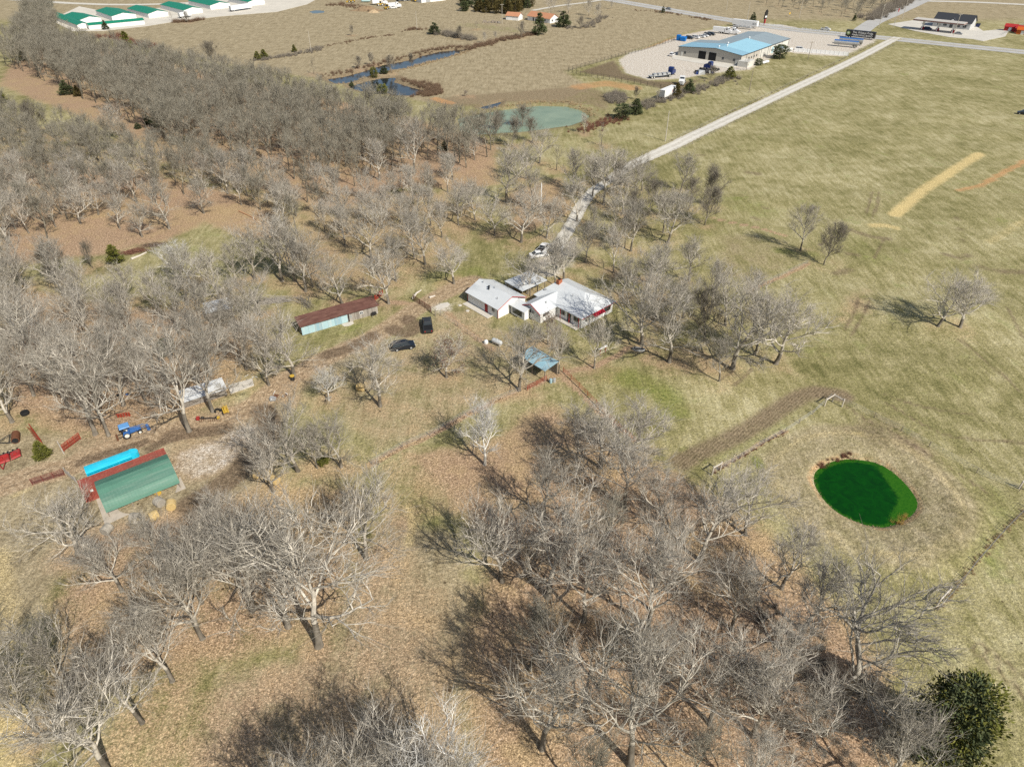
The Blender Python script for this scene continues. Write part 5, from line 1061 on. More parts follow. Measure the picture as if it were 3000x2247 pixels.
def junk(label, p, seed, mats, n=14, size=1.0):
    o = thing('scrap_pile', label, 'scrap', p); r_ = random.Random(seed)
    for i in range(n):
        x, y = r_.gauss(0, .8*size), r_.gauss(0, .5*size); a = r_.uniform(0, 3.1); L = r_.uniform(.3, 1.4)*size; d = Vector((math.cos(a), math.sin(a), r_.uniform(-.1, .3)))
        c_ = Vector((x, y, r_.uniform(.08, .4)))
        if r_.random() < .6: MB().tube([c_-d*L/2, c_+d*L/2], r_.uniform(.03, .07), 5).build('pole', r_.choice(mats), o)
        else:
            s_ = L*.35; MB().hexa([(x-s_, y-s_, 0), (x+s_, y-s_*.8, 0), (x+s_*.9, y+s_, 0), (x-s_, y+s_*.8, 0)], [(x-s_*.8, y-s_*.7, s_), (x+s_*.7, y-s_*.8, s_*1.1), (x+s_*.8, y+s_*.7, s_*.8), (x-s_*.7, y+s_*.8, s_)]).build('piece', r_.choice(mats), o)
junk('pile of scrap pipes and white bags beside the yellow-topped barrel', (-41.96, 97.58), 3, [RUST, RUST, POST, WPAINT, STEEL], 18, 1.0)
junk('white discarded appliance left of the oak with the barrel', (-48.59, 103.56), 6, [WPAINT, WPAINT, STEEL], 5, .7)
junk('small heap of junk at the foot of the trees behind the blue tractor', (-69.45, 98.09), 12, [RUST, BLUEMACH, BLACK], 10, .8)
def stick_heap(name, label, p, rz, n, L, m_, cat='brush pile'):
    mb = MB(); r_ = random.Random(label)
    for i in range(n):
        a = r_.gauss(0, .35); c_ = Vector((r_.gauss(0, L*.25), r_.gauss(0, .55), r_.uniform(.05, .7))); d = Vector((math.cos(a), math.sin(a), r_.gauss(0, .12))).normalized(); l = r_.uniform(.5, 1)*L
        mb.tube([c_-d*l/2, c_+d*l/2+Vector((0, 0, r_.uniform(-.1, .15)))], [r_.uniform(.03, .06), .015], 4, False)
    return tag(mb.build(name, m_, None, (*p, 0), rz), label, cat)
stick_heap('brush_pile', 'large grey stick pile behind the long shed left end', (-52.23, 131.49), R(10), 90, 7, PLANK[0])
stick_heap('brush_pile', 'dark row of old limbs between stick pile and long shed', (-45.29, 130.74), R(-55), 40, 6, PLANK[1])
stick_heap('brush_pile', 'red-brown brush heap in the left clearing', (-93.77, 156.22), R(20), 90, 5, mat('red_brush', (.17, .085, .06), .95, .1))
stick_heap('brush_pile', 'grey-brown brush heap beside the red-brown one', (-90.41, 159.75), R(15), 70, 4.5, mat('brown_brush', (.16, .115, .085), .95, .1))
def log(name, label, pts, r_, m_): return tag(MB().tube([(p[0], p[1], r_*.8) for p in pts], [r_*(1-.5*i/(len(pts)-1)) for i in range(len(pts))], 8).build(name, m_), label, 'log')
log('fallen_log', 'bleached fallen log below the brush heaps in the left clearing', [(-93.01, 152.06), (-91.75, 153.93), (-90.89, 155.83)], .3, PALEWOOD)
log('fallen_log', 'white bleached log beside the pipe gate on the lane', [(-21.95, 132.86), (-21.44, 135.02), (-20.52, 136.44)], .28, PALEWOOD)
log('fallen_log', 'short white log beyond the gate on the lane', [(-18.35, 133.16), (-17.13, 133.93)], .25, PALEWOOD)
log('fallen_log', 'orange-brown fallen trunk on the red leaf slope', [(-76.44, 182.24), (-72.54, 178.88), (-69.62, 176.07)], .22, mat('orange_log', (.42, .24, .13), .9))
log('fallen_log', 'dark fallen log on the wood edge beside the ride', [(-33.43, 152.43), (-32.16, 149.67), (-30.47, 146.63)], .2, POST)
# ------------------------------------------------------------------ fences
def wire_fence(label, pts, step, h=1.15, m_=POST, wires=4, name='wire_fence', pr=.06, wr=.012, wm=STEEL):
    o = thing(name, label, 'fence', pts[0]); x0, y0 = pts[0]
    pm = MB().tube([(0, 0, -.2), (0, 0, h)], pr, 6).mesh('post', m_); w_ = MB(); prev = None
    for (a, b) in zip(pts[:-1], pts[1:]):
        n = max(1, int(round(math.dist(a, b)/step)))
        for i in range(n+(1 if b is pts[-1] else 0)):
            t_ = i/n; x, y = a[0]+(b[0]-a[0])*t_, a[1]+(b[1]-a[1])*t_; z = ground_z(x, y); put('post', pm, o, (x-x0, y-y0, z))
            cur = (x-x0, y-y0, z)
            if prev:
                for k in range(wires): zz = h*(.25+.7*k/max(1, wires-1)); w_.tube([(prev[0], prev[1], prev[2]+zz), (cur[0], cur[1], cur[2]+zz)], wr, 3, False)
            prev = cur
    w_.build('wire', wm, o); return o
wire_fence('post and wire fence along the leaf line in the middle yard', [(-22.26, 79.59), (-17.89, 83.64), (-13.73, 86.79), (-8.87, 91.57), (-3.64, 95.59), (1.24, 98.6)], 4)
wire_fence('wire fence on the right side of the gravel road', [(214.71, 419.77), (139.85, 331.12), (84.41, 267.62), (52.89, 230.58)], 5.5, 1.2)
wire_fence('wire fence along the left verge of the gravel road', [(202.49, 419.77), (134.78, 339), (75.53, 268.52), (55.42, 244.25)], 7, 1.2)
wire_fence('sagging wire fence from the ploughed strip to the corner brace', [(31.63, 77.88), (36.85, 81.34), (41.78, 84.98), (46.01, 87.58), (52.25, 92.22), (57.04, 96.78)], 5)
wire_fence('wire fence running right from the corner brace past the green pond', [(57.53, 96.78), (62.54, 91.29), (68.31, 83.8), (72.86, 77.8), (77.13, 73.72)], 6)
wire_fence('fence line with pale grass strip at the lower right', [(76.3, 70.22), (70.11, 65.63), (63.24, 60.2), (57.41, 55.23), (54.12, 52.65)], 4, 1.2)
wire_fence('wire fence beside the brown field above the right grove', [(53.66, 136.6), (62.12, 142.66), (71.46, 150.03)], 5)
wire_fence('wire fence from the yard shed down to the twisted oak clump', [(9.68, 104.99), (13.54, 97.58), (17.53, 89.91), (20.34, 85.07)], 3, 1.1, REDGATE, 5, 'panel_fence', .05, .02, REDGATE)
wire_fence('red panel fence left of the blue-roofed shed', [(2.8, 99.11), (6.34, 102.16)], 2, 1.2, REDGATE, 5, 'panel_fence', .05, .025, REDGATE)
wire_fence('fence line from the lane gate down the leafy strip', [(-15.29, 125.65), (-11.38, 121.51), (-6.88, 115.64), (-4.04, 111.93)], 4)
DK = mat('dark_pipe', (.05, .045, .04), .7)
wire_fence('dark pipe fence round the warehouse yard', [(96.57, 434.83), (70.01, 402.88), (44.97, 374.84), (27.18, 354.32), (32.26, 345.82), (50.06, 333.71), (68.42, 318.65)], 3.2, 1.9, DK, 3, 'yard_fence', .09, .05, DK)
gate('pipe_gate', 'dark maroon pipe gate across the lane left of the garage', (-21.55, 131.94), (-17.48, 127.22), .2, 1.35, MAROON, 6, .05)
for p, lb in (((-21.73, 132.25), 'wooden post at the far end of the lane gate'), ((-17.28, 126.65), 'wooden post at the near end of the lane gate'), ((-16.3, 125.51), 'wooden post standing clear of the lane gate near end')): tag(MB().tube([(0, 0, -.2), (0, 0, 1.6)], .1, 8).build('gate_post', POST, None, (*p, 0)), lb, 'post')
gate('pipe_gate', 'bright red gate panel behind the right end of the long shed', (-30.21, 131.94), (-28.87, 134.55), .2, 1.4, REDGATE, 7, .07)
def brace(label, pts):
    o = thing('corner_brace', label, 'fence brace', pts[0]); x0, y0 = pts[0]
    for p in pts: MB().tube([(p[0]-x0, p[1]-y0, -.2), (p[0]-x0, p[1]-y0, 1.7)], .11, 8).build('post', PALEWOOD, o)
    for a, b in zip(pts[:-1], pts[1:]): MB().tube([(a[0]-x0, a[1]-y0, 1.45), (b[0]-x0, b[1]-y0, 1.45)], .1, 8).build('rail', PALEWOOD, o)
    return o
brace('bleached timber corner brace at the fence above the green pond', [(55.2, 94.61), (57.11, 95.98), (58.21, 94.42)])
brace('bleached timber brace at the right edge beside the green pond', [(77.42, 74.3), (78.42, 73.72)])
brace('bleached timber fence end below the ploughed strip', [(31.31, 77.42), (32.85, 78.5)])
brace('timber fence end at the grove right end beside the green strip', [(54.29, 53.26), (56.69, 55.12)])
o = thing('board_on_posts', 'white board laid on two red posts in front of the house', 'stand', (17.77, 111.33), R(38))
MB().box(-1.1, 1.1, -.2, .2, 1.3, 1.42).build('board', WPAINT, o)
for x in (-.7, .8): MB().tube([(x, 0, -.1), (x, 0, 1.3)], .07, 6).build('post', RED_TRIM, o)
o = thing('water_trough', 'pale oval water trough on the grass right of the house', 'trough', (25.02, 112.3), R(-10)); mb = MB()
ring = [(.9*math.cos(6.2832*i/20)*(1.35 if abs(math.cos(6.2832*i/20)) > .3 else 1.2), .45*math.sin(6.2832*i/20)) for i in range(20)]
for s_, z in ((1, 0), (1.03, .5), (.94, .5), (.9, .12)): mb.v += [(p[0]*s_, p[1]*s_, z) for p in ring]
for k in range(3):
    for i in range(20): mb.f.append((k*20+i, k*20+(i+1) % 20, (k+1)*20+(i+1) % 20, (k+1)*20+i))
mb.f.append(tuple(range(60, 80))); mb.build('tub', STEEL, o); MB().prism([(p[0]*.9, p[1]*.9) for p in ring], 'z', .3, .36).build('water', DARK, o)
def tank(label, p, rz, L, R_, m_=WPAINT):
    o = thing('propane_tank', label, 'tank', p, rz); n = 9; pts = [(-L/2+R_*(1-math.cos(math.pi/2*i/4)), R_*math.sin(math.pi/2*i/4)) for i in range(5)]+[(L/2-R_*(1-math.cos(math.pi/2*i/4)), R_*math.sin(math.pi/2*i/4)) for i in range(4, -1, -1)]
    MB().tube([(x, 0, R_+.25) for x, _ in pts], [max(.02, r_) for _, r_ in pts], 14).build('shell', m_, o, smooth=True)
    MB().lathe([(.16, 2*R_+.2), (.16, 2*R_+.36), (.1, 2*R_+.42)], (0, 0, 0), 10).build('dome', m_, o)
    for x in (-L*.3, L*.3): MB().box(x-.08, x+.08, -R_*.7, R_*.7, -.05, .4).build('saddle', CONCRETE, o)
tank('weathered white propane tank lying in the front yard left of the blue-roofed shed', (-3, 114.39), R(-38), 2.6, .5, mat('dull_tank', (.52, .53, .52), .5, .3, var=.2, dirt=(.38, .38, .37)))
o = tag(MB().lathe([(.42, -.1), (.45, .3), (.34, .62), (.12, .72)], (0, 0, 0), 14).build('well_cap', WPAINT, None, (*(-5.21, 115.01), 0)), 'small white domed cap left of the yard propane tank', 'well cap')
tank('white propane tank lying beside the warehouse side wall', (127.16, 370.88), R(40), 5.5, .6)
tag(MB().prism([(-1.6, -.6), (0, -1.1), (1.7, -.7), (1.9, .5), (.4, 1.0), (-1.4, .8)], 'z', -.1, .07).build('concrete_slab', CONCRETE, None, (*(-15.26, 129.7), 0), R(40)), kind='structure')
for i, p in enumerate(((-11.33, 130), (-9.57, 127.66))): tag(MB().lathe([(.4, -.1), (.4, .06), (.3, .08)], (0, 0, 0), 14).build('septic_lid', CONCRETE, None, (*p, 0)), ('round concrete lid in the grass left of the garage, upper one' if i == 0 else 'round concrete lid in the grass left of the garage, lower one'), 'lid')
# ------------------------------------------------------------------ vehicles
def car(label, p, rz, kind='suv', m_=CAR_DARK, name='parked_car', group=None, cat=None):
    o = thing(name, label, cat or ('truck' if kind == 'pickup' else 'car'), p, rz, group)
    L, W = {'suv': (4.7, 1.9), 'sedan': (4.7, 1.8), 'pickup': (5.6, 1.95)}[kind]; h = L/2
    body = {'suv': [(-h, .45), (-h, 1.0), (-h+.1, 1.05), (h-1.0, 1.02), (h-.1, .85), (h, .5)], 'sedan': [(-h, .4), (-h, .88), (-h+.9, .95), (h-1.2, .92), (h-.1, .72), (h, .42)], 'pickup': [(-h, .55), (-h, 1.12), (-.4, 1.12), (h-1.3, 1.12), (h-.1, .98), (h, .55)]}[kind]
    MB().prism(body+[(h-.2, .28), (-h+.2, .28)], 'y', -W/2, W/2).build('body', m_, o)
    cab = {'suv': [(-h+.1, 1.03), (-h+.35, 1.65), (.55, 1.7), (1.3, 1.03)], 'sedan': [(-h+.7, .93), (-.95, 1.4), (.45, 1.42), (1.25, .93)], 'pickup': [(-.75, 1.1), (-.6, 1.72), (.75, 1.75), (1.5, 1.1)]}[kind]
    mb = MB(); n = 4; iy = W/2-.08; ty = W/2-.26
    mb.hexa([(cab[0][0], -iy, cab[0][1]), (cab[3][0], -iy, cab[3][1]), (cab[3][0], iy, cab[3][1]), (cab[0][0], iy, cab[0][1])], [(cab[1][0], -ty, cab[1][1]), (cab[2][0], -ty, cab[2][1]), (cab[2][0], ty, cab[2][1]), (cab[1][0], ty, cab[1][1])]); mb.build('windows', GLASS, o)
    MB().hexa([(cab[1][0]-.02, -ty-.02, cab[1][1]-.03), (cab[2][0]+.04, -ty-.02, cab[2][1]-.03), (cab[2][0]+.04, ty+.02, cab[2][1]-.03), (cab[1][0]-.02, ty+.02, cab[1][1]-.03)], [(cab[1][0]+.08, -ty+.06, cab[1][1]+.05), (cab[2][0]-.1, -ty+.06, cab[2][1]+.04), (cab[2][0]-.1, ty-.06, cab[2][1]+.04), (cab[1][0]+.08, ty-.06, cab[1][1]+.05)]).build('roof', m_, o)
    for s in (-1, 1):
        for t_ in (0, .5, 1):
            xb = cab[0][0]+(cab[3][0]-cab[0][0])*t_; xt = cab[1][0]+(cab[2][0]-cab[1][0])*t_; MB().tube([(xb, s*(iy+.005), cab[0][1]), (xt, s*(ty+.005), cab[1][1])], .04, 4).build('pillar', m_, o)
    if kind == 'pickup':
        MB().box(-h+.12, -.85, -W/2+.12, W/2-.12, .8, 1.13).build('bed', DARK, o)
    for x in (-h+.95, h-.95):
        for y in (-W/2+.08, W/2-.08): wheel(o, x, y, .36, .24, 'wheel', STEEL)
    for y in (-W/2+.3, W/2-.3): MB().box(h-.12, h-.0, y-.18, y+.18, .62, .78).build('headlight', LAMP, o); MB().box(-h-.02, -h+.05, y-.12, y+.12, .7, .92).build('tail_light', TAIL, o)
    return o
car('black sport utility car parked beside the dirt lane below the long shed', (-21.56, 113.15), R(18), 'suv', CAR_DARK)
car('dark pickup truck with rusty bed load parked on the dry grass by the lane', (-17.51, 120.84), R(100), 'pickup', mat('charcoal_paint', (.03, .032, .035), .4, .5))
car('white pickup truck parked on the gravel in front of the carport', (7.86, 157.19), R(62), 'pickup', CAR_WHITE)
car('white car parked beside the pickup, nearer the carport', (6.57, 153.93), R(20), 'sedan', CAR_WHITE)
# ------------------------------------------------------------------ warehouse and its yard
WA = R(49.5); WO = (87.0, 390.58)
def wl(u, v): return local(WO, WA, u, -v)
def warehouse():
    o = thing('warehouse', 'large beige metal warehouse with pale blue roof and two open bays', 'warehouse', WO, WA)
    ze, zp, W = 4.4, 6.0, 35.0; ridge = -21.0
    def block(u0, u1, v0, v1, roofs):
        MB().prism([(-v1, -.1), (-v0, -.1), (-v0, ze+(zp-ze)*(v0)/21*.98), (ridge if v0 < 21 < v1 else -v0, zp-.06), (-v1, ze)], 'x', u0, u1).build('wall', CLAD if u0 == 0 else CLADW, o)
        return
    MB().prism([(-W, -.1), (0, -.1), (0, ze), (ridge, zp-.06), (-W, ze)], 'x', 0, 22).build('wall', CLAD, o)
    zl = ze+(zp-ze)*11/21
    MB().prism([(-W, -.1), (-11, -.1), (-11, zl), (ridge, zp-.06), (-W, ze)], 'x', 22.02, 59).build('wall', CLADW, o)
    # roof panels, sheet by sheet along the building
    n = 0
    for i in range(20):
        u0, u1 = -.4+i*2.99, -.4+(i+1)*2.99+.05
        right = ROOFBLUE if u0 < 8 else (ROOFLIGHT if u0 < 33 else ROOFGREY)
        MB().slab([(u0, ridge, zp), (u0, -W-.5, ze-.05), (u1, -W-.5, ze-.05), (u1, ridge, zp)], .1).build('roof_panel', right, o, (0, 0, .02*(i % 2)+.06))
        vl = .5 if u0 < 21.5 else -10.6; zz = ze-.04 if u0 < 21.5 else zl-.03
        left = ROOFBLUE if u0 < 12 else ROOFGREY
        MB().slab([(u0, vl, zz), (u0, ridge, zp), (u1, ridge, zp), (u1, vl, zz)], .1).build('roof_panel', left, o, (0, 0, .02*(i % 2)+.06))
    FR = mat('dark_trim', (.06, .07, .08), .6)
    MB().tube([(-.45, .5, ze), (-.45, ridge, zp+.05), (-.45, -W-.5, ze)], .13, 4).build('eave_trim', FR, o); MB().tube([(-.4, -W-.52, ze-.02), (59.4, -W-.52, ze-.02)], .14, 4).build('gutter', FR, o)
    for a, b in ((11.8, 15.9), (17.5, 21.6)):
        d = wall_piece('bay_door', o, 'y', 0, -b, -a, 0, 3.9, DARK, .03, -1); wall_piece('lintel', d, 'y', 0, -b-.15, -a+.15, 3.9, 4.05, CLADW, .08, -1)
    for a in (1.8, 32.2): wall_piece('door', o, 'y', 0, -a-1.0, -a, 0, 2.2, CLADW, .08, -1)
    for a in (3.6, 25.0, 31.0): window(o, 'y', 0, -a-.9, -a, 1.5, 2.4, -1, FR)
    for u in (9, 12, 15, 18): window(o, 'x', -W, u, u+.9, 1.4, 2.3, -1, FR)
    for u in (6, 14.7, 23.4, 32.1, 34.2, 40.8, 49.5, 58.5): wall_piece('downpipe', o, 'x', -W, u, u+.22, 0, ze-.1, FR, .1, -1)
    wall_piece('door', o, 'x', -W, 37, 39.6, 0, 3.2, BLUE_SHEET, .06, -1)
    for u, v in ((3, 21), (9, 22.5), (15, 20), (36, 22)): MB().lathe([(.25, -.2), (.25, .5), (.5, .6), (.3, .9)], (u, -v, zp-abs(v-21)*.1), 8).build('roof_vent', WPAINT, o)
    # low annexes on the near side
    MB().box(-3.4, 4.2, -40.3, -35.1, -.1, 2.6).build('annex', CLADW, o)
    MB().slab([(40.5, -35.6, 3.0), (40.5, -39.6, 2.4), (47, -39.6, 2.4), (47, -35.6, 3.0)], .12).build('annex_roof', ROOFGREY, o); MB().box(40.8, 46.7, -39.2, -35.7, -.1, 2.4).build('annex', CLADW, o)
    MB().box(-.12, -.02, -35.05, -34.85, 0, ze).build('corner_post', FR, o)
warehouse()
sheet('concrete_apron', [wl(-1, -3), wl(-9, 2), wl(-10, 33), wl(-2, 36), wl(0, 36), wl(0, -3)], .10, CONC)
def box_trailer(label, p, rz, L=15.5, Hh=2.9, m_=WPAINT, name='semi_trailer', dirt=True):
    o = thing(name, label, 'trailer', p, rz)
    MB().box(-L/2, L/2, -1.25, 1.25, 1.1, 1.1+Hh).build('box', m_, o)
    MB().box(-L/2, L/2, -.5, .5, .85, 1.1).build('chassis', BLACK, o)
    for x in (-L/2+1.2, -L/2+2.5):
        for y in (-1.05, 1.05): wheel(o, x, y, .5, .3)
    for y in (-.8, .8): MB().box(L/2-3, L/2-2.8, y-.08, y+.08, 0, 1.1).build('landing_leg', STEEL, o)
    MB().box(-L/2-.05, -L/2, -1.2, 1.2, 1.15, 1.05+Hh).build('rear_door', STEEL, o)
    return o
def text(body, parent, size, loc, rot, m_, name='lettering'):
    c_ = bpy.data.curves.new(name, 'FONT'); c_.body = body; c_.size = size; c_.extrude = .01; c_.materials.append(m_); c_.align_x = 'CENTER'
    t_ = bpy.data.objects.new(name, c_); COL.objects.link(t_); t_.location = loc; t_.rotation_euler = rot
    dg = bpy.context.evaluated_depsgraph_get(); dg.update(); me_ = bpy.data.meshes.new_from_object(t_.evaluated_get(dg)); bpy.data.objects.remove(t_)
    o = put(name, me_, parent, loc); o.rotation_euler = rot
    if not me_.materials: me_.materials.append(m_)
    return o
o = box_trailer('long white semi trailer parked beside the highway sign', (145.5, 475.5), R(-38), 16, 2.9)
text('XO', o, 1.6, (6.2, -1.27, 1.9), (R(90), 0, 0), BLACK)
def flatbed(label, p, rz, L, m_=STEEL):
    o = thing('flatbed_trailer', label, 'trailer', p, rz); MB().box(-L/2, L/2, -1.2, 1.2, 1.0, 1.15).build('deck', m_, o)
    for y in (-.45, .45): MB().box(-L/2, L/2, y-.08, y+.08, .75, 1.0).build('beam', BLACK, o)
    for x in (-L/2+1.0, -L/2+2.2):
        for y in (-1.0, 1.0): wheel(o, x, y, .5, .3)
    for i in range(4): MB().box(-L/2+2+i*2.4, -L/2+3.6+i*2.4, -1.0, 1.0, 1.15, 1.9).build('load', m_, o)
    return o
flatbed('flatbed trailer with metal load in front of the long white trailer', (142.5, 470.0), R(-33), 12)
def semi(label, p, rz, m_, trailer=None, name='semi_truck'):
    o = thing(name, label, 'truck', p, rz)
    MB().prism([(0, .7), (0, 3.1), (.2, 3.6), (1.6, 3.7), (2.1, 2.6), (3.6, 2.3), (3.9, 1.9), (3.9, .6)], 'y', -1.15, 1.15).build('cab', m_, o)
    MB().hexa([(1.72, -1.0, 2.55), (2.25, -1.0, 2.52), (2.25, 1.0, 2.52), (1.72, 1.0, 2.55)], [(1.5, -.95, 3.5), (1.66, -.95, 3.5), (1.66, .95, 3.5), (1.5, .95, 3.5)]).build('windscreen', GLASS, o)
    for y in (-1.18, 1.16): MB().box(.7, 1.6, y, y+.02, 2.3, 3.1).build('side_window', GLASS, o)
    MB().box(-4, 3.6, -.45, .45, .65, .95).build('chassis', BLACK, o)
    for x in (-3.2, -1.9, 3.0):
        for y in (-1.0, 1.0): wheel(o, x, y, .52, .35)
    MB().box(3.9, 3.98, -.7, .7, .8, 2.0).build('grille', STEEL, o)
    for y in (-.9, .9): MB().box(3.85, 3.95, y-.15, y+.15, 1.1, 1.4).build('headlight', LAMP, o)
    if trailer: MB().box(-7.5, -.4, -1.2, 1.2, 1.05, 3.4).build('box', trailer, o)
    return o
semi('white box truck parked in the row above the warehouse', (127.5, 453.0), R(-35), CAR_WHITE, WPAINT)
semi('white semi tractor parked right of the white box truck', (131.2, 452.0), R(-35), CAR_WHITE)
car('white pickup parked at the right end of the vehicle row above the warehouse', (134.8, 456.6), R(-40), 'pickup', CAR_WHITE)
for p, k, m_, lb in (((102.8, 436.8), 'suv', CAR_DARK, 'dark car parked right of the blue dumpster, first in the row'), ((106.8, 438.4), 'suv', CAR_WHITE, 'white car parked second in the row above the warehouse'), ((110.8, 441.4), 'sedan', CAR_WHITE, 'white car parked third in the row above the warehouse'),
                     ((113.4, 444.1), 'sedan', CAR_WHITE, 'white car parked fourth in the row above the warehouse'), ((115.6, 446.8), 'suv', CAR_DARK, 'dark car parked fifth in the row above the warehouse'), ((118.3, 448.6), 'suv', CAR_DARK, 'dark car parked sixth in the row above the warehouse')):
    car(lb, p, R(-38), k, m_, group='cars parked above the warehouse')
o = thing('dumpster', 'bright blue dumpster at the left end of the parked row', 'dumpster', (97.9, 430.3), R(-35)); BD = mat('blue_dumpster', (.01, .16, .48), .6)
MB().hexa([(-1.4, -1, .2), (1.4, -1, .2), (1.4, 1, .2), (-1.4, 1, .2)], [(-1.6, -1.1, 1.9), (1.6, -1.1, 1.9), (1.6, 1.1, 2.3), (-1.6, 1.1, 2.3)]).build('bin', BD, o)
for x in (-.75, .75): MB().slab([(x-.7, -1.05, 1.98), (x+.7, -1.05, 1.98), (x+.7, 1.05, 2.38), (x-.7, 1.05, 2.38)], .05).build('lid', BD, o)
o2 = thing('roll_off_bin', 'second blue bin standing behind the dumpster', 'dumpster', (95.6, 432.4), R(-35)); MB().hexa([(-1, -.8, .1), (1, -.8, .1), (1, .8, .1), (-1, .8, .1)], [(-1.15, -.9, 2.6), (1.15, -.9, 2.6), (1.15, .9, 2.8), (-1.15, .9, 2.8)]).build('bin', BD, o2); MB().slab([(-1.1, -.9, 2.7), (1.1, -.9, 2.7), (1.1, .9, 2.9), (-1.1, .9, 2.9)], .06).build('lid', BD, o2)
car('white car parked at the left corner of the warehouse', (84.0, 390.2), R(60), 'suv', CAR_WHITE)
semi('navy semi tractor in the muddy part of the warehouse yard', (74.5, 345.6), R(55), CAR_NAVY)
flatbed('low steel trailer frame beside the navy semi in the yard', (68.0, 341.5), R(20), 9)
semi('navy semi tractor half hidden behind dark scrap near the warehouse corner', (97.0, 357.5), R(140), CAR_NAVY)
junk('dark heap of tyres and scrap in the warehouse yard', (92.0, 351.0), 21, [BLACK, TYRE, STEEL, CAR_NAVY], 34, 3.6)
semi('white truck with black windscreen in the near corner of the yard', (77.1, 329.5), R(-110), CAR_WHITE)
o = box_trailer('white box trailer with red lettering at the near end of the yard', (66.0, 305.5), R(52), 10.5, 2.9); text('FX', o, 1.8, (2.2, -1.27, 1.8), (R(90), 0, 0), RED_TRIM)
# white fences, sign, trailers beside the highway
def rail_fence(label, a, b, step=2.4, h=1.2):
    L = math.dist(a, b); o = thing('rail_fence', label, 'fence', a, math.atan2(b[1]-a[1], b[0]-a[0])); n = int(L/step)
    pm = MB().box(-.08, .08, -.08, .08, -.1, h+.1).mesh('post', WHITEF)
    for i in range(n+1): put('post', pm, o, (L*i/n, 0, 0))
    for z in (.35, .7, 1.05): MB().box(0, L, -.03, .03, z-.08, z+.08).build('rail', WHITEF, o)
rail_fence('white rail fence right of the highway sign', (157.5, 483.3), (169.5, 476.0)); rail_fence('white rail fence beside the highway above the hopper trailers', (178, 466.5), (196.3, 451.0))
def panel_fence(label, a, b, h=1.9, n=12):
    L = math.dist(a, b); o = thing('panel_fence', label, 'fence', a, math.atan2(b[1]-a[1], b[0]-a[0])); pm = MB().box(-.1, .1, -.1, .1, -.1, h+.15).mesh('post', WHITEF); qm = MB().box(.1, L/n-.1, -.03, .03, .05, h).mesh('panel', WHITEF)
    for i in range(n+1): put('post', pm, o, (L*i/n, 0, 0))
    for i in range(n): put('panel', qm, o, (L*i/n, 0, 0))
panel_fence('tall white panel fence right of the warehouse', (151.5, 400.5), (176, 389.5)); panel_fence('short white panel fence touching the warehouse annex', (143.0, 399.5), (150.5, 401.0), n=4)
car('white car behind the white panel fence', (156.0, 405.0), R(-30), 'suv', CAR_WHITE)
o = thing('pylon_sign', 'tall dark roadside sign with red base beside the highway', 'sign', (160.0, 483.6), R(40)); MB().box(-.5, .5, -.35, .35, 0, 3.4).build('base', RED_TRIM, o); MB().prism([(-1.5, 3.4), (1.3, 3.4), (1.6, 7.6), (.6, 8.6), (-.4, 8.2), (-1.2, 7.0)], 'y', -.3, .3).build('board', BLACK, o); MB().box(-1.0, 1.0, -.34, -.3, 4.2, 5.2).build('panel', WPAINT, o)
o = box_trailer('black semi trailer with white lettering beside the highway', (201.8, 437.6), R(-36), 16, 3.0, BLACK, 'banner_trailer')
text('The Wildcat Pride', o, 1.5, (1.2, -1.27, 2.75), (R(90), 0, 0), WPAINT); text('MARCHING BAND', o, 1.35, (1.2, -1.27, 1.45), (R(90), 0, 0), WPAINT)
EMB = mat('emblem_green', (.18, .26, .10), .6); mb = MB(); mb.prism([(-6.6+1.05*math.cos(6.2832*i/14), 2.6+1.0*math.sin(6.2832*i/14)) for i in range(14)], 'y', -1.28, -1.26); mb.build('emblem', EMB, o); MB().prism([(-6.6+.55*math.cos(6.2832*i/10), 2.7+.5*math.sin(6.2832*i/10)) for i in range(10)], 'y', -1.30, -1.285).build('emblem', mat('emblem_pale', (.55, .55, .42), .6), o)
def hopper(label, p, rz):
    o = thing('hopper_trailer', label, 'trailer', p, rz); L = 12.5
    for s in (-1, 1): MB().hexa([(-L/2+(0 if s < 0 else 6.3), -.4, 1.0), (L/2-(6.3 if s < 0 else 0), -.4, 1.0), (L/2-(6.3 if s < 0 else 0), .4, 1.0), (-L/2+(0 if s < 0 else 6.3), .4, 1.0)], [(-L/2+(0 if s < 0 else 6.2), -1.25, 2.2), (L/2-(6.2 if s < 0 else 0), -1.25, 2.2), (L/2-(6.2 if s < 0 else 0), 1.25, 2.2), (-L/2+(0 if s < 0 else 6.2), 1.25, 2.2)]).build('hopper', STEEL, o)
    MB().box(-L/2, L/2, -1.27, 1.27, 2.2, 3.0).build('side', mat('polished_steel', (.55, .57, .58), .3, .5, .5), o); MB().prism([(-1.27, 3.0), (1.27, 3.0), (.5, 3.35), (-.5, 3.35)], 'x', -L/2, L/2).build('tarp', mat('blue_tarp', (.03, .12, .33), .7), o)
    for x in (-L/2+1.0, -L/2+2.3):
        for y in (-1.0, 1.0): wheel(o, x, y, .5, .3)
    for y in (-.8, .8): MB().box(L/2-2.6, L/2-2.4, y-.08, y+.08, 0, 1.2).build('landing_leg', STEEL, o)
hopper('steel hopper trailer with blue tarp, nearer the white panel fence', (184, 413.5), R(150)); hopper('steel hopper trailer with blue tarp, nearer the black trailer', (189.5, 420.5), R(150))
car('white pickup driving on the highway towards the junction', (192.2, 478.0-13), R(-40), 'pickup', CAR_WHITE); car('silver car driving on the highway at the top', (111, 546), R(-52), 'sedan', CAR_GREY)
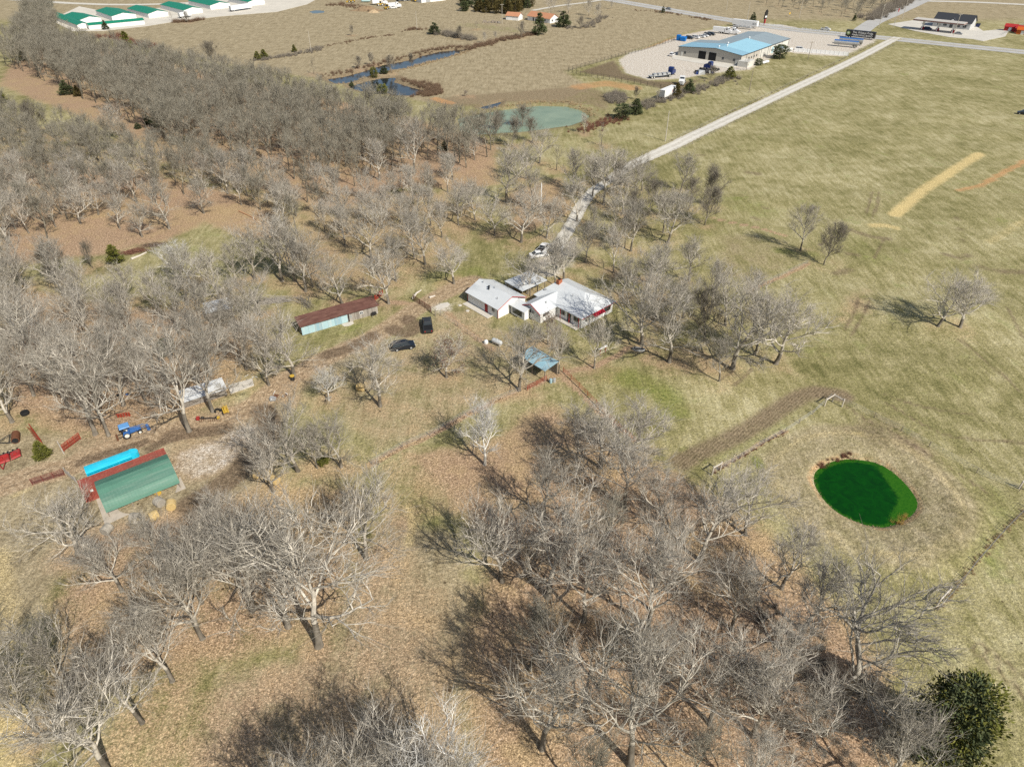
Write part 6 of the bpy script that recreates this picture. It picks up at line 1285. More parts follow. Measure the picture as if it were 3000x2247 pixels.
# ------------------------------------------------------------------ filling station
def station():
    o = thing('station_canopy', 'long flat filling station canopy on three pairs of posts', 'canopy', (258.5, 461.3), R(-41)); 
    MB().box(-14, 14, -4.2, 4.2, 5.0, 5.9).build('roof', mat('canopy_top', (.50, .47, .42), .7, var=.15), o); MB().box(-14.06, 14.06, -4.26, 4.26, 5.25, 5.65).build('fascia', mat('canopy_band', (.17, .05, .045), .6), o)
    for x in (-8.5, 0, 8.5):
        MB().box(x-.9, x+.9, -.55, .55, 0, 1.6).build('pump', RED_TRIM, o)
        for y in (-1.6, 1.6): MB().box(x-.25, x+.25, y-.25, y+.25, 0, 5).build('post', WPAINT, o)
    s = thing('station_shop', 'shop with charcoal gabled roof behind the filling station canopy', 'shop', (276.5, 477.0), R(-41))
    gable(s, -10.5, 10.5, -6.5, 6.5, 3.6, 7.2, 'x', .6, .12, SHINGLE, TAN_BLOCK, None)
    mb = MB().prism([(-2.6, 3.6), (2.6, 3.6), (0, 5.6)], 'y', -7.0, -3.2); d = mb.build('dormer', SHINGLE, s); MB().prism([(-2.0, 3.6), (2.0, 3.6), (0, 5.1)], 'y', -7.06, -7.01).build('dormer_face', WPAINT, d)
    for a in (-8, -4.5, 3, 6.5): window(s, 'x', -6.5, a, a+2, .9, 2.6, -1)
    door(s, 'x', -6.5, -.9, .9, 2.4, GLASS, -1)
    d = thing('dumpster', 'small dark dumpster right of the filling station shop', 'dumpster', (291.5, 476.5), R(-41)); MB().hexa([(-1, -.8, .1), (1, -.8, .1), (1, .8, .1), (-1, .8, .1)], [(-1.2, -.9, 1.5), (1.2, -.9, 1.5), (1.2, .9, 1.9), (-1.2, .9, 1.9)]).build('bin', CAR_NAVY, d); MB().slab([(-1.15, -.9, 1.55), (1.15, -.9, 1.55), (1.15, .9, 1.95), (-1.15, .9, 1.95)], .06).build('lid', BLACK, d)
station()
car('dark car under the filling station canopy', (255.4, 466.5), R(-40), 'suv', CAR_NAVY); car('silver car parked right of the canopy', (266.0, 451.0), R(-40), 'sedan', CAR_GREY)
RM = mat('red_shed', (.40, .03, .03), .6)
for i, (p, m_, lb) in enumerate((((304, 463), RM, 'red garden shed in the sales lot at the right edge, rear one'), ((307, 457), RM, 'red garden shed in the sales lot at the right edge, middle one'), ((305, 452), ORANGE_M, 'orange garden shed in the sales lot at the right edge'))):
    s = thing('garden_shed', lb, 'shed', p, R(-41)); gable(s, -3.2, 3.2, -2, 2, 2.4, 3.7, 'x', .3, .1, m_, m_, None); door(s, 'x', -2, -.8, .8, 2.0, WPAINT, -1)
wire_fence('grey mesh fence round the sales lot at the right edge', [(330.38, 488.87), (317.47, 476.4), (297.71, 455.33), (290.79, 448.67)], 3, 1.8, STEEL, 4, 'mesh_fence', .06, .03)
# ------------------------------------------------------------------ storage units
def storage(label, p, rz, L, W, doors=True, ze=2.7, zr=4.1, dside=-1):
    """p = near corner; x runs back along the doors"""
    o = thing('storage_building', label, 'storage', p, rz, 'green-roofed storage buildings')
    gable(o, 0, L, 0, W, ze, zr, 'x', .25, .1, GREENROOF, WPAINT, None)
    n = int(L/3.4); dm = MB().box(0, 2.6, -.06, .02, 0, 2.25).mesh('roller_door', mat('roller_door_grey', (.16, .20, .21), .5))
    if doors:
        for i in range(n): put('roller_door', dm, o, (.5+i*(L-.6)/n, 0, 0))
    return o
storage('storage building with green roof and dark doors, second from the left', (-249.3, 508.6), R(133), 32, 15)
storage('storage building with green roof, leftmost of the tall row', (-265.3, 493.9), R(139), 26, 13, False)
storage('storage building with green roof and dark doors in the middle of the row', (-231.8, 517.8), R(136), 34, 13)
storage('storage building with green roof and dark doors, fourth from the left', (-213.8, 532.2), R(135), 38, 13)
storage('storage building with green roof cut by the top edge, fifth from the left', (-202.5, 556.0), R(136), 34, 15)
storage('storage building cut by the top edge, last on the right of the storage row', (-182.3, 571.6), R(136), 30, 13)
o = storage('low narrow green-roofed shed running up the left side of the storage yard', (-262.5, 472.5), R(134), 60, 6.5, False, 2.4, 3.3)
o = storage('low long green-roofed shed along the near edge of the storage yard', (-259.6, 466.7), R(36.5), 32, 6.0, False, 2.4, 3.3)
box_trailer('white box trailer parked at the right end of the storage yard', (-190.7, 542.5), R(53), 17, 2.6)
box_trailer('small white trailer standing between the storage buildings', (-218, 511.5), R(50), 8, 2.2); 
# ------------------------------------------------------------------ farmhouse at the top and equipment yard
fh = thing('farm_house', 'small white house with orange shingle roof at the top', 'house', (18.2, 500.0), R(-42))
gable(fh, -7, 12, -4.2, 4.2, 2.7, 4.9, 'x', .5, .12, ORANGEROOF, WPAINT, None); window(fh, 'y', 12, -2.6, -1.2, .9, 2.0, 1); window(fh, 'y', 12, 1.2, 2.4, .9, 2.0, 1); window(fh, 'x', -4.2, 2, 4, .9, 2.0, -1); window(fh, 'x', -4.2, 6.5, 8.5, .9, 2.0, -1); door(fh, 'x', -4.2, -2.5, -1.4, 2.1, GLASS, -1)
fo = thing('farm_outbuilding', 'white garage with orange shingle roof left of the small farmhouse', 'garage', (1.5, 504.5), R(-25)); gable(fo, -4.5, 4.5, -3.4, 3.4, 2.5, 4.2, 'x', .4, .12, ORANGEROOF, WPAINT, None); door(fo, 'x', -3.4, -3.4, -.6, 2.2, WHITEF, -1)
junk('dark log and scrap heap in the field left of the small farmhouse', (-13.85, 491.44), 31, [POST, POST, PLANK[1]], 26, 2.6)
for i, (p, k, lb) in enumerate((((-95.94, 564.48), 'loader', 'yellow loader in the equipment yard at the top'), ((-88.59, 548.35), 'loader', 'yellow machine at the front of the equipment yard'), ((-73.37, 585), 'loader', 'yellow machine right of the white vans at the top edge'), ((-120.33, 581.49), 'loader', 'yellow machine at the left of the equipment yard'))):
    o = thing('wheel_loader', lb, 'loader', p, R(20+50*i)); MB().box(-2.4, .8, -.9, .9, .7, 1.6).build('body', YELLOW, o); MB().box(-.6, .7, -.75, .75, 1.6, 3.0).build('cab', GLASS, o); MB().box(-.7, .8, -.8, .8, 3.0, 3.15).build('roof', YELLOW, o)
    for y in (-.5, .5): MB().tube([(.6, y, 1.5), (2.2, y, 1.7), (3.0, y, .6)], .14, 6).build('arm', YELLOW, o)
    MB().prism([(2.8, .2), (3.9, .1), (3.7, .9), (2.9, 1.1)], 'y', -1.3, 1.3).build('bucket', YELLOW, o)
    for x in (-1.6, 1.2):
        for y in (-.95, .95): wheel(o, x, y, .75, .5)
for p, lb in (((-95.71, 571.17), 'white truck at the left of the equipment yard, behind the yellow loader'), ((-83.39, 554.7), 'white truck right of the yellow machines in the equipment yard'), ((-78.95, 588.56), 'white truck at the top edge of the equipment yard')): semi(lb, p, R(25), CAR_WHITE, WPAINT)
car('dark pickup at the top edge of the equipment yard', (-84.91, 588.56), R(30), 'pickup', CAR_DARK); car('white pickup in the middle of the equipment yard', (-84.9, 551.51), R(10), 'pickup', CAR_WHITE)
tank('pale teal storage tank at the left of the equipment yard', (-109.58, 581.49), R(10), 7, 1.1, mat('teal_tank', (.42, .58, .58), .5))
eb = thing('equipment_barn', 'white metal barn cut by the top edge right of the equipment yard', 'barn', (-67.48, 578.01), R(40)); gable(eb, 0, 22, 0, 12, 4, 5.5, 'x', .3, .12, WHITE_METAL, WPAINT, None); door(eb, 'x', 0, 4, 8, 3.2, STEEL, -1)
# earth mounds
def mound(label, p, rx, ry, h, m_, seed):
    r_ = random.Random(seed); mb = MB(); n, k = 22, 7; mb.v.append((0, 0, h))
    for i in range(1, k+1):
        for j in range(n): a = 6.2832*j/n; f = i/k; q = 1+r_.uniform(-.12, .12); mb.v.append((rx*f*q*math.cos(a), ry*f*q*math.sin(a), h*(math.cos(f*math.pi)*.5+.5)*r_.uniform(.85, 1.1)-.15*(i == k)))
    for j in range(n): mb.f.append((0, 1+j, 1+(j+1) % n))
    for i in range(k-1):
        for j in range(n): mb.f.append((1+i*n+j, 1+(i+1)*n+j, 1+(i+1)*n+(j+1) % n, 1+i*n+(j+1) % n))
    return tag(mb.build('dirt_mound', m_, None, (*p, 0), 0), label, 'mound')
DIRTM = mat('mound_soil', (.25, .18, .11), 1, .05, var=.35, scale=.5, fine=.4)
mound('brown earth mound with dry weeds in front of the equipment yard', (-102.09, 542.13), 13, 5, 3.0, DIRTM, 1); mound('smaller pale earth mound right of the large one', (-95.8, 533.04), 5, 3, 1.8, mat('mound_pale', (.42, .32, .20), 1, .05, var=.3), 2)
# ------------------------------------------------------------------ utility poles
def pole(label, p, h, arm=True, m_=POST, rz=0):
    o = thing('utility_pole', label, 'pole', p, rz, 'utility poles'); MB().tube([(0, 0, -.3), (0, 0, h)], [.17, .11], 8).build('shaft', m_, o)
    if arm:
        c_ = MB().box(-1.2, 1.2, -.06, .06, h-.6, h-.45).build('crossarm', m_, o)
        for x in (-1.1, 0, 1.1): MB().tube([(x, 0, h-.45), (x, 0, h-.2)], .05, 6).build('insulator', STEEL, c_)
    return o
PP = mat('pale_pole', (.46, .42, .35), .9)
pole('pale utility pole left of the gravel road above the grove', (54.3, 245.42), 10.4, False, PP); pole('utility pole in the far field boundary at left', (-107.9, 401.07), 10, False, PP); pole('utility pole in the middle of the far field', (-58.36, 466.82), 10.2, False, PP)
pole('utility pole left of the small farmhouse at the top', (-6.32, 486.33), 11.5, True, PP); pole('dark utility pole between the warehouse and gravel road', (102.9, 313.5), 9.5, False); pole('utility pole beside the white panel fence', (152.2, 381.2), 8.5, True)
pole('tall utility pole beyond the highway in the orchard', (190.7, 508.6), 14, True, PP); pole('utility pole at the road junction, nearest the highway', (228.2, 473.2), 13, True, PP, .6); pole('utility pole on the far side of the junction', (258, 506), 13, True, PP, .6); pole('utility pole in front of the filling station canopy', (260, 445), 12, True, PP); pole('utility pole by the highway behind the conical cedar', (153.41, 499.28), 11, False, PP)
pole('white light pole among the trees left of the drive', (7.95, 179.83), 9, False, WPAINT); pole('thin utility pole at the top edge above the highway', (151.63, 545.22), 9, False, PP)
f = thing('flag_pole', 'flag pole with a hanging red flag at the junction', 'flag pole', (237.3, 473.2)); MB().tube([(0, 0, 0), (0, 0, 11)], [.1, .06], 8).build('shaft', STEEL, f); MB().prism([(0, 8.6), (.5, 8.9), (.7, 10.6), (0, 10.8)], 'y', -.04, .04).build('flag', RED_TRIM, f)
o = thing('road_sign', 'yellow roadside sign beside the orchard', 'sign', (186.41, 515.66), R(30)); MB().tube([(0, 0, 0), (0, 0, 2.6)], .06, 6).build('post', STEEL, o); MB().prism([(-.9, 2.0), (0, 1.1), (.9, 2.0), (0, 2.9)], 'y', -.05, .05).build('board', YELLOW, o)
# ------------------------------------------------------------------ cars at the right edge
car('black car at the right edge of the pasture', (201.85, 279.75), R(150), 'suv', CAR_DARK)

# ------------------------------------------------------------------ bare trees
def bark_material(name, trunk, twig):
    m_, t, b = newmat(name, .95, .15)
    tc = t.n('ShaderNodeTexCoord').outputs['Object']; lv = t.n('ShaderNodeAttribute', attribute_name='thin').outputs['Fac']
    rnd = t.n('ShaderNodeObjectInfo').outputs['Random']
    n = t.noise(t.mapping(tc, (1, 1, .35)), 3.0, 2, .7)
    c = t.mix(lv, trunk, twig)
    c = t.mix(1.0, c, t.ramp(n, [(.3, (.6,)*3), (.7, (1.35,)*3)]), 'MULTIPLY')
    c = t.mix(1.0, c, t.ramp(rnd, [(0, (.8, .79, .77)), (1, (1.14, 1.13, 1.12))]), 'MULTIPLY')
    t.L.new(c, b.inputs['Base Color']); return m_
BARK = bark_material('grey_bark', (.18, .16, .13), (.55, .51, .435))
BARK_WOOD = bark_material('olive_bark', (.15, .135, .105), (.35, .325, .26))
BARK_DARK = bark_material('dark_bark', (.13, .115, .09), (.30, .27, .22))
BARK_WHITE = bark_material('pale_bark', (.42, .40, .36), (.74, .72, .67))

def rnd_unit(r):
    while True:
        v = Vector((r.uniform(-1, 1), r.uniform(-1, 1), r.uniform(-1, 1)))
        if .05 < v.length < 1: return v.normalized()
UP = Vector((0, 0, 1))
def perp_dir(d, ang, az):
    a = d.cross(UP if abs(d.z) < .95 else Vector((1, 0, 0))).normalized(); b = d.cross(a)
    return (d*math.cos(ang)+(a*math.cos(az)+b*math.sin(az))*math.sin(ang)).normalized()
def walk(r, p, d, L, n, gnarl, trop):
    pts = [p.copy()]; q = p.copy(); d = d.copy()
    for i in range(n):
        d = (d+rnd_unit(r)*gnarl+UP*trop).normalized(); q = q+d*(L/n); pts.append(q.copy())
    return pts
def tree_polylines(seed, kind, lean=True):
    """a tree 10 m high as polylines: (points, radius at start, radius at end, sides, level)"""
    r = random.Random(seed); out = []
    K = {'oak':   dict(fork=.22, limbs=11, l2=7, l3=5, tw=5, spread=1.0, gn=.36, rise=.16, r0=.21, lead=.74, rad=4.3, low=64, top=20),
         'tall':  dict(fork=.25, limbs=11, l2=7, l3=5, tw=5, spread=.85, gn=.26, rise=.22, r0=.175, lead=.76, rad=3.6, low=48, top=14),
         'wood':  dict(fork=.36, limbs=9,  l2=6, l3=5, tw=5, spread=.55, gn=.22, rise=.24, r0=.13, lead=.86, rad=2.8, low=48, top=16),
         'round': dict(fork=.14, limbs=14, l2=7, l3=6, tw=6, spread=.85, gn=.20, rise=.20, r0=.15, lead=.70, rad=3.9, low=56, top=14),
         'snag':  dict(fork=.30, limbs=7,  l2=5, l3=4, tw=4, spread=.55, gn=.42, rise=.06, r0=.18, lead=.9, rad=3.0, low=75, top=30)}[kind]
    H = 10.0
    # trunk and leader
    base = Vector((0, 0, -.25)); d0 = Vector((r.uniform(-.09, .09), r.uniform(-.09, .09), 1)).normalized()
    tr = walk(r, base, d0, H*K['fork'], 4, .07, .05)
    out.append((tr, K['r0']*1.0, K['r0']*.82, 9, 0))
    le = walk(r, tr[-1], (tr[-1]-tr[-2]).normalized(), H*(K['lead']-K['fork']), 8, .17, .10)
    out.append((le, K['r0']*.80, K['r0']*.16, 6, 1))
    def along(pts, t):
        f = t*(len(pts)-1); i = min(int(f), len(pts)-2); return pts[i].lerp(pts[i+1], f-i), (pts[i+1]-pts[i]).normalized()
    def twigs(pts, n, L, rad, t0=.25):
        for k in range(n):
            t = r.uniform(t0, 1.0); p, d = along(pts, t)
            dd = perp_dir(d, R(r.uniform(12, 44)), r.uniform(0, 6.28))
            out.append(([p, p+(dd+UP*.12)*(L*r.uniform(.5, 1.35))], rad, rad*.35, 3, 4))
    def level3(pts, n, L, rad):
        for k in range(n):
            t = .22+.78*(k+r.random())/n; p, d = along(pts, min(t, 1))
            dd = perp_dir(d, R(r.uniform(18, 46)), r.uniform(0, 6.28)); l = L*r.uniform(.6, 1.25)*(1.15-.4*t)
            q = walk(r, p, dd, l, 4, K['gn'], .08); out.append((q, rad, rad*.45, 3, 3))
            twigs(q, K['tw'], l*.95, .0095)
    def level2(pts, n, L, rad):
        for k in range(n):
            t = .25+.75*(k+r.random())/n; p, d = along(pts, min(t, 1))
            dd = perp_dir(d, R(r.uniform(22, 50)), r.uniform(0, 6.28)); dd = (dd+UP*.22).normalized()
            l = L*r.uniform(.65, 1.2)*(1.15-.55*t); rr = rad*(1.1-.55*t)
            q = walk(r, p, dd, l, 5, K['gn']*.85, .10); out.append((q, rr, rr*.4, 4, 2))
            level3(q, K['l3'], l*.62, max(.021, rr*.5))
    az = r.uniform(0, 6.28)
    for k in range(K['limbs']):
        t = (k+.7*r.random())/K['limbs']; az += 2.4+r.uniform(-.5, .5)
        p, d = along(le, min(.97, t)) if t > .04 else (tr[-1], d0)
        ang = R(K['low']+(K['top']-K['low'])*t+r.uniform(-10, 10))
        dd = Vector((math.cos(az)*math.sin(ang), math.sin(az)*math.sin(ang), math.cos(ang)))
        L = H*(.24+.26*K['spread'])*math.sin(math.pi*(.24+.62*t))**.8*r.uniform(.75, 1.2)
        rr = K['r0']*(.50-.30*t)*r.uniform(.75, 1.2)*(L/(H*.42))**.6
        low = t < .2 and r.random() < .45                               # low boughs hang out flat
        q = walk(r, p, dd, L*(.9 if low else 1), 7, K['gn']*.75, K['rise']*(.0 if low else 1)); out.append((q, rr, rr*.28, 5, 1))
        level2(q, K['l2'], L*.54, rr*.55)
    level2(le[4:], 4, 1.5, .045)
    zmax = max(p.z for o in out for p in o[0])
    rr = sorted(math.hypot(p.x, p.y) for o in out if o[4] == 4 for p in o[0][-1:]); rad = rr[int(len(rr)*.93)]
    f = K['rad']/(rad*10/zmax); f = min(1.25, max(.6, f))          # crown width of the kind
    cx = tr[-1].x; cy = tr[-1].y
    out = [([Vector((p.x*f, p.y*f, p.z)) for p in o[0]], *o[1:]) if o[4] else o for o in out]
    dx, dy = cx*(f-1), cy*(f-1)
    out = [([Vector((p.x-dx, p.y-dy, p.z)) for p in o[0]], *o[1:]) if o[4] else o for o in out]
    return out, zmax, rad
def polylines_mesh(name, lines, m_, sc, thick=1.0, flare=False):
    V = []; Fq = []; thin = []; off = 0
    groups = {}
    for pts, r0, r1, n, lv in lines: groups.setdefault((len(pts), n, lv), []).append((pts, r0, r1))
    for (k, n, lv), ls in groups.items():
        P_ = np.array([[tuple(p) for p in l[0]] for l in ls])*sc                      # m,k,3
        r0 = np.array([l[1] for l in ls]); r1 = np.array([l[2] for l in ls]); t = np.linspace(0, 1, k)
        rad = (r0[:, None]*(1-t)+r1[:, None]*t)*thick
        if flare and lv == 0: rad[:, 0] *= 1.55; rad[:, 1] *= 1.08
        D = np.gradient(P_, axis=1); D /= np.linalg.norm(D, axis=2, keepdims=True)+1e-9
        ref = np.where(np.abs(D[..., 2:3]) < .9, np.array([0, 0, 1.]), np.array([1., 0, 0]))
        A = np.cross(D, ref); A /= np.linalg.norm(A, axis=2, keepdims=True)+1e-9; B = np.cross(D, A)
        th = np.arange(n)*2*math.pi/n
        ring = P_[:, :, None, :]+rad[:, :, None, None]*(A[:, :, None, :]*np.cos(th)[None, None, :, None]+B[:, :, None, :]*np.sin(th)[None, None, :, None])
        V.append(ring.reshape(-1, 3)); M = len(ls)
        base = off+np.arange(M)[:, None, None]*k*n+np.arange(k-1)[None, :, None]*n
        j = np.arange(n)[None, None, :]; j2 = (j+1) % n
        Fq.append(np.stack([base+j, base+n+j, base+n+j2, base+j2], -1).reshape(-1, 4))
        thin.append(np.full(M*k*n, {0: 0.0, 1: .8, 2: 1.0, 3: .95, 4: .5}[lv])); off += M*k*n
    V = np.concatenate(V); Fq = np.concatenate(Fq); thin = np.concatenate(thin)
    me = bpy.data.meshes.new(name); me.vertices.add(len(V)); me.loops.add(Fq.size); me.polygons.add(len(Fq))
    me.vertices.foreach_set('co', V.astype('f4').ravel()); me.polygons.foreach_set('loop_start', np.arange(len(Fq), dtype='i4')*4)
    me.loops.foreach_set('vertex_index', Fq.astype('i4').ravel()); me.update(calc_edges=True)
    a = me.attributes.new('thin', 'FLOAT', 'POINT'); a.data.foreach_set('value', thin.astype('f4'))
    me.materials.append(m_); return me
PROTO = {}
def make_protos():
    for kind, seeds in (('oak', (11, 12, 13, 14)), ('tall', (21, 22, 23, 24)), ('wood', (31, 32, 33)), ('round', (41, 42)), ('snag', (51,))):
        for sd_ in seeds:
            L, zm, rad = tree_polylines(sd_, kind)
            sc = 10.0/zm
            b_ = BARK_DARK if kind in ('round', 'snag') else (BARK_WOOD if kind == 'wood' else BARK)
            PROTO.setdefault(kind, []).append((polylines_mesh('trunk', [l for l in L if l[4] == 0], b_, sc, 1, True), polylines_mesh('crown', [l for l in L if l[4] > 0], b_, sc)))
    for kind in ('oak', 'tall'):                      # pale-barked versions of the same shapes
        for tr_, cr in PROTO[kind][:2]:
            a, b_ = tr_.copy(), cr.copy(); a.materials[0] = BARK_WHITE; b_.materials[0] = BARK_WHITE
            PROTO.setdefault('white', []).append((a, b_))
    # withered leaves for the two oaks that kept theirs
    rr = np.random.RandomState(5); L, zm, rad = tree_polylines(12, 'oak'); sc = 10/zm
    ends = np.array([tuple(l[0][-1]) for l in L if l[4] == 4])*sc; ends = ends[rr.choice(len(ends), 1500)]
    a = rr.normal(size=(len(ends), 3)); a /= np.linalg.norm(a, axis=1, keepdims=True); b_ = np.cross(a, rr.normal(size=(len(ends), 3))); b_ /= np.linalg.norm(b_, axis=1, keepdims=True)
    s_ = rr.uniform(.06, .13, (len(ends), 1)); c_ = ends+rr.normal(size=ends.shape)*.12
    V = np.stack([c_-a*s_, c_+b_*s_*.6, c_+a*s_, c_-b_*s_*.6], 1).reshape(-1, 3)
    me = bpy.data.meshes.new('withered_leaves'); me.from_pydata(V.tolist(), [], np.arange(len(V)).reshape(-1, 4).tolist())
    me.materials.append(mat('withered_leaf', (.16, .085, .055), .9, .1, var=.3, scale=3)); PROTO['leaves'] = me
make_protos()
tcount = {}
def place_tree(x, y, h, kind, spread, label, group=None):
    real = 'oak' if kind == 'leafy' else kind
    vs = PROTO[real]; i = rng.randrange(len(vs)) if kind != 'leafy' else 1
    o = thing('bare_tree', label, 'tree', (x, y, ground_z(x, y)-.05), rng.uniform(0, 6.28), group or 'bare trees')
    s_ = h/10.0; o.scale = (s_*spread, s_*spread*rng.uniform(.93, 1.07), s_)
    put('trunk', vs[i][0], o); put('crown', vs[i][1], o)
    if kind == 'leafy': tag(put('leaves', PROTO['leaves'], o), 'sparse brown leaves left on the twigs', kind='stuff')
    return o
for t in TREES: place_tree(*t[:6])
for t in extra: place_tree(*t)
# the far side of the wood, one mass
def tree_mass():
    variants = []
    for sd_ in (61, 62, 63, 64):
        L, zm, rad = tree_polylines(sd_, 'wood' if sd_ < 64 else 'round')
        r_ = random.Random(sd_); keep = [l for l in L if l[4] < 3 or (l[4] == 3 and r_.random() < .8) or (l[4] == 4 and r_.random() < .30)]
        keep = [(l[0] if l[4] < 2 else ([l[0][0], l[0][len(l[0])//2], l[0][-1]] if l[4] == 2 else [l[0][0], l[0][-1]]), l[1]*(1.0 if l[4] < 3 else 1.2), l[2]*1.1, 5 if l[4] == 0 else 3, l[4]) for l in keep]
        me_ = polylines_mesh('t', keep, BARK, 10/zm)
        co = np.empty(len(me_.vertices)*3, 'f4'); me_.vertices.foreach_get('co', co)
        fv = np.empty(len(me_.loops), 'i4'); me_.loops.foreach_get('vertex_index', fv)
        th = np.empty(len(me_.vertices), 'f4'); me_.attributes['thin'].data.foreach_get('value', th)
        variants.append((co.reshape(-1, 3), fv.reshape(-1, 4), th)); bpy.data.meshes.remove(me_)
    V = []; Fq = []; T = []; off = 0
    for x, y, h in STUFF_TREES:
        co, fv, th = rng.choice(variants); a = rng.uniform(0, 6.28); s_ = h/10; w_ = s_*rng.uniform(.9, 1.2)
        c, s = math.cos(a)*w_, math.sin(a)*w_
        V.append(np.stack([co[:, 0]*c-co[:, 1]*s+x, co[:, 0]*s+co[:, 1]*c+y, co[:, 2]*s_+ground_z(x, y)], -1)); Fq.append(fv+off); T.append(th); off += len(co)
    V = np.concatenate(V); Fq = np.concatenate(Fq); T = np.concatenate(T); print('mass tris', len(Fq)*2)
    me = bpy.data.meshes.new('tree_mass'); me.vertices.add(len(V)); me.loops.add(Fq.size); me.polygons.add(len(Fq))
    me.vertices.foreach_set('co', V.astype('f4').ravel()); me.polygons.foreach_set('loop_start', np.arange(len(Fq), dtype='i4')*4)
    me.loops.foreach_set('vertex_index', Fq.astype('i4').ravel()); me.update(calc_edges=True)
    a = me.attributes.new('thin', 'FLOAT', 'POINT'); a.data.foreach_set('value', T); me.materials.append(BARK_WOOD)
    tag(put('distant_trees', me), 'bare grey trees filling the far side of the wood', 'trees', kind='stuff')
tree_mass()
# ------------------------------------------------------------------ evergreen cedars
def cedar_material(name, c0, c1, c2):
    m_, t, b = newmat(name, .8, .2)
    tc = t.n('ShaderNodeTexCoord').outputs['Object']; rnd = t.n('ShaderNodeObjectInfo').outputs['Random']
    c = t.ramp(t.noise(tc, 1.6, 3, .7), [(.33, c0), (.5, c1), (.68, c2)])
    c = t.mix(1.0, c, t.ramp(rnd, [(0, (.85,)*3), (1, (1.2,)*3)]), 'MULTIPLY')
    t.L.new(c, b.inputs['Base Color']); return m_
CED = [cedar_material('cedar_dark', (.045, .06, .026), (.08, .098, .042), (.14, .15, .07)), cedar_material('cedar_olive', (.07, .08, .014), (.125, .13, .025), (.21, .195, .05)),
       cedar_material('cedar_rust', (.05, .045, .016), (.10, .085, .026), (.19, .13, .05))]
def cedar_mesh(seed, m_, n=2600, shape='cone', leaf=.34):
    """crown of many small sprays on branch tips, 10 m tall and about 4.5 m wide"""
    r = np.random.RandomState(seed); lobes = []
    for i in range(95):
        z = r.uniform(.04, .97); w_ = (1-z)**.75*(.35+.65*min(1, z/.18)) if shape == 'cone' else math.sqrt(max(0, 1-((z-.45)/.58)**2))
        a = r.uniform(0, 6.28); q = r.uniform(.55, 1.05)
        lobes.append((math.cos(a)*w_*2.3*q, math.sin(a)*w_*2.3*q, z*10, .35+.5*w_*r.uniform(.6, 1.2)))
    lobes = np.array(lobes); k = r.choice(len(lobes), n, p=lobes[:, 3]**2/np.sum(lobes[:, 3]**2))
    d = r.normal(size=(n, 3)); d /= np.linalg.norm(d, axis=1, keepdims=True)
    c = lobes[k, :3]+d*lobes[k, 3:4]*r.uniform(.55, 1.1, (n, 1))
    out = np.stack([c[:, 0], c[:, 1], np.full(n, .6)], -1); out[:, :2] /= np.linalg.norm(out[:, :2], axis=1, keepdims=True)+.3
    a = out+r.normal(size=(n, 3))*.45; a /= np.linalg.norm(a, axis=1, keepdims=True)
    b = np.cross(a, r.normal(size=(n, 3))); b /= np.linalg.norm(b, axis=1, keepdims=True)
    s = leaf*r.uniform(.6, 1.3, (n, 1))
    V = np.stack([c-a*s*.5, c+b*s*.38, c+a*s, c-b*s*.38], 1).reshape(-1, 3)
    me = bpy.data.meshes.new('crown'); me.from_pydata(V.tolist(), [], np.arange(4*n).reshape(-1, 4).tolist()); me.materials.append(m_); return me
CEDM = [[cedar_mesh(s*7+h, CED[h], 2600, ('cone', 'round')[s % 2]) for s in range(3)] for h in range(3)]
CTR = MB().tube([(0, 0, -.3), (.08, 0, 3), (0, .05, 8.5)], [.22, .16, .03], 7).mesh('trunk', BARK_DARK)
for x, y, h, sp, hue, label in CEDARS:
    o = thing('cedar_tree', label, 'cedar', (x, y, ground_z(x, y)-.05), rng.uniform(0, 6.28), 'cedar trees')
    s_ = h/10; o.scale = (s_*sp*2.0, s_*sp*2.0, s_)
    put('trunk', CTR, o); put('crown', rng.choice(CEDM[hue]), o)
x, y, h, sp = BIG_JUNIPER
o = thing('juniper_tree', 'large dark green evergreen in the bottom right corner', 'evergreen', (x, y, -.05), .6)
o.scale = (h/10*sp, h/10*sp*.9, h/10)
put('trunk', CTR, o); put('crown', cedar_mesh(99, CED[0], 7500, 'round', .2), o); put('crown', cedar_mesh(98, CED[1], 5500, 'round', .2), o, (.4, -.4, .2))
# dark evergreen belt at the top
CB = [(-34.3, 533.04), (-23.78, 536.04), (-11.77, 530.07), (0, 527.13), (9.66, 545.22), (14.87, 561.18), (0, 581.49), (-25.74, 585), (-37.38, 564.48)]
for i, p in enumerate(scatter(CB, 8.0, [])):
    o = thing('cedar_tree', 'dark cedar in the evergreen belt behind the far field at top centre', 'cedar', (*p, -.05), rng.uniform(0, 6.28), 'cedars of the evergreen belt')
    s_ = rng.uniform(.6, .95); o.scale = (s_*2, s_*2, s_); put('trunk', CTR, o); put('crown', rng.choice(CEDM[0]+CEDM[2]), o)

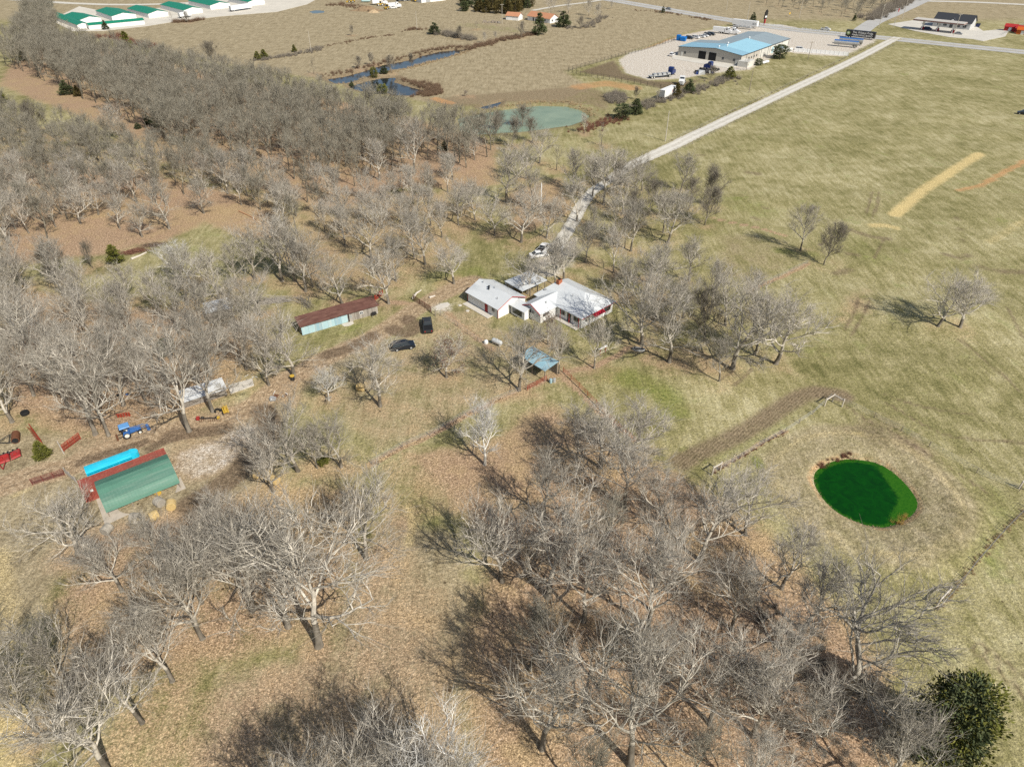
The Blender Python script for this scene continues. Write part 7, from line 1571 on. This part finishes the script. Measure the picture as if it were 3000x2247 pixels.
# ------------------------------------------------------------------ thickets, reeds and dry weeds
def shrub_arrays(seed, n=70, h=1.6):
    r = np.random.RandomState(seed); V = []; F_ = []
    for i in range(n):
        a = r.uniform(0, 6.28); t = r.uniform(.05, .75); p = np.array([r.normal(0, .22), r.normal(0, .22), -.05]); d = np.array([math.cos(a)*t, math.sin(a)*t, 1.0]); L = h*r.uniform(.5, 1.1); w_ = r.uniform(.012, .026)
        q = p.copy()
        for k in range(3):
            d = d+r.normal(0, .3, 3); d /= np.linalg.norm(d); e = q+d*L/3; s = np.cross(d, r.normal(size=3)); s /= np.linalg.norm(s); s2 = np.cross(d, s); w2 = w_*(1-.28*(k+1))
            o = len(V); V += [q+s*w_, q-s*w_*.5+s2*w_*.87, q-s*w_*.5-s2*w_*.87, e+s*w2, e-s*w2*.5+s2*w2*.87, e-s*w2*.5-s2*w2*.87]; F_ += [(o, o+1, o+4, o+3), (o+1, o+2, o+5, o+4), (o+2, o, o+3, o+5)]
            w_ = w2; q = e
    return np.array(V), np.array(F_)
SHR = [shrub_arrays(s) for s in range(5)]
def thicket(name, label, pts, n, width, hr, m_, cat='brush', closed=False, wide=1.0):
    V = []; F_ = []; off = 0; r = random.Random(label)
    lens = [math.dist(a, b) for a, b in zip(pts[:-1], pts[1:])]; tot = sum(lens)
    for i in range(n):
        if closed:
            while True:
                x, y = r.uniform(min(p[0] for p in pts), max(p[0] for p in pts)), r.uniform(min(p[1] for p in pts), max(p[1] for p in pts))
                if inside((x, y), pts): break
        else:
            t = r.uniform(0, tot); k = 0
            while t > lens[k] and k < len(lens)-1: t -= lens[k]; k += 1
            a, b = pts[k], pts[k+1]; f = t/lens[k]; x, y = a[0]+(b[0]-a[0])*f+r.gauss(0, width*.5), a[1]+(b[1]-a[1])*f+r.gauss(0, width*.5)
        v, f_ = r.choice(SHR); s = r.uniform(*hr)/1.6; c_, s_ = math.cos(i*2.4)*s*wide, math.sin(i*2.4)*s*wide
        V.append(np.stack([v[:, 0]*c_-v[:, 1]*s_+x, v[:, 0]*s_+v[:, 1]*c_+y, v[:, 2]*s+ground_z(x, y)], -1)); F_.append(f_+off); off += len(v)
    V = np.concatenate(V); F_ = np.concatenate(F_)
    me = bpy.data.meshes.new(name); me.vertices.add(len(V)); me.loops.add(F_.size); me.polygons.add(len(F_)); me.vertices.foreach_set('co', V.astype('f4').ravel())
    me.polygons.foreach_set('loop_start', np.arange(len(F_), dtype='i4')*4); me.loops.foreach_set('vertex_index', F_.astype('i4').ravel()); me.update(calc_edges=True); me.materials.append(m_)
    return tag(put(name, me), label, cat, kind='stuff')
BR = [mat('brush_brown', (.20, .135, .09), .95, .1, var=.3), mat('brush_grey', (.24, .21, .17), .95, .1, var=.3), mat('brush_red', (.22, .11, .075), .95, .1, var=.3), mat('reed_tan', (.46, .35, .21), .95, .1, var=.3), mat('weed_gold', (.50, .33, .10), .95, .1, var=.3)]
thicket('creek_brush', 'brown brush along the upper creek bank', [(-89.52, 345.82), (-80.01, 350.74), (-73.51, 360.19), (-65.6, 374.04), (-58.27, 383.79), (-51.19, 391.41), (-48.34, 398.4), (-39.23, 409.3), (-28.25, 413.06), (-23.4, 410.24)], 150, 3.5, (1.0, 2.4), BR[0])
thicket('creek_brush', 'brown brush along the lower bank of the upper creek', [(-79.23, 327.29), (-72.79, 329.83), (-68.18, 339), (-61.34, 351.45), (-50.87, 359.45), (-43.7, 370.88), (-34.43, 383.79), (-23.49, 401.07)], 130, 2.5, (.7, 1.6), BR[3])
thicket('creek_brush', 'dark brush right of the lower creek pond', [(-53.12, 339), (-44.58, 333.71), (-32.31, 327.29), (-29.55, 312.14), (-35.64, 306.4), (-43.64, 306.4), (-41.91, 310.4), (-37.6, 318.65), (-45.39, 327.29)], 200, 0, (1.0, 2.6), BR[0], closed=True)
thicket('hedgerow', 'brown hedgerow from the creek head to the small farmhouse', [(-23.21, 406.53), (-15.28, 419.77), (-5.88, 431.74), (4, 442.19), (14.31, 453.09)], 160, 4, (1.4, 3.0), BR[0])
thicket('hedgerow', 'grey hedgerow beside the large dark cedar clump', [(-42.93, 453.09), (-34.15, 444.33), (-22.62, 433.8)], 90, 3, (2.0, 4.5), BR[1])
thicket('hedgerow', 'grey-brown weeds along the far field boundary', [(-131.81, 378.86), (-123.59, 383.79), (-113.82, 394), (-106.86, 402.88), (-105.76, 410.24)], 130, 3.5, (1.0, 2.4), BR[1])
thicket('hedgerow', 'low brown weeds along the far field edge', [(-102.52, 416.87), (-94.77, 425.68), (-83.66, 440.06), (-70.92, 448.67)], 90, 2.5, (.6, 1.4), BR[0])
thicket('hedgerow', 'brown weeds around the pole in the far field', [(-65.54, 462.17), (-60.1, 469.19), (-54.34, 464.48)], 50, 3, (1.0, 2.2), BR[0])
thicket('wood_edge_brush', 'reddish brush at the wood edge below the storage yard', [(-244.99, 440.06), (-235.05, 444.33), (-212.91, 421.72), (-198.28, 412.11)], 110, 4, (1.5, 3.5), BR[2])
thicket('yard_brush', 'brown brush in front of the storage buildings', [(-218.66, 494.03), (-210.93, 494.03), (-203.89, 501.95)], 60, 3, (1.5, 3.2), BR[0])
thicket('pond_brush', 'reddish brown brush at the right end of the teal pond', [(25.17, 257.59), (33.63, 266.27), (43.9, 275.45)], 110, 4, (.8, 2.2), BR[2])
thicket('pond_reeds', 'tan reeds along the far bank of the teal pond', [(-8.3, 288.7), (2.82, 294.93), (12.81, 298.67), (22.67, 297.06), (29.42, 289.72), (32.02, 279.26)], 110, 2.5, (.6, 1.4), BR[3])
thicket('yard_brush', 'grey brush between the teal pond and the warehouse yard', [(39.27, 306.4), (44.33, 312.14), (48.38, 309.25), (47.62, 298.13), (40.6, 292.83)], 80, 0, (1.5, 3.5), BR[1], closed=True)
thicket('yard_brush', 'grey brush along the near edge of the warehouse yard', [(48.28, 287.68), (59.7, 298.13), (71.83, 309.25), (82.98, 319.86), (95.42, 333.71), (103.77, 341.7)], 170, 4, (1.2, 3.2), BR[1])
thicket('yard_brush', 'brown weeds in the highway verge', [(85.27, 542.13), (102.23, 536.04), (117.66, 518.49), (131.56, 499.28)], 80, 4, (.8, 1.8), BR[0])
thicket('yard_brush', 'brown thicket right of the small farmhouse', [(33.82, 470.37), (46.82, 473.97), (61.98, 515.66)], 80, 4, (1.2, 2.8), BR[1])
thicket('yard_brush', 'brown weeds on the earth mound by the equipment yard', [(-134.56, 564.48), (-125.94, 571.17), (-110.36, 554.7), (-95.59, 539.07)], 110, 5, (1.0, 2.8), BR[0])
thicket('orchard_hedge', 'grey thicket at the far end of the orchard by the side road', [(233.01, 501.95), (259.15, 536.04), (290.27, 578.01), (315.98, 610.74)], 160, 7, (2.5, 6), BR[1])
GP = [p for p in P_GREEN]
thicket('pond_reeds', 'dry tan grass fringe round the green pond', GP+[GP[0]], 160, .45, (.15, .4), BR[3], wide=.8)
thicket('pond_reeds', 'reddish weeds at the upper left rim of the green pond', [(48.86, 79.59), (51.55, 80.94), (54.06, 81.74), (55.13, 81.66)], 40, .7, (.5, 1.1), BR[2], wide=.7)
thicket('pond_reeds', 'yellow reeds at the lower right rim of the green pond', [(55.51, 67.82), (56.93, 68.74), (58.3, 69.55)], 22, .6, (.6, 1.2), BR[4], wide=.7)
thicket('fence_weeds', 'pale dry grass along the fence at the lower right', [(76.3, 70.22), (70.11, 65.63), (63.24, 60.2), (57.41, 55.23), (54.12, 52.65)], 200, .5, (.3, .7), BR[3], wide=.7)
thicket('fence_weeds', 'dry weeds along the fence below the ploughed strip', [(31.63, 77.88), (36.85, 81.34), (41.78, 84.98), (46.01, 87.58)], 90, .4, (.25, .6), BR[2], wide=.7)
thicket('fence_weeds', 'leafy reddish weeds along the middle yard fence', [(-22.26, 79.59), (-17.89, 83.64), (-13.73, 86.79), (-8.87, 91.57), (-3.64, 95.59), (1.24, 98.6), (9, 104.44)], 70, .35, (.15, .4), BR[2], wide=.7)
thicket('road_weeds', 'low weeds along the left verge of the gravel road', [(202.49, 419.77), (134.78, 339), (75.53, 268.52), (55.42, 244.25)], 70, .8, (.3, .9), BR[0])
thicket('undergrowth', 'reddish undergrowth on the floor of the dense wood', [(-161.38, 287.68), (-119.09, 259.72), (-84.12, 243.48), (-56.45, 225.39), (-28.92, 232.36), (-14.06, 235.97), (-25.34, 259.72), (-68.97, 287.68), (-121.09, 321.08), (-181.19, 354.32)], 320, 0, (.8, 2.4), BR[0], closed=True)
thicket('undergrowth', 'dark saplings on the floor of the lower right grove', [(31.76, 57.38), (39.28, 47.38), (43.55, 43.01), (40.96, 33.91), (32.09, 33.22), (28.49, 39)], 90, 0, (.6, 1.6), BR[1], closed=True)
